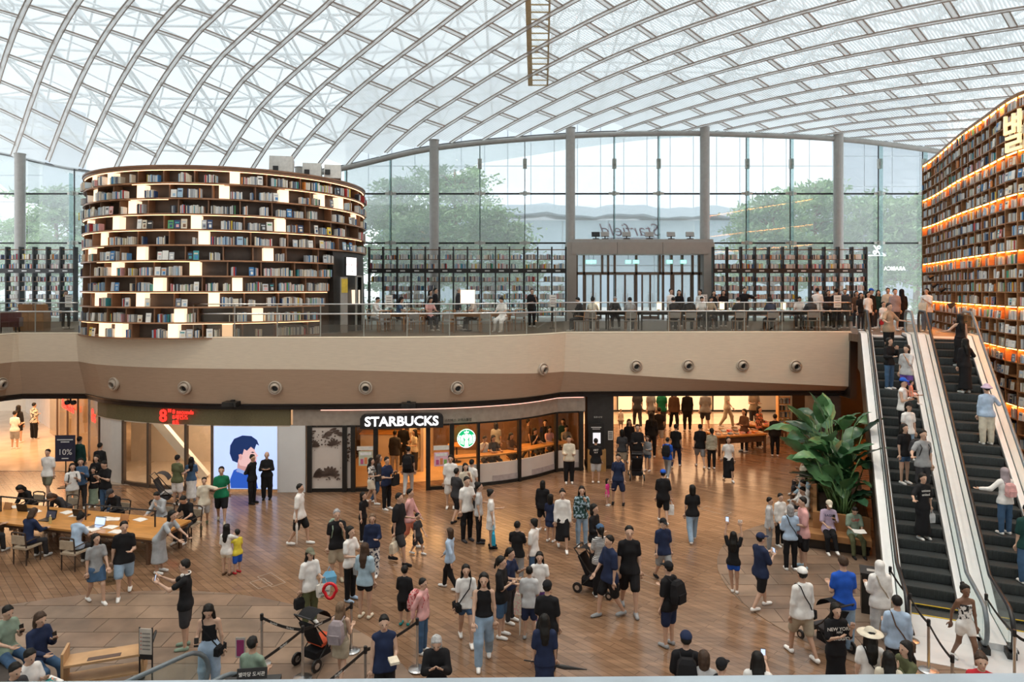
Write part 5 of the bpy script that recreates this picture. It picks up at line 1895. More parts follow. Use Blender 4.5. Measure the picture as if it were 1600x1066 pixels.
# arm presets: directions of upper arm and forearm as (outwards, forwards, upwards)
ARM = {'dn': ((.14, .03, -1), (.04, .16, -1)), 'fw': ((.15, .10, -1), (-.2, 1, .10)), 'ph': ((.15, .32, -.9), (-.45, .8, .55)), 'pu': ((.15, .85, -.45), (-.22, .8, .55)),
  'up': ((.25, .25, 1), (-.15, .25, 1)), 'fc': ((.10, .5, -.85), (-.42, .35, .95)), 'fo': ((.22, .22, -.95), (-1, .50, .12)), 'hp': ((.65, -.3, -.7), (-.6, .5, -.45)),
  'bk': ((.2, -.38, -.9), (-.95, -.25, -.2)), 'sf': ((.10, .38, -.95), (0, .62, -.8)), 'sb': ((.15, -.42, -.9), (.05, -.10, -1)), 'tb': ((.25, .55, -.75), (-.30, .95, .02)),
  'lp': ((.15, .28, -.95), (-.35, .9, -.22)), 'rl': ((.65, .25, -.7), (.45, .75, -.15)), 'hg': ((.35, .75, -.35), (-.7, .7, .1)), 'vs': ((.25, .25, -.9), (-.10, .45, .95)),
  'bg': ((.20, .0, -1), (.06, .05, -1)), 'ft': ((.1, .9, -.25), (-.1, .95, .1)), 'sd': ((.9, .2, -.3), (.8, .4, .2))}
# leg presets: per leg thigh and shin directions (outwards, forwards, upwards)
LEG = {'st': (((.05, 0, -1), (.0, -.02, -1)), ((.05, .03, -1), (.0, -.02, -1))), 'wl': (((.02, .42, -.92), (0, .12, -1)), ((.02, -.16, -.98), (0, -.52, -.86))),
  'wr': (((.02, -.16, -.98), (0, -.52, -.86)), ((.02, .42, -.92), (0, .12, -1))), 'wd': (((.17, .06, -1), (.06, -.04, -1)), ((.17, .0, -1), (.06, -.04, -1))),
  'si': (((.13, 1, -.30), (.03, .08, -1)), ((.16, 1, -.30), (.0, .16, -1))), 'sx': (((-.10, 1, -.16), (.1, .35, -.95)), ((.10, 1, -.32), (.0, .1, -1))),
  'cr': (((-.06, .05, -1), (-.10, .0, -1)), ((.02, 0, -1), (.0, -.06, -1)))}
def skeleton(legs, aL, aR, lean, hp, hy, child):
 """joint positions for a body of height one, facing -y; x>0 is the person's left"""
 up = np.array([0, -math.sin(lean), math.cos(lean)])
 fw = np.array([0, -math.cos(lean), -math.sin(lean)])
 X = np.array([1., 0, 0])
 J = {}
 hip = np.array([0, 0, 0.])
 J['pel'] = hip
 ul, ll = (.235, .235) if not child else (.215, .215)
 J['waist'] = hip + up * .10
 J['chest'] = hip + up * .215
 J['shc'] = hip + up * .30
 J['neck'] = hip + up * .335
 hu = up * math.cos(hp) + fw * math.sin(hp)
 hf = fw * math.cos(hp) - up * math.sin(hp)
 hx = X * math.cos(hy) + np.cross(hu, X) * math.sin(hy)
 hf2 = hf * math.cos(hy) + np.cross(hu, hf) * math.sin(hy)
 hs = 1.06 if not child else 1.24
 J['hs'] = hs
 J['head'] = J['neck'] + hu * (.078 * hs) + hf * .012
 J['hu'], J['hf'], J['hx'] = hu, hf2, hx
 for s, arm, nm in ((1, aL, 'L'), (-1, aR, 'R')):
  e, h = ARM[arm]
  sh = J['shc'] + X * s * .093 - up * .017
  ed = nv(*(X * s * e[0] + fw * e[1] + up * e[2]))
  hd = nv(*(X * s * h[0] + fw * h[1] + up * h[2]))
  J['sh' + nm] = sh
  J['el' + nm] = sh + ed * .165
  J['wr' + nm] = J['el' + nm] + hd * .145
  J['hd' + nm] = hd
  t, q = LEG[legs][0 if s > 0 else 1]
  F0 = np.array([0, -1., 0])
  U0 = np.array([0, 0, 1.])
  hj = hip + X * s * .052 - up * .005
  J['hip' + nm] = hj
  J['kn' + nm] = hj + nv(*(X * s * t[0] + F0 * t[1] + U0 * t[2])) * ul
  J['an' + nm] = J['kn' + nm] + nv(*(X * s * q[0] + F0 * q[1] + U0 * q[2])) * ll
 low = min(J['anL'][2], J['anR'][2])
 sh_ = np.array([0, 0, .042 - low])
 for k in list(J):
  if k not in ('hu', 'hf', 'hx', 'hdL', 'hdR', 'hs'):
   J[k] = J[k] + sh_
 return J
def hand_geo():
 """open relaxed hand along +z from the wrist, thumb towards +x, palm facing -y"""
 m = MB()
 m.loft([[(-.011, -.006, 0), (.011, -.006, 0), (.011, .006, 0), (-.011, .006, 0)], [(-.023, -.007, .022), (.021, -.007, .022), (.021, .007, .022), (-.023, .007, .022)], [(-.024, -.007, .05), (.022, -.007, .05), (.022, .006, .05), (-.024, .006, .05)]])
 for x, L in ((-.019, .030), (-.0065, .038), (.0055, .041), (.0165, .037)):
  m.tube([(x, 0, .046), (x, -.002, .046 + L * .5), (x * .95, -.012, .046 + L)], [.0062, .0058, .0045], 5)
 m.tube([(.016, -.002, .014), (.034, -.008, .034), (.036, -.014, .055)], [.0075, .0068, .005], 5)
 return m
HV = hand_geo()
HAND_V = np.array(HV.v)
HAND_F = HV.f
BODY_CACHE = {}
def person_meshes(pose, top, bottom, hair, hat, child, slim, res):
 key = (pose, top, bottom, hair, hat, child, slim, res)
 if key in BODY_CACHE:
  return BODY_CACHE[key]
 legs, aL, aR, lean, hp, hy = pose
 J = skeleton(legs, aL, aR, lean, hp, hy, child)
 N = None
 up = nv(*(J['neck'] - J['pel']))
 X = np.array([1., 0, 0])
 fw = np.cross(X, up) * 1.0
 if fw[1] > 0:
  fw = -fw
 w = .92 if slim else 1.0
 out = {}
 def bodyprims():
  P = []
  P.append((J['pel'], J['waist'], .083 * w, .070 * w, fw, .72, None))
  P.append((J['waist'], J['chest'], .070 * w, .086 * w, fw, .66, None))
  P.append((J['chest'], J['shc'] - up * .014, .075 * w, .058 * w, fw, .66, None))
  for sg in (-1, 1):
   P.append((J['neck'] - up * .022, J['shc'] + X * sg * .083 * w - up * .014, .030, .027, None, 1, None))
  P.append((J['neck'] - up * .02, J['head'] - J['hu'] * .02, .030, .029, None, 1, None))
  for n in 'LR':
   P.append((J['sh' + n], J['el' + n], .029 * w, .0225 * w, None, 1, None))
   P.append((J['el' + n], J['wr' + n], .0225 * w, .0145, None, 1, None))
   P.append((J['hip' + n], J['kn' + n], .053 * w, .034 * w, None, 1, None))
   P.append((J['kn' + n], J['an' + n], .034 * w, .0195, None, 1, None))
  return P
 hs, hu, hf, hx, hc = J['hs'], J['hu'], J['hf'], J['hx'], J['head']
 hf_ = hf / np.linalg.norm(hf)
 P = [(J['neck'] - up * .02, J['head'] - J['hu'] * .02, .030, .029, None, 1, [(J['neck'] - up * .012, -up)])]
 # head: skull, jaw, nose, brow, ears
 P.append((hc + hu * .018 * hs - hf_ * .006, hc + hu * .024 * hs - hf_ * .008, .050 * hs, .050 * hs, hx, .86, None))
 P.append((hc + hu * .0 + hf_ * .008, hc - hu * .036 * hs + hf_ * .020 * hs, .040 * hs, .027 * hs, hx, .88, None))
 P.append((hc - hu * .002 * hs + hf_ * .052 * hs, hc - hu * .016 * hs + hf_ * .059 * hs, .005 * hs, .0075 * hs, None, 1, None))
 for s in (-1, 1):
  P.append((hc + hx * s * .044 * hs + hu * .006, hc + hx * s * .045 * hs - hu * .012, .008, .006, None, 1, None))
 HVt, HQ = grow(P, .0092 if res < .014 else (.0115 if res < .02 else .0145), .018)
 P = bodyprims()
 for n in 'LR':
  a = J['an' + n]
  ffd = np.array([0, -1., 0])
  P.append((a - np.array([0, 0, .022]) - ffd * .012, a - np.array([0, 0, .027]) + ffd * .085, .020, .016, None, 1, None))
 V, Q = grow(P, res, .018)
 Q = np.concatenate([Q, HQ + len(V)])
 V = np.concatenate([V, HVt])
 V, F4 = V.tolist(), Q.tolist()
 for n, sgn in (('L', 1), ('R', -1)):
  z = nv(*J['hd' + n])
  ref = -up if abs(z @ up) < .9 else fw
  y = nv(*(np.cross(np.cross(z, ref), z)))
  x = np.cross(y, z)
  M = np.stack([x * sgn, y, z], 1)
  hv = HAND_V @ M.T * 1.12 * (1.05 if child else 1) + J['wr' + n] - z * .006
  o = len(V)
  V += hv.tolist()
  F4 += [tuple(o + i for i in (f if sgn > 0 else f[::-1])) for f in HAND_F]
 me = bpy.data.meshes.new('person')
 me.from_pydata(V, [], F4)
 me.polygons.foreach_set('use_smooth', [True] * len(me.polygons))
 me.update()
 out['body'] = me
 # ---- clothes
 def limb(a, b, ra, rb, t0, t1, g):
  return (a + (b - a) * t0, a + (b - a) * t1, ra + (rb - ra) * t0 + g, ra + (rb - ra) * t1 + g, None, 1, None)
 def torso(g, hem):
  cut = [(J['pel'] - up * hem, -up)]
  return [(J['pel'] - up * (hem - .01), J['waist'], .110 * w + g, .080 * w + g, fw, .72, cut), (J['waist'], J['chest'], .074 * w + g, .087 * w + g, fw, .70, None),
    (J['chest'], J['shc'] - up * .014, .080 * w + g, .058 * w + g, fw, .70, None)]
 def shoulders(g):
  nc = [(J['neck'] - up * .006, up)]
  return [(J['neck'] - up * .024, J['shc'] + X * sg * .084 * w - up * .014, .030 + g, .027 + g, None, 1, nc) for sg in (-1, 1)]
 T = []
 g = .007
 neckcut = [(J['neck'] - up * .004, up)]
 if top in ('tee', 'loose', 'long', 'coat', 'vest', 'tank'):
  g = {'tee': .0085, 'loose': .014, 'long': .009, 'coat': .017, 'vest': .012, 'tank': .006}[top]
  T += torso(g, {'tee': .045, 'loose': .06, 'long': .04, 'coat': .08, 'vest': .04, 'tank': -.03}[top])
  if top != 'tank':
   hm = {'tee': .045, 'loose': .06, 'long': .04, 'coat': .08, 'vest': .04}[top]
   gp = {'shorts': .017, 'wide': .017, 'hot': .011, 'pants': .008}.get(bottom, .006) + .007
   for n in 'LR':
    T.append((J['hip' + n], J['hip' + n] + (J['kn' + n] - J['hip' + n]) * .22, .053 * w + gp, .050 * w + gp, None, 1, [(J['pel'] - up * hm, -up)]))
  if top != 'tank':
   T += shoulders(g)
  else:
   T += [(J['shc'] - X * .052 - up * .02, J['shc'] + X * .052 - up * .02, .037, .037, None, 1, [(J['shc'] + up * .018, up)])]
  for n in 'LR':
   if top in ('tee', 'loose'):
    T.append(limb(J['sh' + n], J['el' + n], .026, .027, 0, .66 if top == 'tee' else .85, g))
   elif top in ('long', 'coat'):
    T.append(limb(J['sh' + n], J['el' + n], .028, .025, 0, 1, g))
    T.append(limb(J['el' + n], J['wr' + n], .025, .018, 0, .93, g * .9))
 elif top == 'tube':
  T += [(J['pel'] + up * .02, J['waist'], .080 * w + g, .070 * w + g, fw, .72, None), (J['waist'], J['chest'] + up * .02, .072 * w + g, .080 * w + g, fw, .68, [(J['chest'] + up * .045, up)])]
 if T:
  V, Q = grow(T, res, .02)
  out['top'] = np_mesh('shirt', V, Q)
 B = []
 if bottom in ('pants', 'wide', 'shorts', 'hot'):
  g = {'pants': .008, 'wide': .017, 'shorts': .017, 'hot': .011}[bottom]
  B.append((J['pel'] - up * .012, J['waist'] - up * .012, .083 * w + g * .7, .072 * w + g * .6, fw, .76, [(J['waist'] - up * .005, up)]))
  for n in 'LR':
   t1 = {'pants': 1, 'wide': 1, 'shorts': .88, 'hot': .42}[bottom]
   B.append(limb(J['hip' + n], J['kn' + n], .053 * w, .037 * w, 0, t1, g))
   if t1 == 1:
    B.append(limb(J['kn' + n], J['an' + n], .037 * w, .026, 0, .95, g))
 elif bottom in ('skirt', 'midi', 'maxi'):
  z1 = {'skirt': .33, 'midi': .16, 'maxi': .07}[bottom]
  cx = (J['knL'] + J['knR']) / 2 * .5 + (J['anL'] + J['anR']) / 2 * .5
  end = np.array([(J['pel'][0] + cx[0]) / 2, J['pel'][1] * .45 + cx[1] * .55, z1 - .02])
  r1 = {'skirt': .112, 'midi': .128, 'maxi': .125}[bottom]
  B.append((J['waist'] - up * .02, J['pel'] - up * .02, .072 * w, .092 * w, fw, .78, [(J['waist'], up)]))
  B.append((J['pel'] - up * .01, end, .092 * w, r1, fw, .82, [(np.array([0, 0, z1]), np.array([0, 0, -1.]))]))
  for n in 'LR':
   B.append((J['hip' + n], J['hip' + n] + (J['kn' + n] - J['hip' + n]) * .4, .053 * w + .012, .055, None, 1, [(np.array([0, 0, z1]), np.array([0, 0, -1.]))]))
  if legs in ('wl', 'wr'):
   for n in 'LR':
    B.append((J['hip' + n], J['kn' + n], .06, .05, None, 1, [(np.array([0, 0, z1]), np.array([0, 0, -1.]))]))
 if B:
  V, Q = grow(B, res, .025)
  out['bottom'] = np_mesh('trousers', V, Q)
 # shoes
 for n in 'LR':
  a = J['an' + n]
  ffd = np.array([0, -1., 0])
  S = [(a - np.array([0, 0, .018]) - ffd * .016, a - np.array([0, 0, .026]) + ffd * .094, .029, .022, None, 1, [(a - np.array([0, 0, .042]), np.array([0, 0, -1.])), (a + np.array([0, 0, .012]), np.array([0, 0, 1.]))])]
  V, Q = grow(S, max(.0125, res * .8), .01)
  out['shoe' + n] = np_mesh('shoe', V, Q)
 # hair
 H = []
 sc = hc + hu * .022 * hs - hf_ * .008
 face = nv(*(hf_ * .80 - hu * .60))
 back = [(sc + hf_ * .036 * hs + hu * .017 * hs, face)]
 if hair != 'none':
  r = .0545 * hs
  H.append((sc, sc + hu * .004, r, r, hx, .88, back))
  if hair in ('bob', 'long', 'pony', 'bun'):
   H.append((sc - hf_ * .012, sc - hu * .035 * hs - hf_ * .018, .056 * hs, .048 * hs, hx, .92, [(sc + hf_ * .012 * hs, face)]))
  if hair == 'bob':
   H.append((sc - hu * .03 * hs - hf_ * .008, sc - hu * .082 * hs - hf_ * .014, .055 * hs, .050 * hs, hx, 1.0, [(sc + hf_ * .008 - hu * .0, nv(*hf_))]))
  if hair == 'long':
   a = sc - hu * .03 * hs - hf_ * .020
   b = J['shc'] - fw * -.0 - fw * .058
   c = J['chest'] - fw * .066
   H.append((a, b, .050 * hs, .052, fw, .62, None))
   H.append((b, c, .052, .040, fw, .50, None))
   for s in (-1, 1):
    H.append((sc + hx * s * .044 * hs - hu * .03, J['shc'] + X * s * .058 - fw * .004 - up * .005, .018, .018, None, 1, None))
  if hair == 'pony':
   a = sc - hf_ * .058 * hs
   H.append((a, a - hf_ * .03 - up * .10, .020, .014, None, 1, None))
  if hair == 'bun':
   a = sc - hf_ * .050 * hs + hu * .035 * hs
   H.append((a, a + hu * .006, .026, .026, None, 1, None))
  V, Q = grow(H, .0095 if res < .014 else (.0125 if res < .02 else .0155), .012, fuzz=.0028)
  out['hair'] = np_mesh('hair', V, Q)
 T = []
 if hat in ('cap', 'bucket', 'straw', 'hijab'):
  hcut = [(sc + hu * .010 * hs, -hu)]
  if hat == 'cap':
   T.append((sc + hu * .006, sc + hu * .012, .061 * hs, .060 * hs, hx, .90, hcut))
   c = sc + hf_ * .055 * hs + hu * .016 * hs
   T.append((c, c + hf_ * .038 * hs - hu * .008, .038, .030, hu, .22, None))
  elif hat == 'bucket':
   T.append((sc + hu * .006, sc + hu * .016, .062 * hs, .056 * hs, hx, .92, hcut))
   T.append((sc + hu * .016, sc + hu * .006, .070 * hs, .084 * hs, hu, .30, None))
  elif hat == 'straw':
   T.append((sc + hu * .008, sc + hu * .02, .062 * hs, .055 * hs, hx, .95, hcut))
   T.append((sc + hu * .015, sc + hu * .012, .115 * hs, .115 * hs, hu, .11, None))
  else:
   T.append((sc, sc - hu * .02, .060 * hs, .057 * hs, hx, .92, [(sc + hf_ * .036 * hs, nv(*(hf_ * .95 - hu * .05)))]))
   T.append((sc - hu * .045, J['neck'] - up * .0, .054 * hs, .060, fw, .95, [(sc + hf_ * .030 * hs, nv(*(hf_ * .96 + hu * .2)))]))
   T.append((J['neck'] - up * .01 - fw * .02, J['chest'] - fw * .045, .064, .050, fw, .6, None))
  V, Q = grow(T, .0095 if res < .014 else .0125, .012)
  out['hat'] = np_mesh('hat', V, Q)
 # eyes and mouth as tiny inlays
 for s, n in ((-1, 'R'), (1, 'L')):
  out['eye' + n] = MB().ball(hc + hx * s * .0185 * hs + hf_ * .0475 * hs + hu * .006 * hs, .0058 * hs, 6).mesh('eye', True)
 mo = MB()
 p = hc + hf_ * .0455 * hs - hu * .034 * hs
 mo.tube([p - hx * .011 * hs - hf_ * .002, p + hf_ * .0015, p + hx * .011 * hs - hf_ * .002], .0036 * hs, 5)
 out['mouth'] = mo.mesh('mouth', True)
 out['J'] = J
 BODY_CACHE[key] = out
 return out
PALE = {'black': (.012, .012, .014), 'char': (.045, .045, .05), 'white': (.80, .79, .77), 'cream': (.68, .62, .50), 'grey': (.30, .31, .32), 'lgrey': (.52, .53, .54), 'navy': (.018, .028, .07), 'blue': (.02, .10, .52), 'lblue': (.42, .55, .72),
  'denim': (.06, .12, .22), 'ldenim': (.28, .40, .54), 'olive': (.11, .12, .06), 'green': (.01, .17, .08), 'sage': (.24, .32, .25), 'pink': (.70, .38, .37), 'tan': (.36, .27, .19), 'khaki': (.42, .36, .27), 'brown': (.12, .07, .045), 'yellow': (.72, .60, .06),
  'purple': (.16, .08, .34), 'red': (.50, .03, .04), 'teal': (.02, .22, .22), 'lilac': (.52, .42, .56), 'camo': (.17, .17, .12), 'sky': (.36, .50, .60), 'dgreen': (.012, .05, .045), 'floral': (.40, .43, .46), 'mauve': (.34, .29, .31), 'magenta': (.65, .05, .25), 'coral': (.75, .25, .16)}
HAIRC = {'k': (.008, .007, .006), 'b': (.055, .032, .020), 'l': (.16, .10, .06), 'g': (.32, .32, .33), 'w': (.42, .42, .42)}
def cloth(c):
 if c.endswith('*'):      # patterned cloth: pale or dark blotches on the base colour
  nm = 'print_' + c[:-1]
  if nm in MATS:
   return MATS[nm]
  a, b = c[:-1].split('/')
  m = mat(nm, PALE[a], .8, 0, .1, 9)
  rp = [n for n in m.node_tree.nodes if n.type == 'VALTORGB'][0]
  ns = [n for n in m.node_tree.nodes if n.type == 'TEX_NOISE'][0]
  ns.inputs['Scale'].default_value = 26
  rp.color_ramp.elements[0].position = .5
  rp.color_ramp.elements[1].position = .56
  rp.color_ramp.elements[0].color = PALE[a] + (1,)
  rp.color_ramp.elements[1].color = PALE[b] + (1,)
  return m
 if c.endswith('='):      # striped cloth
  nm = 'stripe_' + c[:-1]
  if nm in MATS:
   return MATS[nm]
  a, b = c[:-1].split('/')
  m = mat(nm, PALE[a], .8, 0, 0)
  nt = m.node_tree
  tc = nt.nodes.new('ShaderNodeTexCoord')
  wv = nt.nodes.new('ShaderNodeTexWave')
  wv.bands_direction = 'Z'
  wv.inputs['Scale'].default_value = 16
  rp = nt.nodes.new('ShaderNodeValToRGB')
  rp.color_ramp.elements[0].position = .45
  rp.color_ramp.elements[1].position = .55
  rp.color_ramp.elements[0].color = PALE[a] + (1,)
  rp.color_ramp.elements[1].color = PALE[b] + (1,)
  nt.links.new(tc.outputs['Object'], wv.inputs['Vector'])
  nt.links.new(wv.outputs['Fac'], rp.inputs[0])
  nt.links.new(rp.outputs[0], nt.nodes['Principled BSDF'].inputs['Base Color'])
  return m
 return mat('cloth_' + c, PALE[c], .85, 0, .14, 14, .15, spec=.25)
SKIN = [mat('skin_%d' % i, c, .5, 0, .05, 20) for i, c in enumerate([(.56, .36, .26), (.48, .29, .20), (.62, .42, .32), (.20, .105, .065)])]
M_eye = mat('dark_eye', (.02, .015, .012), .3)
M_lip = mat('lip', (.36, .13, .11), .5)
PEOPLE = []
def person(loc, H, face, label, hair, top, bottom, pose=('st', 'dn', 'dn'), lean=0, hp=0, hy=0, shoe='white', hat=None, child=False, slim=None, skin=0, hc='k', group=None):
 """loc: ground point under the hips; face: 0 looks at the camera side, 90 to +x, 180 away"""
 tk, tc = (top.split(' ') + [''])[:2] if top else ('', '')
 bk_, bc = (bottom.split(' ') + [''])[:2] if bottom else ('', '')
 hk, hcol = (hat.split(' ') + [''])[:2] if hat else (None, '')
 if slim is None:
  slim = hair in ('long', 'bob', 'bun', 'pony')
 res = .0135 if loc[1] < 17 else (.0175 if loc[1] < 24 else .023)
 ms = person_meshes((pose[0], pose[1], pose[2], round(lean, 2), round(hp, 2), round(hy, 2)), tk, bk_, hair, hk, child, slim, res)
 o = bpy.data.objects.new('person', ms['body'])
 COL.objects.link(o)
 if not ms['body'].materials:
  ms['body'].materials.append(SKIN[0])
 o.material_slots[0].link = 'OBJECT'
 o.material_slots[0].material = SKIN[skin]
 o.location = loc
 o.rotation_euler = (0, 0, math.radians(face))
 o.scale = (H, H, H)
 tag(o, label, 'person', group)
 NM = {'skirt': 'skirt', 'midi': 'skirt', 'maxi': 'long_skirt', 'shorts': 'shorts', 'hot': 'shorts', 'pants': 'trousers', 'wide': 'trousers'}
 TN = {'tee': 'shirt', 'loose': 'shirt', 'long': 'long_sleeved_shirt', 'coat': 'jacket', 'vest': 'vest', 'tank': 'sleeveless_top', 'tube': 'strapless_top'}
 for k, nm, m in (('top', TN.get(tk), tc), ('bottom', NM.get(bk_), bc), ('shoeL', 'shoe', shoe), ('shoeR', 'shoe', shoe), ('hair', 'hair', None), ('hat', {'cap': 'cap', 'bucket': 'hat', 'straw': 'straw_hat', 'hijab': 'headscarf'}.get(hk), hcol)):
  if k in ms and nm and not (k[:4] == 'shoe' and shoe is None):
   mm = cloth(m) if m else mat('hair_' + hc, HAIRC[hc], .6, 0, .3, 40, .5, spec=.3)
   put(nm, ms[k], mm, o)
 if not (110 < (face % 360) < 250):
  put('eye', ms['eyeL'], M_eye, o)
  put('eye', ms['eyeR'], M_eye, o)
  put('mouth', ms['mouth'], M_lip, o)
 J = ms['J']
 R = Matrix.Translation(Vector(loc)) @ Matrix.Rotation(math.radians(face), 4, 'Z') @ Matrix.Scale(H, 4)
 info = {'o': o, 'M': R, 'J': J, 'H': H, 'face': face}
 info['hand'] = {n: R @ Vector(J['wr' + n] + J['hd' + n] * .06) for n in 'LR'}
 PEOPLE.append(info)
 return info
def W(px, fy, ty, face, label, hair, top, bottom, pose=('st', 'dn', 'dn'), z=0.0, **kw):
 """someone standing on the lower floor: feet and crown rows in the photo"""
 p = Gp(px, fy, z)
 H = (fy - ty) * p.y / F
 b = kw.get('lean', 0)
 if b:
  H = H / (.53 + .47 * math.cos(b))
 if kw.get('child'):
  pass
 return person(p, H, face, label, hair, top, bottom, pose, **kw)
# ------------------------------------------------------------------ who is in the hall
ST, WL, WR = 'st', 'wl', 'wr'
I = {}
# around the reading table and the stone circle
I['polo'] = W(150, 942, 833, 50, 'woman in grey polo and denim skirt walking past the reading table', 'long', 'tee grey', 'skirt denim', (WL, 'sf', 'dn'), hy=.3)
I['paper'] = W(194, 931, 813, 25, 'man in black polo and pale denim shorts carrying a brown paper bag', 'short', 'tee black', 'shorts ldenim', (WR, 'fw', 'bg'), hy=.3)
I['bend'] = W(249, 895, 800, 80, 'woman in a grey patterned dress bending forward to take a picture', 'bob', 'tee floral', 'midi floral', (ST, 'ft', 'ft'), lean=.62, hp=-.45)
I['selfie'] = W(290, 1013, 876, -75, 'man in black polo with white headphones photographing with raised arms', 'short', 'tee black', 'shorts char', (ST, 'pu', 'pu'), shoe='sage')
I['strapless'] = W(327, 1085, 942, 10, 'woman in black strapless top and pale jeans looking down', 'long', 'tube black', 'wide lblue', (ST, 'bg', 'fw'), hp=.45)
W(75, 777, 701, 5, 'man in white tee and camouflage shorts walking out of the corridor', 'short', 'loose white', 'shorts camo', (WL, 'dn', 'sb'))
I['g1'] = W(113, 803, 725, 40, 'girl in white tee with backpack straps behind the reading table', 'long', 'tee white', 'pants khaki', (ST, 'ph', 'fw'))
W(126, 795, 717, 30, 'boy in a blue denim shirt standing behind the girl with backpack', 'short', 'long denim', 'pants char', (ST, 'ph', 'dn'))
W(146, 792, 731, 10, 'woman in black top and sage skirt beside the reading table', 'long', 'tee black', 'maxi sage', (ST, 'fw', 'fw'))
W(165, 802, 720, -15, 'boy in black tee and dark jeans looking at his phone', 'short', 'tee black', 'pants denim', (ST, 'ph', 'ph'), hp=.3)
W(156, 768, 693, 175, 'man in black seen from behind by the white shop panel', 'short', 'long black', 'pants char', (ST, 'dn', 'dn'))
W(124, 757, 683, 170, 'man in dark green shirt standing behind the poster stand', 'short', 'long dgreen', 'pants char', (ST, 'fw', 'dn'))
W(151, 783, 712, 0, 'woman in black with centre-parted hair in the waiting group', 'long', 'long black', 'pants black', (ST, 'dn', 'fo'))
I['vestdad'] = W(277, 790, 712, 165, 'man in olive vest and white shorts pushing a pushchair', 'short', 'tee olive', 'shorts white', (ST, 'fw', 'fw'))
W(299, 783, 715, 195, 'woman in denim top and long white skirt beside the pushchair', 'long', 'tee denim', 'maxi white', (ST, 'dn', 'fw'), shoe='grey')
W(319, 822, 745, 25, 'boy in cream tee and pale shorts walking with the man in green', 'short', 'loose cream', 'shorts lgrey', (WR, 'sd', 'dn'), shoe='olive', slim=True)
W(346, 816, 728, 20, 'man in green tee and black shorts reaching to the boy', 'short', 'tee green', 'shorts black', (WL, 'sb', 'fw'), shoe='khaki')
W(394, 787, 711, 75, 'man in black standing sideways before the advertising screen', 'short', 'long black', 'pants black', (ST, 'bk', 'bk'), shoe='black')
W(417, 780, 707, 10, 'older man in black with folded arms before the advertising screen', 'none', 'long black', 'wide black', (ST, 'fo', 'fo'), shoe='black', hc='g')
W(354, 899, 819, 170, 'long-haired girl in white hugging a smaller boy', 'long', 'loose white', 'hot cream', (ST, 'dn', 'hg'), child=True, shoe='brown')
W(371, 896, 827, -120, 'small boy in yellow tee and blue shorts being hugged', 'short', 'tee yellow', 'shorts blue', (ST, 'hg', 'dn'), child=True, shoe='red')
I['umb'] = W(468, 851, 755, 85, 'man in white shirt and black shorts striding with a white umbrella', 'short', 'loose white', 'shorts black', (WL, 'sb', 'bg'))
I['north'] = W(484, 974, 859, 45, 'woman in patterned cap, white tee and wide green trousers', 'long', 'loose white', 'wide olive', (ST, 'fw', 'bg'), hat='cap camo')
I['oldpack'] = W(526, 908, 797, 25, 'grey-haired man in black tee with a rucksack, hand at his face', 'short', 'tee black', 'shorts khaki', (ST, 'fc', 'dn'), hc='g', shoe='khaki')
I['bagw'] = W(547, 938, 824, 65, 'woman in white tee and dark trousers with a grey shoulder bag', 'bob', 'tee white', 'pants black', (ST, 'ph', 'fw'), shoe='lblue')
W(582, 901, 804, 5, 'older woman in navy top and patterned trousers', 'bob', 'long navy', 'wide white/navy*', (ST, 'fw', 'dn'), hc='l')
W(570, 966, 850, 165, 'girl in pale blue tee and black shorts seen from behind', 'long', 'loose sky', 'hot black', (ST, 'fw', 'dn'), hc='b', shoe='cream')
I['dressback'] = W(532, 1066, 940, 170, 'woman in a short taupe dress carrying a taupe rucksack', 'long', 'tank khaki', 'skirt khaki', (WL, 'dn', 'fw'), hc='l')
I['vestman'] = W(600, 1121, 963, 15, 'attendant in a dark waistcoat and grey shirt holding a book', 'short', 'vest navy', 'pants black', (ST, 'fw', 'dn'))
I['greyhair'] = W(682, 1142, 991, 5, 'grey-haired woman in black cardigan and white tee looking at her hands', 'bob', 'coat black', 'pants black', (ST, 'ph', 'ph'), hp=.4, hc='w')
W(632, 977, 884, 170, 'boy in oversized black tee and black shorts standing alone', 'short', 'loose black', 'shorts black', (ST, 'fw', 'dn'), child=True, shoe='teal')
I['flor'] = W(660, 1020, 905, 70, 'girl in pink tee and jeans wearing a flowered rucksack', 'short', 'long pink', 'pants denim', (ST, 'dn', 'sb'), slim=True)
I['tote'] = W(623, 880, 769, 70, 'man in black tee and dark shorts carrying a cream tote', 'short', 'loose black', 'shorts char', (WR, 'fw', 'bg'), shoe='black')
W(640, 857, 763, 80, 'person in a pink shirt walking beside the tote man', 'short', 'long pink', 'shorts coral', (WL, 'sf', 'sb'), slim=True)
W(567, 846, 770, 75, 'woman in black tee lifting a hand to her mouth', 'bob', 'tee black', 'pants black', (ST, 'fc', 'dn'))
W(652, 866, 800, 60, 'small boy in dark clothes walking by the pink shirt', 'short', 'tee char', 'shorts char', (WL, 'sf', 'dn'), child=True)
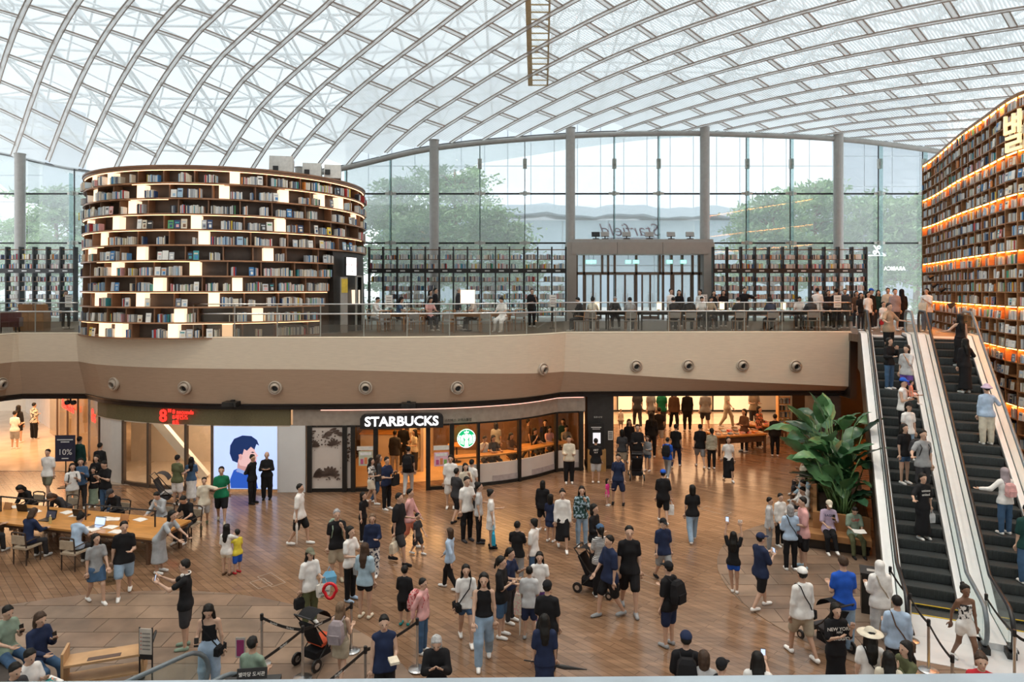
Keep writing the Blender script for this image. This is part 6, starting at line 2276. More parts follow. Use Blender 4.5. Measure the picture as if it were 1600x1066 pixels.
# by the coffee shop door
W(580, 787, 715, 80, 'woman in polka-dot blouse and cream skirt passing the shop door', 'long', 'tee white/black*', 'skirt cream', (WR, 'sf', 'fw'))
I['navybag'] = W(604, 796, 715, 55, 'man in navy tee and black trousers looking at his phone', 'short', 'tee navy', 'pants black', (ST, 'ph', 'fw'))
W(592, 784, 710, 100, 'woman with auburn hair in a dark blouse by the door post', 'long', 'long char', 'pants denim', (WL, 'dn', 'dn'), hc='b')
I['doorpack'] = W(638, 771, 697, 180, 'man with black rucksack and grey trousers entering the coffee shop', 'short', 'tee black', 'pants lgrey', (WR, 'dn', 'dn'))
W(704, 794, 712, 0, 'man in white football shirt and white shorts outside the shop glass', 'short', 'loose white', 'shorts white', (ST, 'dn', 'dn'))
W(713, 815, 731, 140, 'man in black tee with red trim walking to the shop', 'short', 'tee char', 'shorts black', (WL, 'dn', 'sf'), shoe='black')
W(729, 845, 746, 35, 'masked man in white polo and black trousers in the chatting group', 'short', 'tee white', 'pants black', (ST, 'ph', 'dn'), shoe='char')
W(748, 848, 755, 85, 'woman in pale grey top and black trousers in the chatting group', 'bun', 'tee lgrey', 'pants black', (ST, 'fw', 'dn'), shoe='char')
I['bluetote'] = W(767, 856, 766, 95, 'woman in short white dress with a bright blue tote', 'bun', 'tee white', 'skirt white', (ST, 'fw', 'dn'), shoe='black')
W(727, 802, 725, 20, 'woman with long hair in cream behind the masked man', 'long', 'tee cream', 'pants black', (ST, 'fc', 'dn'))
W(737, 797, 719, 150, 'man in white tee nearest the hanging round logo', 'short', 'tee white', 'pants char', (ST, 'dn', 'dn'))
W(703, 921, 824, -110, 'woman in pale blue shirt and black trousers walking away to the table', 'bob', 'long lblue', 'pants black', (WR, 'sb', 'sf'), hc='b')
# middle of the hall
I['cross'] = W(728, 1003, 881, 10, 'smiling girl in white tee and denim shorts with a black shoulder bag', 'long', 'tee white', 'hot denim', (WL, 'fw', 'dn'))
W(756, 1036, 894, 2, 'woman in black top and pale blue jeans walking to the camera', 'long', 'tank black', 'wide ldenim', (WR, 'dn', 'sf'))
I['stripe'] = W(783, 995, 871, 70, 'person in black track top with white sleeve stripes and a patterned sack', 'pony', 'loose black', 'shorts denim', (ST, 'fw', 'ph'))
W(797, 972, 858, 60, 'woman in dark blue behind the track top', 'pony', 'tee navy', 'pants char', (ST, 'ph', 'fw'))
I['plaid'] = W(827, 998, 887, 175, 'boy in grey checked shirt and navy shorts seen from behind', 'short', 'loose lgrey', 'shorts navy', (ST, 'dn', 'dn'), slim=True, shoe='grey')
W(843, 974, 864, 0, 'woman in white top over purple, long black hair to the waist', 'long', 'tee white', 'pants purple', (ST, 'dn', 'fw'))
W(855, 1048, 911, 170, 'man in black cap and black tee facing the group', 'short', 'loose black', 'wide black', (ST, 'fw', 'dn'), hat='cap black', shoe='black')
I['longdark'] = W(851, 1102, 962, 180, 'woman in black and navy dress with waist-long black hair', 'long', 'loose navy', 'midi navy', (ST, 'dn', 'dn'))
W(808, 916, 816, 165, 'man in black tee and grey jeans photographing, seen from behind', 'short', 'tee black', 'pants grey', (ST, 'ph', 'ph'))
W(834, 911, 812, -120, 'woman in white tee and jeans holding a paper, seen from behind', 'bun', 'loose white', 'pants denim', (ST, 'dn', 'fw'))
W(848, 829, 752, 165, 'person in black hooded top near the coffee shop windows', 'bob', 'coat black', 'shorts black', (ST, 'dn', 'fw'))
W(860, 847, 772, 150, 'girl in navy dress and white socks', 'bob', 'tee navy', 'skirt navy', (ST, 'dn', 'dn'), child=True)
W(879, 859, 764, 0, 'woman in white shirt and long black skirt walking to the camera', 'bun', 'long white', 'midi black', (WL, 'dn', 'dn'))
W(909, 853, 761, 0, 'woman in dark teal flowered blouse and jeans, hand at her mouth', 'long', 'long dgreen/sky*', 'pants ldenim', (ST, 'fc', 'dn'))
I['navypack'] = W(966, 788, 710, -15, 'man in navy tee and shorts with a child at his side', 'short', 'tee navy', 'shorts navy', (WD := 'wd', 'dn', 'dn'), shoe='black')
W(949, 790, 748, 60, 'small girl in a bright pink dress holding the man by the hand', 'bob', 'tee magenta', 'skirt magenta/white*', (ST, 'fw', 'dn'), child=True)
W(889, 755, 682, 0, 'man in cream sweater and black trousers against the cafe window', 'short', 'long cream', 'wide black', (ST, 'fw', 'fw'))
I['kioskman'] = W(931, 755, 686, 175, 'boy in black printed tee and grey shorts at the kiosk', 'short', 'loose black', 'shorts lgrey', (ST, 'fw', 'dn'))
I['whitebag'] = W(1036, 817, 734, 175, 'man in blue cap and black tee walking away with a white bag', 'short', 'loose black', 'shorts black', (WL, 'dn', 'bg'), hat='cap blue')
W(1082, 846, 757, 178, 'woman with a black bob, black tee and pale jeans walking away', 'bob', 'tee black', 'wide ldenim', (WR, 'dn', 'fw'))
W(1138, 751, 682, 0, 'woman in white tee and long black skirt walking out of the concourse', 'bob', 'tee white', 'maxi black', (WL, 'dn', 'sb'))
W(938, 932, 822, 195, 'woman in striped tee, blue cap and black trousers', 'pony', 'tee white/black=', 'wide black', (ST, 'fw', 'dn'), hat='cap denim')
W(953, 963, 835, -65, 'man in dark tee and black shorts striding in slippers', 'short', 'loose navy', 'shorts black', (WR, 'dn', 'sf'), shoe='grey')
W(983, 955, 820, 0, 'man in tight black tee and shorts with a wrist watch', 'short', 'tee black', 'shorts black', (WL, 'dn', 'dn'), shoe='grey')
W(928, 893, 789, 55, 'woman in black standing behind the striped tee', 'bob', 'long black', 'pants black', (ST, 'dn', 'fw'))
W(1036, 908, 810, 15, 'heavy man in navy tee, grey shorts and black cap walking', 'short', 'loose navy', 'shorts grey', (WL, 'dn', 'dn'), hat='cap black', skin=2, shoe='black')
I['blackpack'] = W(1045, 1010, 881, -140, 'man in black tee and navy shorts with a black rucksack', 'short', 'loose black', 'shorts navy', (ST, 'dn', 'fw'), hat='cap black', shoe='grey')
I['navycap'] = W(1072, 1160, 991, 170, 'man in navy cap and black tee at the front rail', 'short', 'loose black', 'pants char', (ST, 'dn', 'dn'), hat='cap navy')
W(1100, 1179, 1019, 165, 'woman with a smooth dark bob at the front rail', 'bob', 'tee lgrey', 'pants char', (ST, 'dn', 'dn'), hc='b')
W(1127, 1190, 1033, 130, 'person in black baseball cap at the front rail', 'short', 'tee black', 'pants char', (ST, 'dn', 'dn'), hat='cap black')
I['railphone'] = W(1184, 1190, 1021, 165, 'woman with long black hair lifting a phone at the front rail', 'long', 'tee white', 'pants char', (ST, 'dn', 'pu'))
I['armsup'] = W(1146, 926, 832, 160, 'woman in black tee and blue shorts holding both arms up', 'long', 'tee black', 'hot blue', ('cr', 'up', 'up'), skin=1)
I['capphoto'] = W(1188, 951, 833, 110, 'bearded man in navy tee and black shorts using his phone', 'short', 'loose navy', 'shorts black', (WL, 'ph', 'ph'), hat='cap navy')
# group at the bench
W(1202, 860, 778, 60, 'boy in a pale grey hoodie at the bench group', 'short', 'coat lgrey', 'pants grey', (ST, 'dn', 'dn'))
W(1219, 853, 772, 20, 'boy in white open shirt and black trousers at the bench group', 'short', 'long white', 'pants black', (ST, 'fw', 'dn'))
I['stripeback'] = W(1235, 891, 790, 178, 'grey-haired woman in pale striped shirt and black trousers, back turned', 'bob', 'long lblue', 'pants black', (ST, 'fw', 'fw'), hc='g')
W(1255, 888, 778, -95, 'tall man in salmon tee and black shorts at the bench group', 'short', 'loose pink', 'shorts black', (ST, 'fw', 'dn'), shoe='sky')
I['whitecap'] = W(1254, 1027, 887, 195, 'man in white shirt, white cap and beige shorts walking away', 'short', 'long white', 'shorts khaki', (WL, 'dn', 'dn'), hat='cap white', skin=1)
I['blueman'] = W(1318, 1018, 871, 178, 'man in bright blue tee and jeans seen from behind', 'short', 'tee blue', 'wide ldenim', (ST, 'fw', 'fw'), hc='b', shoe='char')
W(1306, 1086, 945, 5, 'girl in a long black tee dress making a victory sign', 'long', 'loose black', 'maxi black', (ST, 'vs', 'ph'))
I['hijab'] = W(1375, 1002, 878, 178, 'woman in white headscarf, white tunic and grey trousers', 'none', 'coat white', 'wide lgrey', (ST, 'fw', 'dn'), hat='hijab white')
I['shirtbag'] = W(1402, 1080, 933, 165, 'man in pale blue shirt with a brown shoulder bag', 'short', 'long lblue', 'pants black', (ST, 'fw', 'dn'))
I['straw'] = W(1360, 1145, 985, 170, 'woman in straw hat with a dark band and white top', 'long', 'tee white', 'pants black', (ST, 'dn', 'pu'), hat='straw cream')
W(1389, 1176, 1020, 160, 'woman with glossy black hair behind the straw hat', 'long', 'tee cream', 'pants black', (ST, 'dn', 'dn'))
W(1416, 1162, 1004, -80, 'woman in olive jacket covering her face with her hands', 'long', 'long olive', 'pants black', (ST, 'fc', 'fc'))
W(1533, 1186, 1023, -20, 'woman with tied brown hair at the edge of the front rail', 'bun', 'tee red', 'pants black', (ST, 'dn', 'dn'), hc='b')
W(1508, 1037, 912, 0, 'woman in spotted strapless top and white shorts with a pale hairband', 'bun', 'tube white/black*', 'hot white', (WL, 'dn', 'sb'), skin=3)
# concourse
for a in ((972, 737, 672, 170, 'woman in dark top and khaki shorts by the charcoal pillar', 'bob', 'tee char', 'shorts khaki'), (996, 739, 664, 0, 'man in black pushing a pushchair in the concourse', 'short', 'long black', 'pants char', (ST, 'fw', 'fw')),
   (1012, 736, 682, -40, 'woman in grey cardigan and denim shorts beside the pushchair', 'long', 'long grey', 'hot denim', (ST, 'fw', 'dn')), (1018, 715, 645, 175, 'woman in black behind the pushchair', 'long', 'long black', 'pants black'),
   (1030, 700, 636, 175, 'man in black tee and grey shorts walking into the concourse', 'short', 'tee black', 'shorts grey', (WL, 'dn', 'dn')), (1056, 730, 662, 150, 'man in black tee carrying a folded paper', 'short', 'tee black', 'pants navy', (WR, 'fw', 'dn')),
   (1094, 730, 662, 178, 'man in black tee and grey shorts beside the striped jumper', 'short', 'loose black', 'shorts grey', (WL, 'dn', 'dn')), (1112, 733, 670, 180, 'woman in striped jumper, cap and black trousers', 'pony', 'long olive/cream=', 'pants black', (ST, 'dn', 'dn')),
   (983, 722, 656, 10, 'woman in black near the back of the concourse', 'long', 'long black', 'pants char'), (1211, 713, 648, 170, 'man in black standing by the lit bookshelf', 'short', 'long black', 'pants black'),
   (1163, 706, 640, -60, 'woman in brown leaning over the long book table', 'bob', 'long brown', 'pants char', (ST, 'fw', 'fw')), (1186, 700, 636, 40, 'woman in flowered blouse at the short book table', 'bob', 'long brown/coral*', 'pants char', (ST, 'fw', 'dn')),
   (996, 668, 606, 180, 'walker in dark clothes on the far marble, first of the row', 'short', 'tee char', 'pants char', (WL, 'dn', 'dn')), (1017, 670, 607, 20, 'walker in grey on the far marble, second of the row', 'bob', 'tee grey', 'shorts char', (WR, 'dn', 'dn')),
   (1034, 671, 608, 170, 'walker in green on the far marble, third of the row', 'short', 'tee green', 'pants char', (WL, 'dn', 'dn')), (1053, 673, 609, 0, 'walker in red-brown on the far marble, fourth of the row', 'long', 'long brown', 'pants black', (WL, 'dn', 'dn')),
   (1074, 674, 610, 180, 'tall walker in black on the far marble, fifth of the row', 'short', 'long black', 'pants black', (ST, 'dn', 'dn')), (1102, 672, 608, 175, 'walker in plaid shirt on the far marble beside the table', 'short', 'loose grey', 'shorts char', (WL, 'dn', 'dn')),
   (970, 672, 640, 0, 'small child in white on the far marble near the pillar', 'short', 'tee white', 'shorts grey', (ST, 'dn', 'dn')), (1136, 668, 604, 60, 'walker in beige trousers on the far marble', 'short', 'tee khaki', 'pants khaki', (WL, 'sb', 'sf')),
   (1178, 672, 606, 0, 'shop assistant in a beige shirt behind the book tables', 'short', 'tee khaki', 'pants char', (ST, 'fw', 'fw'))):
 W(*a)
I['bluepack'] = W(1043, 746, 683, 150, 'man in bright blue tee with a black rucksack in the concourse', 'short', 'tee blue', 'pants grey', (WL, 'fw', 'dn'))
# corridor
W(23, 702, 643, 178, 'woman in white tee and grey shorts in the marble corridor', 'short', 'tee white', 'shorts grey', (ST, 'fw', 'fw'), slim=True)
W(29, 692, 634, 170, 'woman in black walking up the marble corridor', 'long', 'long black', 'skirt black', (ST, 'dn', 'dn'))
W(53, 686, 630, 160, 'person in flowered shirt and black trousers in the marble corridor', 'short', 'loose cream/char*', 'wide black', (ST, 'fw', 'dn'), slim=True)
# inside the coffee shop
for px, Y, H, fc, lab, hr, tp, bt, po in ((617, 26.6, 1.66, 170, 'customer in dark jacket queueing just inside the shop', 'short', 'coat char', 'pants khaki', (ST, 'dn', 'fw')), (630, 27.6, 1.76, 175, 'tall customer in black at the shop counter', 'short', 'long black', 'pants char', (ST, 'fw', 'fw')),
          (648, 27.0, 1.62, -60, 'customer in cream blouse waiting at the shop counter', 'long', 'tee cream', 'wide char', (ST, 'fw', 'dn')), (645, 28.9, 1.7, 60, 'barista in white behind the queue', 'short', 'tee white', 'pants white', (ST, 'fw', 'dn')),
          (852, 28.6, 1.7, 0, 'customer in black standing deep inside the cafe', 'short', 'long black', 'pants black', (ST, 'fw', 'dn')), (775, 28.3, 1.65, 180, 'customer in grey standing behind the window bar', 'bob', 'tee grey', 'pants char', (ST, 'dn', 'dn')),
          (825, 28.9, 1.7, 100, 'customer in brown walking between the cafe tables', 'short', 'tee brown', 'pants char', (WL, 'dn', 'dn')), (880, 29.0, 1.66, -20, 'customer in dark green near the cafe end wall', 'long', 'long dgreen', 'pants char', (ST, 'fw', 'dn'))):
 person(Vector(((px - CX) * Y / F, Y, .012)), H, fc, lab, hr, tp, bt, po)
for px, lab, hr, tp in ((757, 'customer in white seated at the window bar', 'short', 'tee white'), (770, 'customer in dark clothes seated next to the one in white', 'bob', 'tee char'), (797, 'customer in brown seated mid window bar', 'long', 'long brown'), (836, 'customer in black facing out at the window bar', 'bob', 'tee black'), (860, 'customer in pale pink facing out at the window bar', 'long', 'tee pink'), (884, 'customer in orange light at the window bar end', 'short', 'tee khaki')):
 q, n = sf(px, 1.05)
 person(Vector((q.x, q.y, .20)), 1.66, math.degrees(math.atan2(n.x, n.y)) * -1 + 6, lab, hr, tp, 'pants char', ('si', 'tb', 'fc' if px in (836, 757) else 'tb'), hp=.2)
 stl = empty('bar_stool', (q.x, q.y, .012), 0, label='bar stool under the ' + lab.split(' at ')[0].split(' seated')[0].split(' facing')[0] + {757: ' nearest the logo', 770: ' beside it', 797: ' mid bar', 836: ' past the post', 860: ' after that', 884: ' at the end'}[px], cat='stool', group='cafe bar stools')
 MB().lathe([(.17, .58), (.17, .63)], 0, 0, 0, 14).build('seat', M_amber, stl)
 MB().lathe([(.16, 0), (.16, .02), (.025, .03), (.025, .58)], 0, 0, 0, 10).build('leg', M_darkm, stl)
# escalators
def onstep(k, y, x, H, face, label, *a, **kw):
 s = round((y - .2) / .4)
 yy = .2 + .4 * s
 p = EB + ERT * (x + SPACING * k) + EDIR * yy
 return person(Vector((p.x, p.y, max(.02, ez(yy)) + .002)), H, face, label, *a, **kw)
onstep(0, 8.9, -.1, 1.78, 25, 'man in tan tee and black shorts near the top of the down escalator', 'short', 'loose tan', 'shorts black', (ST, 'rl', 'rl'))
onstep(0, 7.35, -.22, 1.62, 20, 'woman in black holding a flowered bag on the down escalator', 'long', 'long black', 'pants denim', (ST, 'fc', 'fw'))
onstep(0, 6.95, .22, 1.66, -60, 'person in grey tee and purple shorts on the down escalator', 'bob', 'loose lgrey', 'shorts purple', (ST, 'fc', 'dn'))
onstep(0, 5.35, -.05, 1.72, 40, 'man in blue cap carrying a small child on the down escalator', 'short', 'vest white', 'pants black', (ST, 'hg', 'fo'), hat='cap blue')
onstep(0, 4.55, .0, 1.60, 10, 'woman in white tee and black cap on the down escalator', 'bob', 'tee white', 'pants ldenim', (ST, 'dn', 'dn'), hat='cap black')
onstep(0, 3.75, -.18, 1.60, 15, 'woman with long black hair below the white tee on the down escalator', 'long', 'tee black', 'hot denim', (ST, 'dn', 'dn'))
I['escpack'] = onstep(0, 3.35, .20, 1.78, 5, 'man in grey tee with rucksack straps on the down escalator', 'short', 'tee grey', 'pants char', (ST, 'dn', 'rl'))
I['united'] = onstep(0, 2.15, .05, 1.60, 8, 'woman in black printed tee and long black skirt, lowest on the down escalator', 'pony', 'loose black', 'maxi black', (ST, 'bg', 'rl'))
person(PEOPLE[-5]['M'] @ Vector((.0, -.13, .60)), .80, 60, 'small child in coral dress held by the man in blue cap', 'short', 'tee coral', 'skirt coral/white*', ('si', 'fw', 'dn'), child=True)
onstep(1, 8.6, .12, 1.68, 180, 'woman with waist-long black hair high on the up escalator', 'long', 'tank black', 'maxi black', (ST, 'rl', 'dn'))
onstep(1, 7.35, .05, 1.66, 185, 'woman in black below the long-haired one on the up escalator', 'long', 'long black', 'maxi black', (ST, 'dn', 'rl'))
onstep(1, 5.35, .22, 1.66, 170, 'man in pale bucket hat, light blue shirt and cream trousers riding up', 'short', 'long lblue', 'wide cream', (ST, 'dn', 'rl'), hat='bucket lilac')
I['hij2'] = onstep(1, 2.55, .05, 1.60, 185, 'woman in mauve headscarf, white top and jeans riding up', 'none', 'long white', 'pants denim', (ST, 'rl', 'dn'), hat='hijab mauve')
onstep(1, 1.35, .22, 1.76, 178, 'man in dark green shirt and jeans, lowest on the up escalator', 'short', 'loose dgreen', 'wide denim', (ST, 'dn', 'fw'))
# upper floor
def UP(px, Y, H, face, label, hair, top, bottom, pose=(ST, 'dn', 'dn'), dz=0.0, **kw):
 return person(Vector(((px - CX) * Y / F, Y, UF + dz)), H, face, label, hair, top, bottom, pose, **kw)
I['casemans'] = UP(1448, 27.6, 1.74, -60, 'man in white tee and jeans reading beside the tall curved bookcase', 'short', 'loose white', 'wide denim', (ST, 'ph', 'dn'))
for a in ((1277, 29.8, 1.76, 170, 'broad man in white tee in the group by the escalator head', 'short', 'loose white', 'pants char'), (1294, 30.2, 1.66, 0, 'woman in black in the group by the escalator head', 'bob', 'long black', 'pants black'), (1307, 29.2, 1.74, 175, 'man in black with back turned in the group by the escalator head', 'short', 'long black', 'pants black'),
   (1320, 29.9, 1.72, -30, 'man in dark shirt with glasses in the group by the escalator head', 'short', 'long char', 'pants char', (ST, 'fw', 'dn')), (1338, 30.4, 1.62, 0, 'girl in brown by the end of the open shelving', 'bob', 'tee brown', 'pants char'), (1345, 28.4, 1.55, 10, 'girl in dark top waiting at the escalator head', 'long', 'tee black', 'pants char'),
   (1361, 29.6, 1.72, 20, 'man in blue cap waiting at the escalator head', 'short', 'long black', 'pants char', (ST, 'dn', 'dn')), (1356, 27.8, 1.60, 15, 'woman in white shirt and shoulder strap at the escalator head', 'bob', 'tee white', 'pants black'), (1372, 30.2, 1.66, 0, 'woman in dark green behind the blue cap', 'long', 'long dgreen', 'pants char'),
   (1387, 30.0, 1.76, -20, 'man in cream shirt towering at the escalator head', 'short', 'loose cream', 'pants char'), (1398, 28.2, 1.72, 0, 'man in mauve-grey tee stepping to the down escalator', 'short', 'loose mauve', 'shorts char'), (1409, 29.0, 1.70, 175, 'woman in black headscarf at the escalator head', 'none', 'long black', 'maxi black'),
   (1380, 27.2, 1.22, 0, 'small boy in white at the top of the down escalator', 'short', 'tee white', 'shorts red'), (1048, 31.0, 1.72, 30, 'man in white tee with rucksack standing behind the black table', 'short', 'tee white', 'pants char'), (1061, 31.4, 1.66, -10, 'woman in black beside the man with rucksack upstairs', 'long', 'long black', 'pants black'),
   (1094, 31.0, 1.68, -50, 'woman in white blouse standing at the black table', 'bun', 'long white', 'pants char'), (1115, 31.4, 1.64, 10, 'woman in black phoning behind the black table', 'long', 'tee black', 'pants black', (ST, 'fc', 'dn')), (1130, 31.4, 1.66, 0, 'woman in black patterned top behind the black table', 'long', 'tee black', 'pants black'),
   (1163, 30.8, 1.78, 0, 'man in black with face mask behind the black table', 'short', 'loose black', 'pants black', (ST, 'sd', 'dn')), (680, 30.8, 1.76, 80, 'man in black tee standing among the wooden chairs', 'short', 'loose black', 'pants char', (ST, 'fw', 'dn')), (672, 31.4, 1.66, 60, 'woman in grey behind the man among the chairs', 'bob', 'tee grey', 'pants char'),
   (716, 31.2, 1.78, 100, 'man in dark suit with white hair by the square lamp', 'short', 'coat char', 'pants lgrey', (ST, 'fw', 'dn')), (831, 31.0, 1.72, 20, 'man in black drinking beside the entrance column', 'short', 'loose black', 'pants black', (ST, 'fc', 'fw')), (103, 30.0, 1.64, 40, 'woman in dark clothes at the reception stand by the drum', 'bun', 'long char', 'pants char', (ST, 'fw', 'dn'))):
 UP(*a[:8], a[8] if len(a) > 8 else (ST, 'dn', 'dn'), hat='cap blue' if 'blue cap waiting' in a[4] else ('hijab black' if 'headscarf' in a[4] else None), child='small boy' in a[4], hc='w' if 'white hair' in a[4] else 'k')
SEATS = [(585, 28.6, 80, 'reader in white shirt leaning back on a wooden chair', 'short', 'long white', 'pants lgrey'), (670, 28.4, 40, 'reader in pink on a wooden chair', 'long', 'tee pink', 'pants char'), (742, 28.6, -70, 'reader in grey bent over a book by the lamp', 'short', 'tee lgrey', 'pants char'),
   (786, 27.6, -30, 'reader in white with long skirt on a wooden chair', 'bun', 'tee white', 'wide white'), (622, 28.8, 90, 'reader in denim beside the tablet stand', 'bob', 'tee denim', 'pants lgrey'), (908, 27.6, -120, 'man in black leaning at the end of the black table', 'short', 'tee black', 'pants black'), (925, 28.0, 160, 'woman with a topknot at the black table', 'bun', 'tee cream', 'pants char'),
   (960, 30.2, 0, 'grey-haired man reading at the black table', 'short', 'long char', 'pants black'), (985, 27.7, 178, 'reader in grey with back to the rail at the black table', 'short', 'tee grey', 'pants black'), (1053, 27.7, 178, 'reader in black with back to the rail, below the rucksack man', 'short', 'tee black', 'pants black'), (1078, 27.7, 176, 'reader in dark hood with back to the rail', 'bob', 'coat black', 'pants black'),
   (1096, 30.0, -10, 'reader in white bent over the black table', 'short', 'tee white', 'pants char'), (1109, 30.1, 5, 'girl with long hair reading at the black table', 'long', 'tee khaki', 'pants char'), (1155, 27.7, 178, 'reader in black below the masked man', 'short', 'tee black', 'pants black'), (1205, 27.7, 178, 'reader in navy near the escalator end of the black table', 'bob', 'tee navy', 'pants black'),
   (1249, 30.2, -20, 'reader in white at the escalator end of the black table', 'short', 'tee white', 'pants char'), (1268, 28.0, 175, 'reader in dark coat, last seat before the escalator', 'bob', 'coat char', 'pants black')]
for px, Y, fc, lab, hr, tp, bt in SEATS:
 UP(px, Y, 1.68, fc, lab, hr, tp, bt, ('si', 'tb', 'tb'), hp=.3, lean=.12, hc='g' if 'grey-haired' in lab else 'k')
# seated on the planter bench
def BS(px, py, z, face, label, *a, **kw):
 p = Gp(px, py, z)
 return person(Vector((p.x, p.y, 0)), kw.pop('H', 1.64), face, label, *a, **kw)
pk = el(-2.05, 3.42)
I['pinkcap'] = person(Vector((pk.x, pk.y, .0)), 1.62, -10, 'woman in pink tee and pale cap with her phone on the bench', 'bob', 'loose lilac', 'pants black', ('sx', 'ph', 'lp'), hat='cap cream', hp=.35)
pk = el(-1.42, 3.42)
I['reader'] = person(Vector((pk.x, pk.y, .0)), 1.56, -8, 'boy in sage tee reading an open book on the bench', 'short', 'loose sage', 'pants olive', ('si', 'lp', 'lp'), hp=.6, slim=True, shoe='black')
for y, lab, hr, tp, bt, ht, po in ((4.5, 'boy in white tee seated on the planter side of the bench', 'short', 'tee white', 'pants lgrey', None, ('si', 'lp', 'ph')), (5.3, 'person in white top seated under the plant', 'short', 'long white', 'pants char', None, ('si', 'lp', 'lp')), (6.1, 'person in sky blue sweater and grey trousers on the bench', 'bob', 'coat sky', 'pants lgrey', None, ('si', 'ph', 'lp')),
        (7.0, 'person in beige with a pale bucket hat on the bench', 'bob', 'long khaki', 'pants brown', 'bucket cream', ('si', 'ph', 'ph')), (7.8, 'person in black tee near the bench end', 'short', 'tee black', 'pants char', None, ('si', 'lp', 'lp')), (8.6, 'person in white cap at the far bench end', 'bob', 'tee cream', 'pants char', 'cap white', ('si', 'lp', 'ph'))):
 pk = el(-2.68, y)
 person(Vector((pk.x, pk.y, 0)), 1.64, -75, lab, hr, tp, bt, po, hat=ht, hp=.3)
# seated around the reading table
TA, TB_ = Vector((-15.6, 19.15, 0)), Vector((-10.0, 17.75, 0))
TD = (TB_ - TA).normalized()
TN_ = Vector((-TD.y, TD.x, 0))
TR = math.atan2(TD.y, TD.x)
fdeg = math.degrees(TR)
for s, lab, hr, tp, po, kw in ((.35, 'grey-haired man in blue shirt at the reading table', 'short', 'long blue', ('si', 'tb', 'tb'), {'hc': 'w'}), (1.55, 'man in black with dark hair at the near side of the reading table', 'short', 'loose black', ('si', 'ph', 'tb'), {}), (3.0, 'person with brown bob in navy at the near side of the table', 'bob', 'long navy', ('si', 'tb', 'tb'), {'hc': 'b'}), (4.55, 'woman in white blouse with tied hair at the laptop', 'bun', 'tee lblue', ('si', 'tb', 'tb'), {})):
 p = TA + TD * s - TN_ * .42
 person(Vector((p.x, p.y, 0)), 1.66, fdeg + 180, lab, hr, tp, 'pants char', po, lean=.18, hp=.35, **kw)
for s, lab, hr, tp, po, kw in ((.3, 'person in black slumped at the far corner of the reading table', 'bob', 'long black', ('si', 'tb', 'tb'), {'lean': .5}), (1.6, 'student with head on the table at the far side', 'bob', 'long char', ('si', 'tb', 'tb'), {'lean': .75, 'hc': 'b'}), (3.5, 'man in dark cap writing at the far side of the table', 'short', 'long black', ('si', 'tb', 'tb'), {'lean': .3, 'hat': 'cap char'}), (5.05, 'student in grey checked shirt with a hand on the cheek', 'short', 'long floral', ('si', 'fc', 'tb'), {'lean': .2}), (6.0, 'boy in black tee reading at the table end', 'short', 'tee black', ('si', 'tb', 'tb'), {'lean': .3})):
 p = TA + TD * s + TN_ * 2.05
 kw.setdefault('lean', .2)
 person(Vector((p.x, p.y, 0)), 1.66, fdeg, lab, hr, tp, 'pants char', po, hp=.4, **kw)
# seated at the lower corner
for px, py, lab, hr, tp, kw in ((9, 955, 'man in sage tee holding a purple phone in the corner seats', 'short', 'tee sage', {}), (60, 966, 'person with brown curls and a dark jacket in the corner seats', 'bob', 'long navy', {'hc': 'b'}), (43, 1024, 'man in white tee with glasses holding a magazine', 'short', 'tee white', {}), (20, 1046, 'dark-haired person in front of the magazine reader', 'short', 'tee char', {})):
 Y = F * (HC - 1.30) / (py - HY)
 I[lab[:12]] = person(Vector(((px - CX) * Y / F, Y, 0)), 1.68, 70, lab, hr, tp, 'pants denim', ('si', 'ph', 'lp'), hp=.25, **kw)
# ------------------------------------------------------------------ balcony railing
M_rglass = glass_mat('railing_glass', (.93, .95, .93), .05)
M_fros = glass_mat('frosted_railing_glass', (.58, .53, .47), .06, .03, (.45, .40, .35))
rail = empty('balcony_railing', (0, 24, UF), label='glass balcony railing with steel rails along the cream fascia', cat='railing')
ro_ = Vector(rail.location)
def rail_run(i0, i1, skip=3):
 idx = list(range(i0, i1 + 1))
 P = [EDGE[i] + ENRM[i] * .12 - ro_ for i in idx]
 for h, r in ((1.20, .022), (.86, .028)):
  MB().tube([p + Vector((0, 0, UF + h)) for p in P], r, 7).build('handrail', M_chrome, rail, smooth=True)
 for a in range(0, len(P) - 1, skip):
  b = min(a + skip, len(P) - 1)
  R = [[P[k] + Vector((0, 0, UF + .06)), P[k] + Vector((0, 0, UF + 1.17))] for k in range(a, b + 1)]
  MB().loft(R, wrap=False, cap=False).build('pane', M_rglass, rail, fix=False)
  R = [[P[k] + Vector((0, .02, UF + .06)), P[k] + Vector((0, .02, UF + .48))] for k in range(a, b + 1)]
  MB().loft(R, wrap=False, cap=False).build('frosted_pane', M_fros, rail, fix=False)
  MB().box(P[a].x, P[a].y + .03, 0, .035, .035, 1.2).build('post', M_steel, rail)
i_c = max(i for i in range(len(EDGE)) if EDGE[i].x < -16.5 and EDGE[i].y > 25.5)
rail_run(0, i_c)
i_s = min(i for i in range(len(EDGE)) if CX + EDGE[i].x * F / EDGE[i].y > 292)
rail_run(i_s, len(EDGE) - 1)
# the camera's own side: white rail top, glass and posts
gr = empty('gallery_railing', (0, 1.0, UF), label='pale rail of the gallery the picture is taken from', cat='railing')
y0 = .0
MB().hexa([(-3, .02, 1.03), (3, .02, 1.08), (3, .10, 1.08), (-3, .10, 1.03), (-3, .02, 1.069), (3, .02, 1.12), (3, .10, 1.12), (-3, .10, 1.069)]).build('top_rail', mat('pale_rail_cap', (.62, .68, .72), .4), gr)
MB().box(0, .04, .05, 6, .015, 1.05).build('pane', M_rglass, gr)
for x in (-2.4, -.8, .8, 2.4):
 MB().box(x, .04, 0, .04, .04, 1.1).build('post', M_chrome, gr)
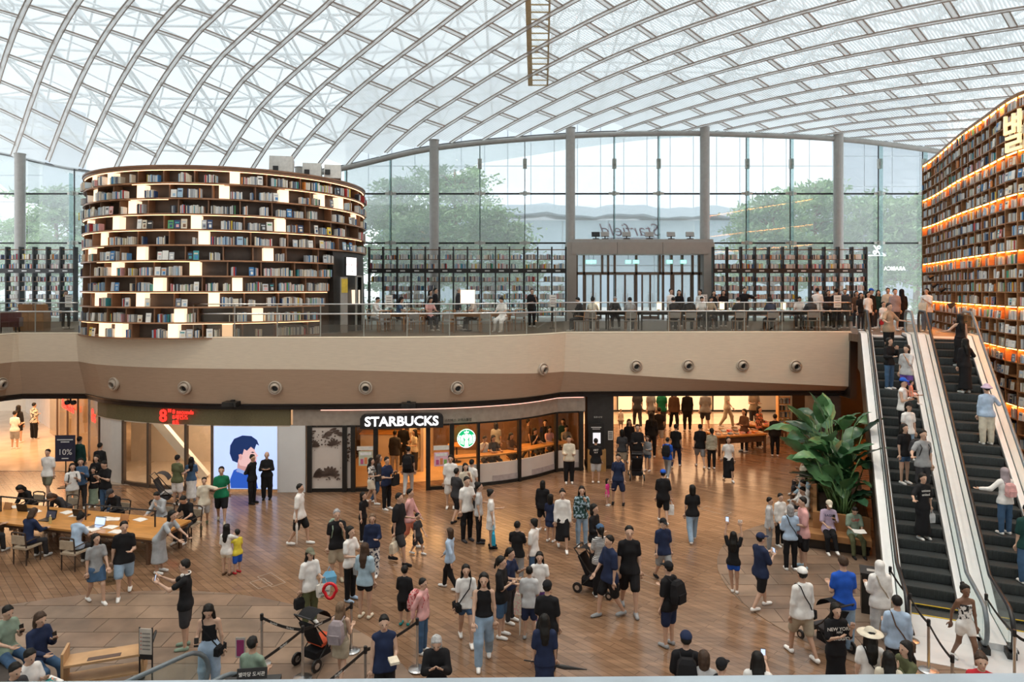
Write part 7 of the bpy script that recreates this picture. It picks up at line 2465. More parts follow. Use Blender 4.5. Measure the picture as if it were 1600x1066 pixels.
# ------------------------------------------------------------------ furniture upstairs
M_oak = mat('orange_oak', (.38, .19, .08), .45, 0, .15, 5)
M_seat = mat('grey_seat_fabric', (.24, .22, .20), .85)
def chair_proto(frame, seatm, name='wooden_chair'):
 c = empty(name, (0, 0, 0))
 MB().box(0, 0, .41, .46, .46, .05).build('seat', seatm, c)
 for sx in (-1, 1):
  MB().tube([(sx * .21, .20, 0), (sx * .21, .20, .42)], .018, 6).build('leg', frame, c)
  MB().tube([(sx * .21, -.20, 0), (sx * .21, -.20, .42)], .018, 6).build('leg', frame, c)
  MB().tube([(sx * .21, .20, .42), (sx * .22, .25, .84)], .018, 6).build('back_post', frame, c)
  MB().tube([(sx * .23, .22, .62), (sx * .24, .0, .64), (sx * .22, -.18, .63)], .016, 6).build('armrest', frame, c)
 MB().tube([(-.22, .25, .84), (-.12, .28, .87), (.12, .28, .87), (.22, .25, .84)], .022, 6).build('back_rail', frame, c)
 MB().box(0, .25, .56, .42, .03, .22).build('backrest', seatm, c)
 return c
protoA = chair_proto(M_oak, M_seat)
index_kids()
usedA = False
def place_chair(proto, loc, rz, label, group, state={}):
 first = proto.name not in state
 o = proto if first else copy_tree(proto)
 state[proto.name] = 1
 o.location = loc
 o.rotation_euler = (0, 0, rz)
 tag(o, label, 'chair', group)
 return o
for (px, Y, fc, lab, *_r) in SEATS:
 place_chair(protoA, (((px - CX) * Y / F), Y, UF), math.radians(fc), 'oak-framed chair under the ' + ' '.join(lab.split(' ')[:9]), 'oak chairs upstairs')
for k, (px, Y, fc) in enumerate(((600, 27.3, 200), (650, 27.2, 170), (700, 27.1, 190), (720, 28.6, 100), (760, 27.2, 175), (810, 28.6, 200), (640, 29.6, 10), (560, 28.4, 60))):
 place_chair(protoA, ((px - CX) * Y / F, Y, UF), math.radians(fc), ['empty oak chair beside the drum bookcase lamp', 'empty oak chair close to the railing, second along', 'empty oak chair close to the railing, third along', 'empty oak chair turned sideways by the square lamp', 'empty oak chair with its back to the railing', 'empty oak chair nearest the entrance column', 'empty oak chair on the shelving side of the table', 'empty oak chair in front of the drum door'][k], 'oak chairs upstairs')
def long_table(name, px0, px1, Y, h, dep, mt, lab, legs=5, z=UF):
 x0, x1 = (px0 - CX) * Y / F, (px1 - CX) * Y / F
 t = empty(name, ((x0 + x1) / 2, Y, z), label=lab, cat='table')
 MB().box(0, 0, h - .05, x1 - x0, dep, .05).build('table_top', mt, t)
 MB().box(0, 0, h - .14, x1 - x0 - .2, dep - .2, .09).build('apron', mt, t)
 for k in range(legs):
  x = -(x1 - x0) / 2 + .15 + (x1 - x0 - .3) * k / (legs - 1)
  for s in (-1, 1):
   MB().box(x, s * (dep / 2 - .1), 0, .06, .06, h - .1).build('leg', mt, t)
 return t
long_table('long_table', 892, 1262, 29.0, .78, .9, M_darkm, 'long black reading table behind the railing near the escalators', 8)
long_table('long_table', 598, 668, 27.9, .74, .8, M_oak, 'oak reading table between the drum bookcase and the standing man', 3)
long_table('long_table', 700, 800, 28.0, .74, .8, M_oak, 'oak reading table beside the square lamp', 3)
for k, (px, Y) in enumerate(((933, 29), (1030, 29), (1128, 29), (1224, 29))):
 l = empty('table_lamp', ((px - CX) * Y / F, Y, UF + .782), label=['first', 'second', 'third', 'fourth'][k] + ' small glowing lamp along the black table', cat='lamp', group='lamps on the black table')
 MB().lathe([(.09, 0), (.09, .02), (.02, .03), (.02, .08)], 0, 0, 0, 12).build('base', M_oak, l)
 MB().lathe([(.10, .08), (.10, .40)], 0, 0, 0, 14).build('lamp_shade', emit_mat('small_lamp_glow', (1, .72, .45), 1.1), l)
for k, (px, Y) in enumerate(((553, 28.2), (731, 28.2))):
 l = empty('square_lamp', ((px - CX) * Y / F, Y, UF), label=['tall square-shaded lamp before the drum door', 'tall square-shaded lamp beside the suited man'][k], cat='lamp', group='square lamps upstairs')
 MB().lathe([(.16, 0), (.16, .03), (.02, .04), (.02, 1.15)], 0, 0, 0, 12).build('pole', M_darkm, l)
 MB().box(0, 0, 1.13, .56, .56, .56).build('lamp_shade', emit_mat('square_lamp_glow', (1, .80, .60), .62), l)
for k, (px, Y) in enumerate(((608, 28.8), (864, 30), (1308, 28.4), (1100, 33), (108, 29.4))):
 s = empty('notice_stand', ((px - CX) * Y / F, Y, UF), label=['white notice stand by the first oak table', 'white notice stand beside the entrance column', 'white notice stand in the group at the escalator head', 'white notice stand beyond the black table', 'white notice stand at the reception by the drum'][k], cat='sign', group='notice stands upstairs')
 MB().box(0, 0, 0, .3, .25, .02).build('base', M_darkm, s)
 MB().box(0, 0, .02, .03, .03, 1.0).build('pole', M_darkm, s)
 MB().box(0, -.03, .95, .30, .02, .52).build('board', M_white, s)
 for q in range(4):
  MB().box(0, -.042, 1.04 + q * .1, .2, .004, .03).build('print', M_seat, s)
for k, (px, Y, w_, h_) in enumerate(((38, 28.4, .5, 1.1), (62, 28.4, .5, 1.1))):
 b = empty('wooden_locker', ((px - CX) * Y / F, Y, UF), label=['wooden box stand at the balcony corner, first', 'wooden box stand at the balcony corner, second'][k], cat='stand', group='wooden stands')
 MB().box(0, 0, 0, .62, .45, .78).build('body', M_oak, b)
 MB().box(0, -.02, .78, .66, .5, .04).build('top', M_oak, b)
 MB().box(0, .1, .82, .6, .03, .28, rx=.2).build('back_board', M_oak, b)
ac = empty('armchair', ((4 - CX) * 26.3 / F, 26.6, UF), .4, label='dark red leather armchair at the balcony corner', cat='armchair')
M_ox = mat('oxblood_leather', (.10, .03, .028), .4)
MB().box(0, 0, .25, .6, .6, .2).build('seat', M_ox, ac)
MB().box(0, .3, .3, .7, .14, .55).build('backrest', M_ox, ac)
for s in (-1, 1):
 MB().box(s * .36, 0, .25, .12, .62, .36).build('armrest', M_ox, ac)
 for t in (-1, 1):
  MB().box(s * .3, t * .25, 0, .05, .05, .26).build('leg', M_darkm, ac)
rb_ = empty('red_coat', ((523 - CX) * 27.6 / F, 27.9, UF), label='dark red coat hanging on a stand by the drum door', cat='coat')
MB().tube([(0, 0, 0), (0, 0, 1.5)], .02, 6).build('stand_pole', M_darkm, rb_)
MB().loft([[(-.10, -.06, 1.25), (.10, -.06, 1.25), (.10, .06, 1.25), (-.10, .06, 1.25)], [(-.16, -.1, 1.0), (.16, -.1, 1.0), (.14, .1, 1.0), (-.14, .1, 1.0)], [(-.2, -.12, .35), (.2, -.1, .35), (.2, .12, .35), (-.2, .1, .35)]]).build('cloth', mat('dark_red_cloth', (.22, .02, .035), .8), rb_)
# mirrored shop names lettered on the outside of the glass
M_scr = mat('plum_script', (.17, .06, .11), .5)
scr = empty('script_sign', (wx(988), YW + .12, wz(360)), label='mirrored plum script letters standing outside above the entrance', cat='sign')
text_mesh('script_lettering', 'Starfield', 1.05, .03, M_scr, (0, 0, 0), (PI / 2, 0, 0), scr, mirror=True, shear=.35, bold=-.008)
MB().box(0, 0, -.47, 2.9, .05, .05).build('support_bar', M_scr, scr)
for sx in (-1.2, 0, 1.2):
 MB().box(sx, 0, -.9, .04, .04, .45).build('support_post', M_scr, scr)
M_wht = emit_mat('white_lettering', (.9, .92, .92), .75)
ara = empty('percent_sign', (wx(1368), YW - .15, wz(392)), label='white percent symbol with an arrow on the glass beside the shelving', cat='sign')
text_mesh('lettering', '%', .72, .015, M_wht, (0, 0, .02), (PI / 2, 0, 0), ara, mirror=True, bold=.01)
MB().bar((-.5, 0, -.28), (.5, 0, -.28), .03, .05).build('arrow_shaft', M_wht, ara)
MB().bar((.5, 0, -.28), (.28, 0, -.12), .03, .05).build('arrow_head', M_wht, ara)
ar2 = text_mesh('mirrored_name', 'ARABICA', .30, .01, M_wht, (wx(1396), YW - .12, wz(420)), (PI / 2, 0, 0), mirror=True, bold=.005)
tag(ar2, 'mirrored white capital letters on the glass near the tall bookcase', 'lettering')
# ------------------------------------------------------------------ reading table downstairs
tl = (TB_ - TA).length + 1.0
tc_ = TA + TD * (tl / 2 - .3) + TN_ * .80
tb = empty('reading_table', (tc_.x, tc_.y, 0), TR, label='long amber reading table crowded with students and laptops', cat='table')
M_ttop = mat('amber_table_top', (.50, .235, .065), .35, 0, .18, 2, stretch=(1, 6, 1))
MB().box(0, 0, .70, tl, 1.45, .05).build('table_top', M_ttop, tb)
MB().box(0, 0, .60, tl - .1, 1.3, .10).build('apron', M_tbl, tb)
for k in range(4):
 for s in (-1, 1):
  MB().box(-tl / 2 + .25 + (tl - .5) * k / 3, s * .58, 0, .08, .08, .62).build('leg', M_tbl, tb)
def tpt(s, t, z=.752):
 p = TA + TD * s + TN_ * t
 return Vector((p.x, p.y, z))
for k, (s0, s1) in enumerate(((.6, 2.3), (3.6, 5.9))):
 p = tpt(s0, .82)
 l = empty('reading_lamp', p, TR, label=['black bar reading lamp over the far half of the table', 'black bar reading lamp over the laptop half of the table'][k], cat='lamp', group='bar lamps on the reading table')
 MB().box(0, 0, 0, .03, .03, .42).build('post', M_black, l)
 MB().box(s1 - s0, 0, 0, .03, .03, .42).build('post', M_black, l)
 MB().box((s1 - s0) / 2, 0, .42, s1 - s0 + .06, .05, .03).build('lamp_bar', M_black, l)
 MB().box((s1 - s0) / 2, 0, .416, s1 - s0 - .1, .03, .004).build('light_strip', emit_mat('soft_lamp_strip', (1, .85, .65), 4), l)
for k, (s, t, rz, scol, lab) in enumerate(((4.35, .42, PI, (.45, .60, .9), 'silver laptop with a pale blue screen on the reading table'), (2.55, .55, PI, (.02, .02, .03), 'black laptop in the middle of the reading table'), (3.2, 1.1, 0, (.03, .03, .03), 'dark laptop on the far side of the reading table'), (1.2, 1.1, .1, (.03, .03, .03), 'dark laptop before the sleeping student'))):
 l = empty('laptop', tpt(s, t), TR + rz, label=lab, cat='laptop', group='laptops on the reading table')
 body = M_chrome if k == 0 else M_darkm
 MB().box(0, 0, 0, .34, .24, .018).build('keyboard_base', body, l)
 lid = MB().box(0, -.13, .018, .34, .012, .22, rx=.25).build('screen_lid', body, l)
 MB().box(0, -.118, .03, .31, .004, .18, rx=.25).build('display', emit_mat('laptop_display_%d' % k, scol, .7), lid)
rp = random.Random(8)
for k in range(12):
 s, t = rp.uniform(.2, 6.2), rp.choice((.25, .35, .5, 1.05, 1.2))
 o = empty('open_book', tpt(s, t), TR + rp.uniform(-.4, .4), label='open white book or notes, %s along the reading table' % ORD[k].replace('top', 'first'), cat='book', group='open books on the reading table')
 for sx in (-1, 1):
  MB().hexa([(0, -.12, .0), (sx * .17, -.12, .0), (sx * .17, .12, .0), (0, .12, .0), (0, -.12, .022), (sx * .17, -.12, .010), (sx * .17, .12, .010), (0, .12, .022)]).build('page_block', M_white, o)
for k, (s, t, c, lab) in enumerate(((1.9, .75, (.02, .02, .02), 'black bottle standing on the reading table'), (2.9, .35, (.55, .47, .2), 'amber drink bottle on the reading table'), (.7, .35, (.55, .6, .62), 'clear water bottle on the reading table'))):
 o = empty('drink_bottle', tpt(s, t), 0, label=lab, cat='bottle', group='bottles on the reading table')
 MB().lathe([(.035, 0), (.035, .15), (.015, .19), (.015, .21)], 0, 0, 0, 12).build('bottle_body', mat('bottle_%d' % k, c, .2), o)
 MB().lathe([(.018, .21), (.018, .235)], 0, 0, 0, 10).build('cap', M_white, o)
for k, (s, t, lab) in enumerate(((3.3, 1.0, 'tan book stand beside the dark cap'), (4.75, .95, 'tan book stand beside the checked shirt'), (.6, 1.0, 'tan book stand at the table end'))):
 o = empty('book_stand', tpt(s, t), TR, label=lab, cat='book stand', group='tan book stands')
 MB().box(0, 0, 0, .26, .02, .2, rx=-.3).build('board', M_oak, o)
 MB().box(0, .08, 0, .2, .02, .1, rx=.4).build('foot', M_oak, o)
protoB = chair_proto(mat('dark_chair_frame', (.045, .028, .02), .45), mat('beige_chair_back', (.42, .34, .25), .8), 'dining_chair')
index_kids()
for s, rz, t, lab in ((.35, PI, -.42, 'dark chair with beige back under the man in blue'), (1.55, PI, -.42, 'dark chair with beige back under the man in black'), (3.0, PI, -.42, 'dark chair with beige back under the brown bob'), (4.55, PI, -.42, 'dark chair with beige back under the white blouse'), (.3, 0, 2.05, 'dark chair at the far table corner'), (1.6, 0, 2.05, 'dark chair under the sleeping student'), (3.5, 0, 2.05, 'dark chair under the man in dark cap'), (5.05, 0, 2.05, 'dark chair under the checked shirt'), (6.0, 0, 2.05, 'dark chair under the boy at the table end')):
 p = tpt(s, t, 0)
 place_chair(protoB, p, TR + rz, lab, 'chairs around the reading table')
# ------------------------------------------------------------------ lower corner: bench, cart, sign, escalator down
bn = empty('corner_bench', (-8.9, 11.8, 0), math.radians(-47), label='dark upholstered bench under the corner sitters', cat='bench')
MB().box(0, 0, .30, 4.6, .55, .13).build('seat', mat('dark_bench_fabric', (.05, .04, .035), .8), bn)
for x in (-2.0, 0, 2.0):
 MB().box(x, 0, 0, .1, .45, .30).build('leg', M_darkm, bn)
p = Gp(165, 1080)
ct = empty('book_cart', p, .35, label='pale wooden book return cart with a black push handle', cat='cart')
M_pine = mat('pale_birch', (.50, .30, .15), .5, 0, .12, 4)
MB().box(0, 0, .62, 1.25, .42, .04).build('tray', M_pine, ct)
MB().box(0, .0, .30, 1.2, .40, .04).build('tray', M_pine, ct)
for s in (-1, 1):
 MB().box(s * .62, 0, .25, .04, .44, .62).build('end_panel', M_pine, ct)
 for t in (-1, 1):
  MB().tube([(s * .55, t * .16 - .02, .06), (s * .55, t * .16 + .02, .06)], .06, 10).build('wheel', M_black, ct)
  MB().box(s * .55, t * .16, .06, .03, .03, .22).build('leg', M_black, ct)
MB().box(0, -.1, .662, .52, .12, .004).build('label_plate', mat('brown_plate', (.10, .06, .045), .6), ct)
MB().tube([(.64, .2, .55), (.78, .2, .85), (.80, .0, .9), (.78, -.2, .85), (.64, -.2, .55)], .022, 7).build('handle', M_black, ct)
p = Gp(228, 1080)
sg2 = empty('sign_stand', p, -.1, label='slim framed notice stand beside the book cart', cat='sign')
for s in (-1, 1):
 MB().box(s * .12, 0, 0, .02, .02, 1.14).build('post', M_black, sg2)
MB().box(0, 0, 0, .3, .25, .015).build('base', M_black, sg2)
MB().box(0, -.005, .66, .24, .012, .46).build('board', mat('pale_notice_paper', (.55, .50, .44), .7), sg2)
MB().box(0, -.005, .57, .26, .014, .09).build('footer', M_black, sg2)
for q in range(5):
 MB().box(.015, -.014, .74 + q * .07, .15, .003, .025).build('print', M_seat, sg2)
 MB().box(-.085, -.014, .745 + q * .07, .02, .003, .02).build('bullet', mat('bullet_red', (.4, .08, .05), .6), sg2)
dn = empty('escalator_entry', (-5.0, 11.5, 0), math.radians(-35), label='entry of the escalator going further down with an arrow on its glass', cat='escalator')
for s, nm in ((-1, 'a'), (1, 'b')):
 x = s * .56
 r = .42
 P = [(x, -2.2, .95), (x, -.2, .95)] + [(x, -.2 + r * math.sin(PI * q / 10), .95 - r + r * math.cos(PI * q / 10)) for q in range(1, 11)]
 MB().tube(P, .04, 8).build('handrail', M_railg, dn, smooth=True)
 pts = [(x, y, z - .04) for x, y, z in P] + [(x, -2.2, .08)]
 MB().add([(q[0] - .006, q[1], q[2]) for q in pts] + [(q[0] + .006, q[1], q[2]) for q in pts], [tuple(range(len(pts))), tuple(range(2 * len(pts) - 1, len(pts) - 1, -1))]).build('glass_balustrade', M_eglass, dn)
 MB().box(x, -1.2, 0, .2, 2.2, .1).build('skirt', M_chrome, dn)
MB().box(0, -1.2, .0, .9, 2.2, .03).build('comb_plate', M_chrome, dn)
M_arr = emit_mat('pale_arrow_print', (.62, .80, .82), .35)
for a, b in (((-.40, .30), (-.9, .62)), ((-.9, .62), (-.62, .66)), ((-.9, .62), (-.84, .36))):
 MB().bar((-.575, a[0], a[1]), (-.575, b[0], b[1]), .006, .055, up=(1, 0, 0)).build('arrow_print', M_arr, dn)
text_mesh('arrow_lettering', '타는 곳', .14, .002, M_arr, (-.575, -1.25, .5), (PI / 2, 0, -PI / 2), dn)
p = Vector((-4.1, 10.75, 0))
pd = empty('black_podium', p, .12, label='black podium board with white lettering at the bottom edge', cat='podium')
MB().box(0, 0, 0, .8, .3, .95).build('body', M_darkm, pd)
MB().box(0, -.02, .95, .86, .34, .06, rx=.15).build('top', M_black, pd)
text_mesh('lettering', '도서 안내', .13, .003, M_white, (.1, -.16, .80), (PI / 2, 0, 0), pd)
MB().box(0, .02, 1.05, .46, .02, .16, rx=-.2).build('desk_sign', M_black, pd)
text_mesh('lettering', '별마당 도서관', .07, .003, M_white, (0, .005, 1.13), (PI / 2 - .2, 0, 0), pd)
stq = empty('cube_stool', (-4.32, 11.35, 0), 0, label='black cube stool behind the black podium', cat='stool')
MB().box(0, 0, 0, .42, .42, .40).build('body', M_darkm, stq)
MB().box(0, 0, .40, .44, .44, .04).build('seat', M_black, stq)
person(Vector((-4.32, 11.35, 0)), 1.68, 168, 'man in sage tee seated with his back turned by the podium', 'short', 'tee sage', 'pants char', ('si', 'lp', 'lp'), skin=1)
p = Gp(376, 1075)
mg = empty('pink_sign_post', p, 0, label='small magenta notice on a steel post at the escalator entry', cat='sign')
MB().tube([(0, 0, 0), (0, 0, .8)], .02, 8).build('post', M_chrome, mg)
MB().box(0, 0, .55, .17, .03, .36).build('frame', M_chrome, mg)
MB().box(0, -.018, .58, .13, .008, .29).build('print', mat('magenta_print', (.30, .03, .14), .5), mg)
# ------------------------------------------------------------------ barrier posts and belts
def barrier(pxy, zt=.95):
 Y = F * (HC - zt) / (pxy[1] - HY)
 return Vector(((pxy[0] - CX) * Y / F, Y, 0))
BL = ['nearest the podium', 'beside the red pushchair', 'behind the taupe dress', 'at the bottom edge by the waistcoat', 'before the girl with flowered rucksack']
BR_ = ['beside the black bin at the escalator foot', 'next along from the bin', 'third from the bin', 'nearest the covered face', 'behind the spotted top', 'at the frame edge past the spotted top']
LEFT = [(409, 962), (473, 981), (549, 944), (571, 1013), (652, 969)]
RIGHT = [(1391, 888), (1422, 930), (1451, 971), (1488, 1027), (1541, 931), (1585, 987)]
POSTS = {}
for grp, names, tag_ in ((LEFT, BL, 'queue posts by the stone circle'), (RIGHT, BR_, 'queue posts at the escalator foot')):
 for q, nm in zip(grp, names):
  b = barrier(q)
  o = empty('barrier_post', b, 0, label='steel queue barrier post ' + nm, cat='barrier', group=tag_)
  MB().lathe([(.17, .018), (.17, .03), (.13, .042), (.03, .055), (.026, .06), (.026, .90)], 0, 0, 0, 24).build('base', M_chrome, o, smooth=False)
  MB().lathe([(.032, .86), (.034, .97), (.028, .985)], 0, 0, 0, 14).build('head', M_black, o)
  POSTS[q] = b
def belt(a, b, lab, txt=False):
 A, B = POSTS[a] + Vector((0, 0, .91)), (POSTS[b] if isinstance(b, tuple) else b) + Vector((0, 0, .91))
 d = (B - A).normalized()
 o = empty('barrier_belt', A, 0, label=lab, cat='barrier belt', group='black belts of the queue barriers')
 n = Vector((-d.y, d.x, 0)) * .004
 R = []
 for k in range(9):
  t = k / 8
  c = (B - A) * t + d * .0 - Vector((0, 0, .05 * math.sin(PI * t)))
  R.append([c + n - Vector((0, 0, .028)), c - n - Vector((0, 0, .028)), c - n + Vector((0, 0, .028)), c + n + Vector((0, 0, .028))])
 MB().loft(R).build('webbing', M_black, o)
 if txt:
  for t in (.3, .7):
   c = (B - A) * t - Vector((0, 0, .05 * math.sin(PI * t)))
   text_mesh('lettering', 'Starfield', .055, .001, M_white, c + Vector((d.y, -d.x, 0)) * (.008 if d.x > 0 else -.008), (PI / 2, 0, math.atan2(d.y, d.x) if d.x > 0 else math.atan2(-d.y, -d.x)), o, shear=.3)
 return o
belt(LEFT[0], LEFT[1], 'black lettered belt from the podium post to the pushchair post', True)
belt(LEFT[1], LEFT[2], 'black lettered belt running behind the red pushchair', True)
belt(LEFT[3], LEFT[4], 'black belt stretched behind the waistcoat man')
belt(LEFT[3], Vector((-3.6, 9.7, 0)), 'black lettered belt leaving the frame under the taupe dress', True)
belt(LEFT[1], Vector((-4.55, 11.0, 0)), 'black lettered belt leading down to the podium', True)
belt(RIGHT[0], RIGHT[1], 'black belt beside the black bin')
belt(RIGHT[1], RIGHT[2], 'black belt between the second and third escalator posts')
belt(RIGHT[2], RIGHT[3], 'black belt above the covered face')
belt(RIGHT[4], RIGHT[5], 'black belt behind the spotted top')
belt(RIGHT[5], Vector((9.3, 12.2, 0)), 'black belt leaving the frame past the spotted top')
p = Gp(1363, 955)
tb_ = empty('waste_bin', p, ET, label='tall black bin standing at the foot of the down escalator', cat='bin')
MB().box(0, 0, 0, .46, .46, .86).build('body', M_darkm, tb_)
MB().box(0, 0, .86, .5, .5, .05).build('lid', M_black, tb_)
MB().box(0, -.02, .905, .22, .14, .012).build('opening', M_steel, tb_)
# ------------------------------------------------------------------ pushchairs
def pushchair(loc, rz, label, hood, seatc, H=1.0):
 o = empty('pushchair', loc, rz, label=label, cat='pushchair', group='pushchairs')
 o.scale = (H, H, H)
 fr = M_darkm
 for s in (-1, 1):
  MB().tube([(s * .22, -.42, .12), (s * .22, .10, .55), (s * .22, .48, 1.02)], .014, 6).build('frame_tube', fr, o)
  MB().tube([(s * .24, .38, .10), (s * .22, .0, .46)], .013, 6).build('frame_tube', fr, o)
  for y, r in ((-.42, .09), (.38, .12)):
   wh = MB().tube([(s * .26 - .02, y, r), (s * .26 + .02, y, r)], r, 14).build('wheel', M_black, o)
   MB().tube([(s * .26 - .024, y, r), (s * .26 + .024, y, r)], r * .5, 10).build('wheel_hub', M_chrome, wh)
 MB().tube([(-.22, .48, 1.02), (.22, .48, 1.02)], .018, 7).build('handle', M_rail, o)
 MB().box(0, -.02, .36, .38, .40, .06).build('seat', seatc, o)
 MB().box(0, .16, .40, .38, .06, .50, rx=-.45).build('backrest', hood, o)
 MB().box(0, -.34, .22, .36, .16, .03).build('footrest', hood, o)
 MB().box(0, .12, .16, .36, .38, .14).build('basket', hood, o)
 R = []
 for k in range(7):
  a = PI * .10 + PI * .62 * k / 6
  R.append([(s, .22 - .34 * math.cos(a) * .9, .72 + .34 * math.sin(a)) for s in (-.2, -.1, .1, .2)])
 MB().loft(R, wrap=False, cap=False).build('hood', hood, o, smooth=True, fix=False)
 return o
M_hood = cloth('black')
pushchair(Gp(500, 1035) + Vector((0, .1, 0)), math.radians(150), 'black pushchair with an orange-red seat by the barrier', M_hood, mat('orange_seat', (.52, .07, .02), .8), 1.0)
pushchair(Gp(262, 787), math.radians(100), 'grey and black pushchair by the fashion shop glass', cloth('char'), cloth('lgrey'))
pushchair(Gp(994, 747), math.radians(175), 'black pushchair in the mouth of the concourse', M_hood, cloth('char'))
pushchair(Gp(932, 925), math.radians(60), 'black pushchair beside the striped tee', M_hood, cloth('char'))
pushchair(Gp(1291, 1010), math.radians(200), 'black pushchair beside the man in bright blue', M_hood, cloth('char'))
ba = MB()
ba.tube([(.13 * math.cos(2 * PI * k / 20) * (1 - .25 * (math.sin(2 * PI * k / 20) < -.3)), 0, .15 * math.sin(2 * PI * k / 20)) for k in range(20)], .032, 8, closed=True)
bo = ba.build('balloon_ring', mat('red_balloon', (.62, .01, .02), .2), smooth=True)
bo.location = Gp(508, 1035) + Vector((.0, .35, 1.22))
tag(bo, 'red heart-shaped balloon ring on the pushchair handle', 'balloon')
# ------------------------------------------------------------------ bags, phones and other things people carry
def rot(face):
 return math.radians(face)
def backpack(p, mt, label, s=1.0):
 J, M = p['J'], p['M']
 c = M @ Vector(J['chest'] * .72 + J['waist'] * .28)
 f = math.radians(p['face'])
 back = Vector((-math.sin(f), math.cos(f), 0))
 o = empty('rucksack', c + back * (.20 * s * p['H'] / 1.7 + .03), f, label=label, cat='bag', group='rucksacks')
 k = s * p['H'] / 1.7
 MB().loft([[(-.13 * k, -.07 * k, -.22 * k), (.13 * k, -.07 * k, -.22 * k), (.13 * k, .07 * k, -.22 * k), (-.13 * k, .07 * k, -.22 * k)], [(-.16 * k, -.08 * k, -.05 * k), (.16 * k, -.08 * k, -.05 * k), (.16 * k, .10 * k, -.05 * k), (-.16 * k, .10 * k, -.05 * k)],
    [(-.14 * k, -.08 * k, .17 * k), (.14 * k, -.08 * k, .17 * k), (.13 * k, .06 * k, .17 * k), (-.13 * k, .06 * k, .17 * k)], [(-.08 * k, -.06 * k, .24 * k), (.08 * k, -.06 * k, .24 * k), (.08 * k, .02 * k, .24 * k), (-.08 * k, .02 * k, .24 * k)]]).build('bag_body', mt, o, smooth=False)
 MB().box(0, .10 * k, -.19 * k, .22 * k, .05 * k, .18 * k).build('pocket', mt, o)
 for sx in (-1, 1):
  MB().tube([(sx * .09 * k, -.07 * k, .2 * k), (sx * .10 * k, -.2 * k, .26 * k), (sx * .11 * k, -.36 * k, .10 * k), (sx * .13 * k, -.28 * k, -.12 * k), (sx * .12 * k, -.08 * k, -.18 * k)], .014 * k, 5).build('strap', mt, o)
def handbag(p, side, mt, label, w_=.3, h_=.32, d_=.1, drop=.16, name='tote_bag', txt=None):
 q = p['hand'][side]
 o = empty(name, (q.x, q.y, q.z - drop - h_), math.radians(p['face'] + 90 * 0), label=label, cat='bag', group=None)
 MB().loft([[(-w_ * .45, -d_ / 2, 0), (w_ * .45, -d_ / 2, 0), (w_ * .45, d_ / 2, 0), (-w_ * .45, d_ / 2, 0)], [(-w_ / 2, -d_ * .5, h_ * .6), (w_ / 2, -d_ * .5, h_ * .6), (w_ / 2, d_ * .5, h_ * .6), (-w_ / 2, d_ * .5, h_ * .6)], [(-w_ * .48, -d_ * .3, h_), (w_ * .48, -d_ * .3, h_), (w_ * .48, d_ * .3, h_), (-w_ * .48, d_ * .3, h_)]]).build('bag_body', mt, o)
 for sy in (-1, 1):
  MB().tube([(-w_ * .25, sy * d_ * .25, h_), (-w_ * .12, sy * .01, h_ + drop), (w_ * .12, sy * .01, h_ + drop), (w_ * .25, sy * d_ * .25, h_)], .008, 5).build('bag_handle', mt, o)
 if txt:
  for k, (t, s_) in enumerate(txt):
   text_mesh('lettering', t, s_, .002, M_black, (0, -d_ * .55 - .004, h_ * .62 - k * s_ * 1.05), (PI / 2, 0, 0), o)
 return o
def crossbody(p, side, mt, label, w_=.24, h_=.17):
 J, M = p['J'], p['M']
 s = 1 if side == 'L' else -1
 k = 1
 hipp = M @ Vector(J['pel'] + np.array([s * .115, -.02, -.02]))
 o = empty('shoulder_bag', hipp, math.radians(p['face'] + s * 70), label=label, cat='bag', group='shoulder bags')
 MB().loft([[(-w_ / 2, -.05, -h_ / 2), (w_ / 2, -.05, -h_ / 2), (w_ / 2, .05, -h_ / 2), (-w_ / 2, .05, -h_ / 2)], [(-w_ / 2, -.045, h_ * .3), (w_ / 2, -.045, h_ * .3), (w_ / 2, .045, h_ * .3), (-w_ / 2, .045, h_ * .3)], [(-w_ * .4, -.02, h_ / 2), (w_ * .4, -.02, h_ / 2), (w_ * .4, .02, h_ / 2), (-w_ * .4, .02, h_ / 2)]]).build('bag_body', mt, o)
 MB().box(0, -.055, -.02, w_ * .9, .012, h_ * .5).build('flap', mt, o)
 Mi = o.matrix_basis.inverted()
 for fy in (-.078, .082):
  pts = [J['pel'] + np.array([s * .10, fy * .5, .01]), J['waist'] + np.array([s * .035, fy * .95, .02]), J['chest'] + np.array([-s * .035, fy * 1.05, .0]), J['shc'] + np.array([-s * .062, fy * .55, .018]), J['shc'] + np.array([-s * .066, 0, .026])]
  Mo = Matrix.Translation(hipp) @ Matrix.Rotation(math.radians(p['face'] + s * 70), 4, 'Z')
  MB().tube([Mo.inverted() @ (M @ Vector(q)) for q in pts], .012, 5).build('strap', mt, o)
 return o
def phone(p, side, label, dz=.03):
 q = p['hand'][side]
 o = empty('mobile_phone', (q.x, q.y, q.z + dz - .07), math.radians(p['face']), label=label, cat='phone', group='mobile phones')
 MB().box(0, -.0, 0, .075, .010, .15, rx=-.15).build('phone_body', M_darkm, o)
 MB().box(0, .008, .006, .066, .003, .137, rx=-.15).build('display', emit_mat('phone_display', (.5, .6, .8), .6), o)
 return o
CL = cloth
backpack(I['g1'], CL('black'), 'black rucksack of the girl behind the reading table')
backpack(I['oldpack'], CL('sage'), 'grey-green rucksack of the grey-haired man')
backpack(I['dressback'], CL('mauve'), 'taupe leather rucksack on the short taupe dress')
backpack(I['flor'], cloth('pink/red*'), 'flowered pink rucksack on the girl in pink', .95)
backpack(I['doorpack'], CL('black'), 'black rucksack going into the coffee shop')
backpack(I['navypack'], CL('navy'), 'navy rucksack on the man holding a child by the hand')
backpack(I['blackpack'], CL('black'), 'black rucksack on the man in navy shorts')
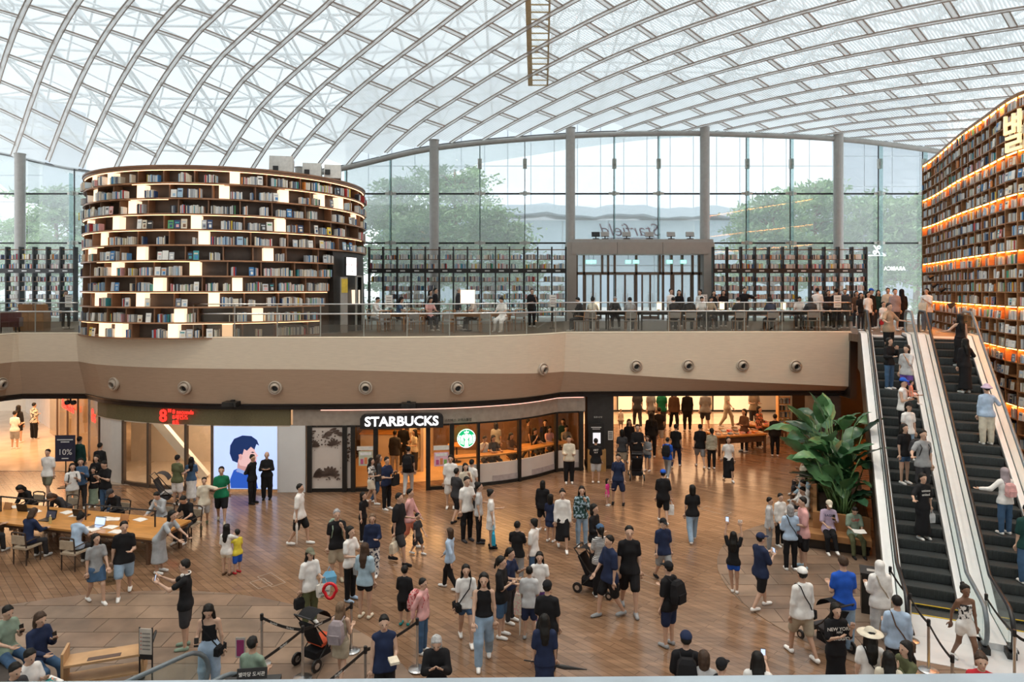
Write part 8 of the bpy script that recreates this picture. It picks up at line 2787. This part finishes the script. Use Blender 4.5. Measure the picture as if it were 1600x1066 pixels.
backpack(I['navycap'], CL('black'), 'black rucksack at the front rail')
backpack(I['bluepack'], CL('black'), 'black rucksack on the bright blue tee in the concourse')
backpack(I['escpack'], CL('char'), 'dark rucksack on the down escalator')
backpack(I['hij2'], CL('pink'), 'small pink rucksack below the mauve headscarf', .75)
handbag(I['paper'], 'R', mat('brown_kraft_paper', (.33, .22, .12), .8), 'brown paper carrier bag in the hand of the black polo', .30, .30, .14, .10, 'paper_bag', (('FIVE', .08), ('GUYS', .08)))
handbag(I['north'], 'L', mat('white_tote_canvas', (.72, .70, .66), .8), 'white lettered tote held beside the patterned cap', .30, .26, .08, .12, 'tote_bag', (('THE', .05), ('NORTH', .07), ('FACE', .07)))
handbag(I['north'], 'R', CL('black'), 'black leather bag of the woman in patterned cap', .28, .22, .12, .06)
bs_ = I['north']['hand']['L']
sh_ = empty('shopping_bag', (bs_.x + .1, bs_.y + .12, bs_.z - .22), .5, label='sky blue plastic shopping bag above the white tote', cat='bag')
MB().loft([[(-.13, -.05, 0), (.13, -.05, 0), (.13, .05, 0), (-.13, .05, 0)], [(-.15, -.06, .2), (.15, -.06, .2), (.15, .06, .2), (-.15, .06, .2)], [(-.08, -.01, .32), (.10, -.01, .30), (.10, .01, .30), (-.08, .01, .32)]]).build('bag_body', mat('sky_blue_plastic', (.16, .45, .70), .3), sh_)
MB().tube([(-.05, 0, .30), (0, 0, .42), (.06, 0, .30)], .008, 5).build('bag_handle', mat('sky_blue_plastic', (.16, .45, .70), .3), sh_)
handbag(I['bagw'], 'R', CL('grey'), 'soft grey shoulder bag on the white tee', .34, .26, .1, .1)
handbag(I['tote'], 'R', CL('cream'), 'cream canvas tote of the man in black tee', .36, .26, .12, .12)
handbag(I['navybag'], 'L', CL('black'), 'black shopper of the man at the shop door', .30, .34, .1, .1)
handbag(I['bluetote'], 'R', mat('bright_blue_canvas', (.02, .38, .60), .7), 'bright blue canvas tote on the white dress', .32, .32, .1, .2)
handbag(I['stripe'], 'L', cloth('cream/pink*'), 'pale patterned drawstring sack of the track top', .26, .44, .16, .14)
handbag(I['whitebag'], 'R', CL('white'), 'white paper bag of the man in blue cap', .22, .30, .1, .12)
handbag(I['casemans'], 'L', CL('cream'), 'cream tote of the man at the tall bookcase', .32, .3, .1, .14)
handbag(I['united'], 'L', CL('lgrey'), 'clear plastic bag of the woman lowest on the escalator', .18, .22, .08, .08)
handbag(I['armsup'], 'R', CL('white'), 'small white card held up by the woman with raised arms', .10, .07, .01, -.05, 'paper_card')
crossbody(I['cross'], 'R', CL('black'), 'black shoulder bag of the smiling girl')
crossbody(I['whitecap'], 'R', CL('black'), 'black shoulder bag on the white shirt and cap')
crossbody(I['shirtbag'], 'R', CL('brown'), 'brown shoulder bag on the pale blue shirt')
crossbody(I['hijab'], 'R', CL('khaki'), 'beige shoulder bag on the white tunic')
crossbody(I['stripeback'], 'R', CL('black'), 'thin black shoulder bag on the striped shirt')
crossbody(I['strapless'], 'L', CL('black'), 'black shoulder bag on the strapless top')
crossbody(I['straw'], 'R', CL('black'), 'black striped bag below the straw hat')
for k, sd, lab in (('selfie', 'L', 'phone raised by the man with headphones'), ('bend', 'L', 'phone held out by the bending woman'), ('armsup', 'L', 'phone held up by the woman in blue shorts'), ('capphoto', 'R', 'phone of the bearded man in navy'), ('railphone', 'R', 'phone lifted at the front rail'), ('pinkcap', 'L', 'black phone of the woman in pink tee'), ('man in sage ', 'L', 'purple phone in the corner seats'), ('strapless', 'R', 'phone in the hand of the strapless top'), ('polo', 'R', 'phone in the hand of the grey polo'), ('person with ', 'L', 'black phone of the person with brown curls')):
 phone(I[k], sd, lab)
# headphones
J, M = I['selfie']['J'], I['selfie']['M']
c = M @ Vector(J['neck'])
hpn = empty('headphones', c, math.radians(-75), label='white headphones around the neck of the man in black polo', cat='headphones')
MB().tube([(.10 * math.cos(a), .085 * math.sin(a) + .01, .01) for a in [PI * q / 10 for q in range(0, 11)]], .014, 6).build('headband', M_white, hpn)
for s in (-1, 1):
 MB().ball((s * .085, -.045, 0), .04, 10, sc=(.6, 1, 1)).build('ear_cup', M_white, hpn)
# umbrellas
for p, sd, lab, colr in ((I['umb'], 'R', 'closed white umbrella of the striding man', M_white), (I['plaid'], 'L', 'closed white umbrella of the boy in checked shirt', M_white), (I['longdark'], 'R', 'closed black umbrella held level by the woman in navy dress', M_black)):
 q = p['hand'][sd]
 o = empty('umbrella', q, math.radians(p['face']), label=lab, cat='umbrella', group='closed umbrellas')
 if colr is M_black:
  ax_ = [Vector((.55, .05, .10)), Vector((.1, 0, .0)), Vector((-.15, 0, -.05)), Vector((-.55, -.05, -.12))]
 else:
  ax_ = [Vector((0, 0, .10)), Vector((0, 0, -.02)), Vector((0, 0, -.12)), Vector((.02, 0, -min(.62, q.z - .03)))]
 MB().tube(ax_[1:], [.022, .04, .008], 8).build('folded_canopy', colr, o)
 MB().tube([ax_[0], ax_[1]], .012, 6).build('handle', M_black, o)
# book in hands
for k, lab in (('vestman', 'closed book under the arm of the waistcoat man'),):
 q = I[k]['hand']['L']
 o = empty('held_book', q + Vector((0, -.02, .02)), .4, label=lab, cat='book')
 MB().box(0, 0, -.02, .15, .21, .008).build('cover', M_cov['cream'], o)
 MB().box(0, 0, -.012, .145, .20, .024).build('pages', M_page, o)
 MB().box(0, 0, .012, .15, .21, .008).build('cover', M_cov['cream'], o)
for k, lab, sc_ in (('reader', 'open book on the knees of the boy on the bench', 1.0), ('man in white', 'colourful open magazine of the man with glasses', 1.3)):
 a, b = I[k]['hand']['L'], I[k]['hand']['R']
 f = math.radians(I[k]['face'])
 c = (a + b) / 2 + Vector((math.sin(f), -math.cos(f), 0)) * .04 + Vector((0, 0, .02))
 o = empty('open_book', c, f, label=lab, cat='book')
 for sx in (-1, 1):
  MB().hexa([(0, -.11 * sc_, .0), (sx * .16 * sc_, -.11 * sc_, .02), (sx * .16 * sc_, .11 * sc_, .05), (0, .11 * sc_, .03), (0, -.11 * sc_, .015), (sx * .16 * sc_, -.11 * sc_, .03), (sx * .16 * sc_, .11 * sc_, .06), (0, .11 * sc_, .045)]).build('page_block', M_white, o)
  if sc_ > 1:
   MB().box(sx * .1, 0, .06, .12, .14, .002).build('printed_picture', cloth('teal/coral*'), o)
# lettering on shirts
def shirt_text(o_info, lines, m, up_=.0, side=1, out=.108):
 J, M = o_info['J'], o_info['M']
 f = math.radians(o_info['face'])
 for k, (t, s_) in enumerate(lines):
  c = Vector(J['chest']) + Vector((0, -out * .66 * side, .03 + up_ - k * s_ / o_info['H'] * 1.15))
  o = text_mesh('shirt_lettering', t, s_ / o_info['H'], .0006, m, c, (PI / 2, 0, 0 if side > 0 else PI), o_info['o'], bold=.0006)
shirt_text(I['united'], (('unione', .085), ('united', .085)), M_white)
ny = [p for p in PEOPLE if 'victory sign' in p['o']['label']][0]
shirt_text(ny, (('NEW YORK', .085), ('NYU', .05), ('UNIVERSITY', .075)), M_white)
shirt_text(I['pinkcap'], (('EAGLE', .09),), CL('navy'), out=.112)
shirt_text(I['reader'], (('GAP', .11),), CL('red'), out=.112)
shirt_text(I['kioskman'], (('ART', .10), ('N 9', .08)), M_white, side=-1, out=.112)
# pale inlaid hatch frames in the wood floor
for px, py, w_, h_ in ((424, 906, .8, .35), (408, 912, .5, .35), (1118, 798, .9, .4), (1012, 905, .7, .3)):
 c = Gp(px, py)
 a = math.atan2(.714, -.70) + PI
 ca, sa = math.cos(a), math.sin(a)
 for (u, v, lu, lv) in ((0, h_ / 2, w_, .012), (0, -h_ / 2, w_, .012), (w_ / 2, 0, .012, h_), (-w_ / 2, 0, .012, h_)):
  MB().box(c.x + u * ca - v * sa, c.y + u * sa + v * ca, .0, lu, lv, .004, a).build('floor_hatch_edge', mat('brass_hatch_edge', (.40, .33, .27), .4), floor)
# spotlights added out of view to brighten the hall, like fixtures on the ribs
k = 0
for y in (11, 17, 23):
 for x in (-14, -5, 4, 12):
  z = roof_z(x, y) - .12
  o = empty('added_roof_spotlight', (x, y, z), 0, label='added black spotlight out of view under the roof ribs, %s of its rows' % ORD[k].replace('top', 'first'), cat='lamp', group='added spotlights under the roof')
  MB().box(0, 0, -.02, .06, .06, .14).build('bracket', M_black, o)
  MB().tube([(0, 0, 0), (0, 0, -.22)], [.07, .11], 12).build('lamp_head', M_black, o)
  MB().lathe([(.09, -.225), (.09, -.222)], 0, 0, 0, 12).build('lens', emit_mat('spot_lens', (1, .86, .66), 6), o)
  l = bpy.data.lights.new('added_roof_spot', 'SPOT')
  l.energy, l.color, l.spot_size, l.spot_blend, l.shadow_soft_size = 760, (1, .86, .68), math.radians(95), .8, .35
  lo_ = bpy.data.objects.new('added_roof_spot', l)
  lo_.location = (x, y, z - .26)
  COL.objects.link(lo_)
  k += 1
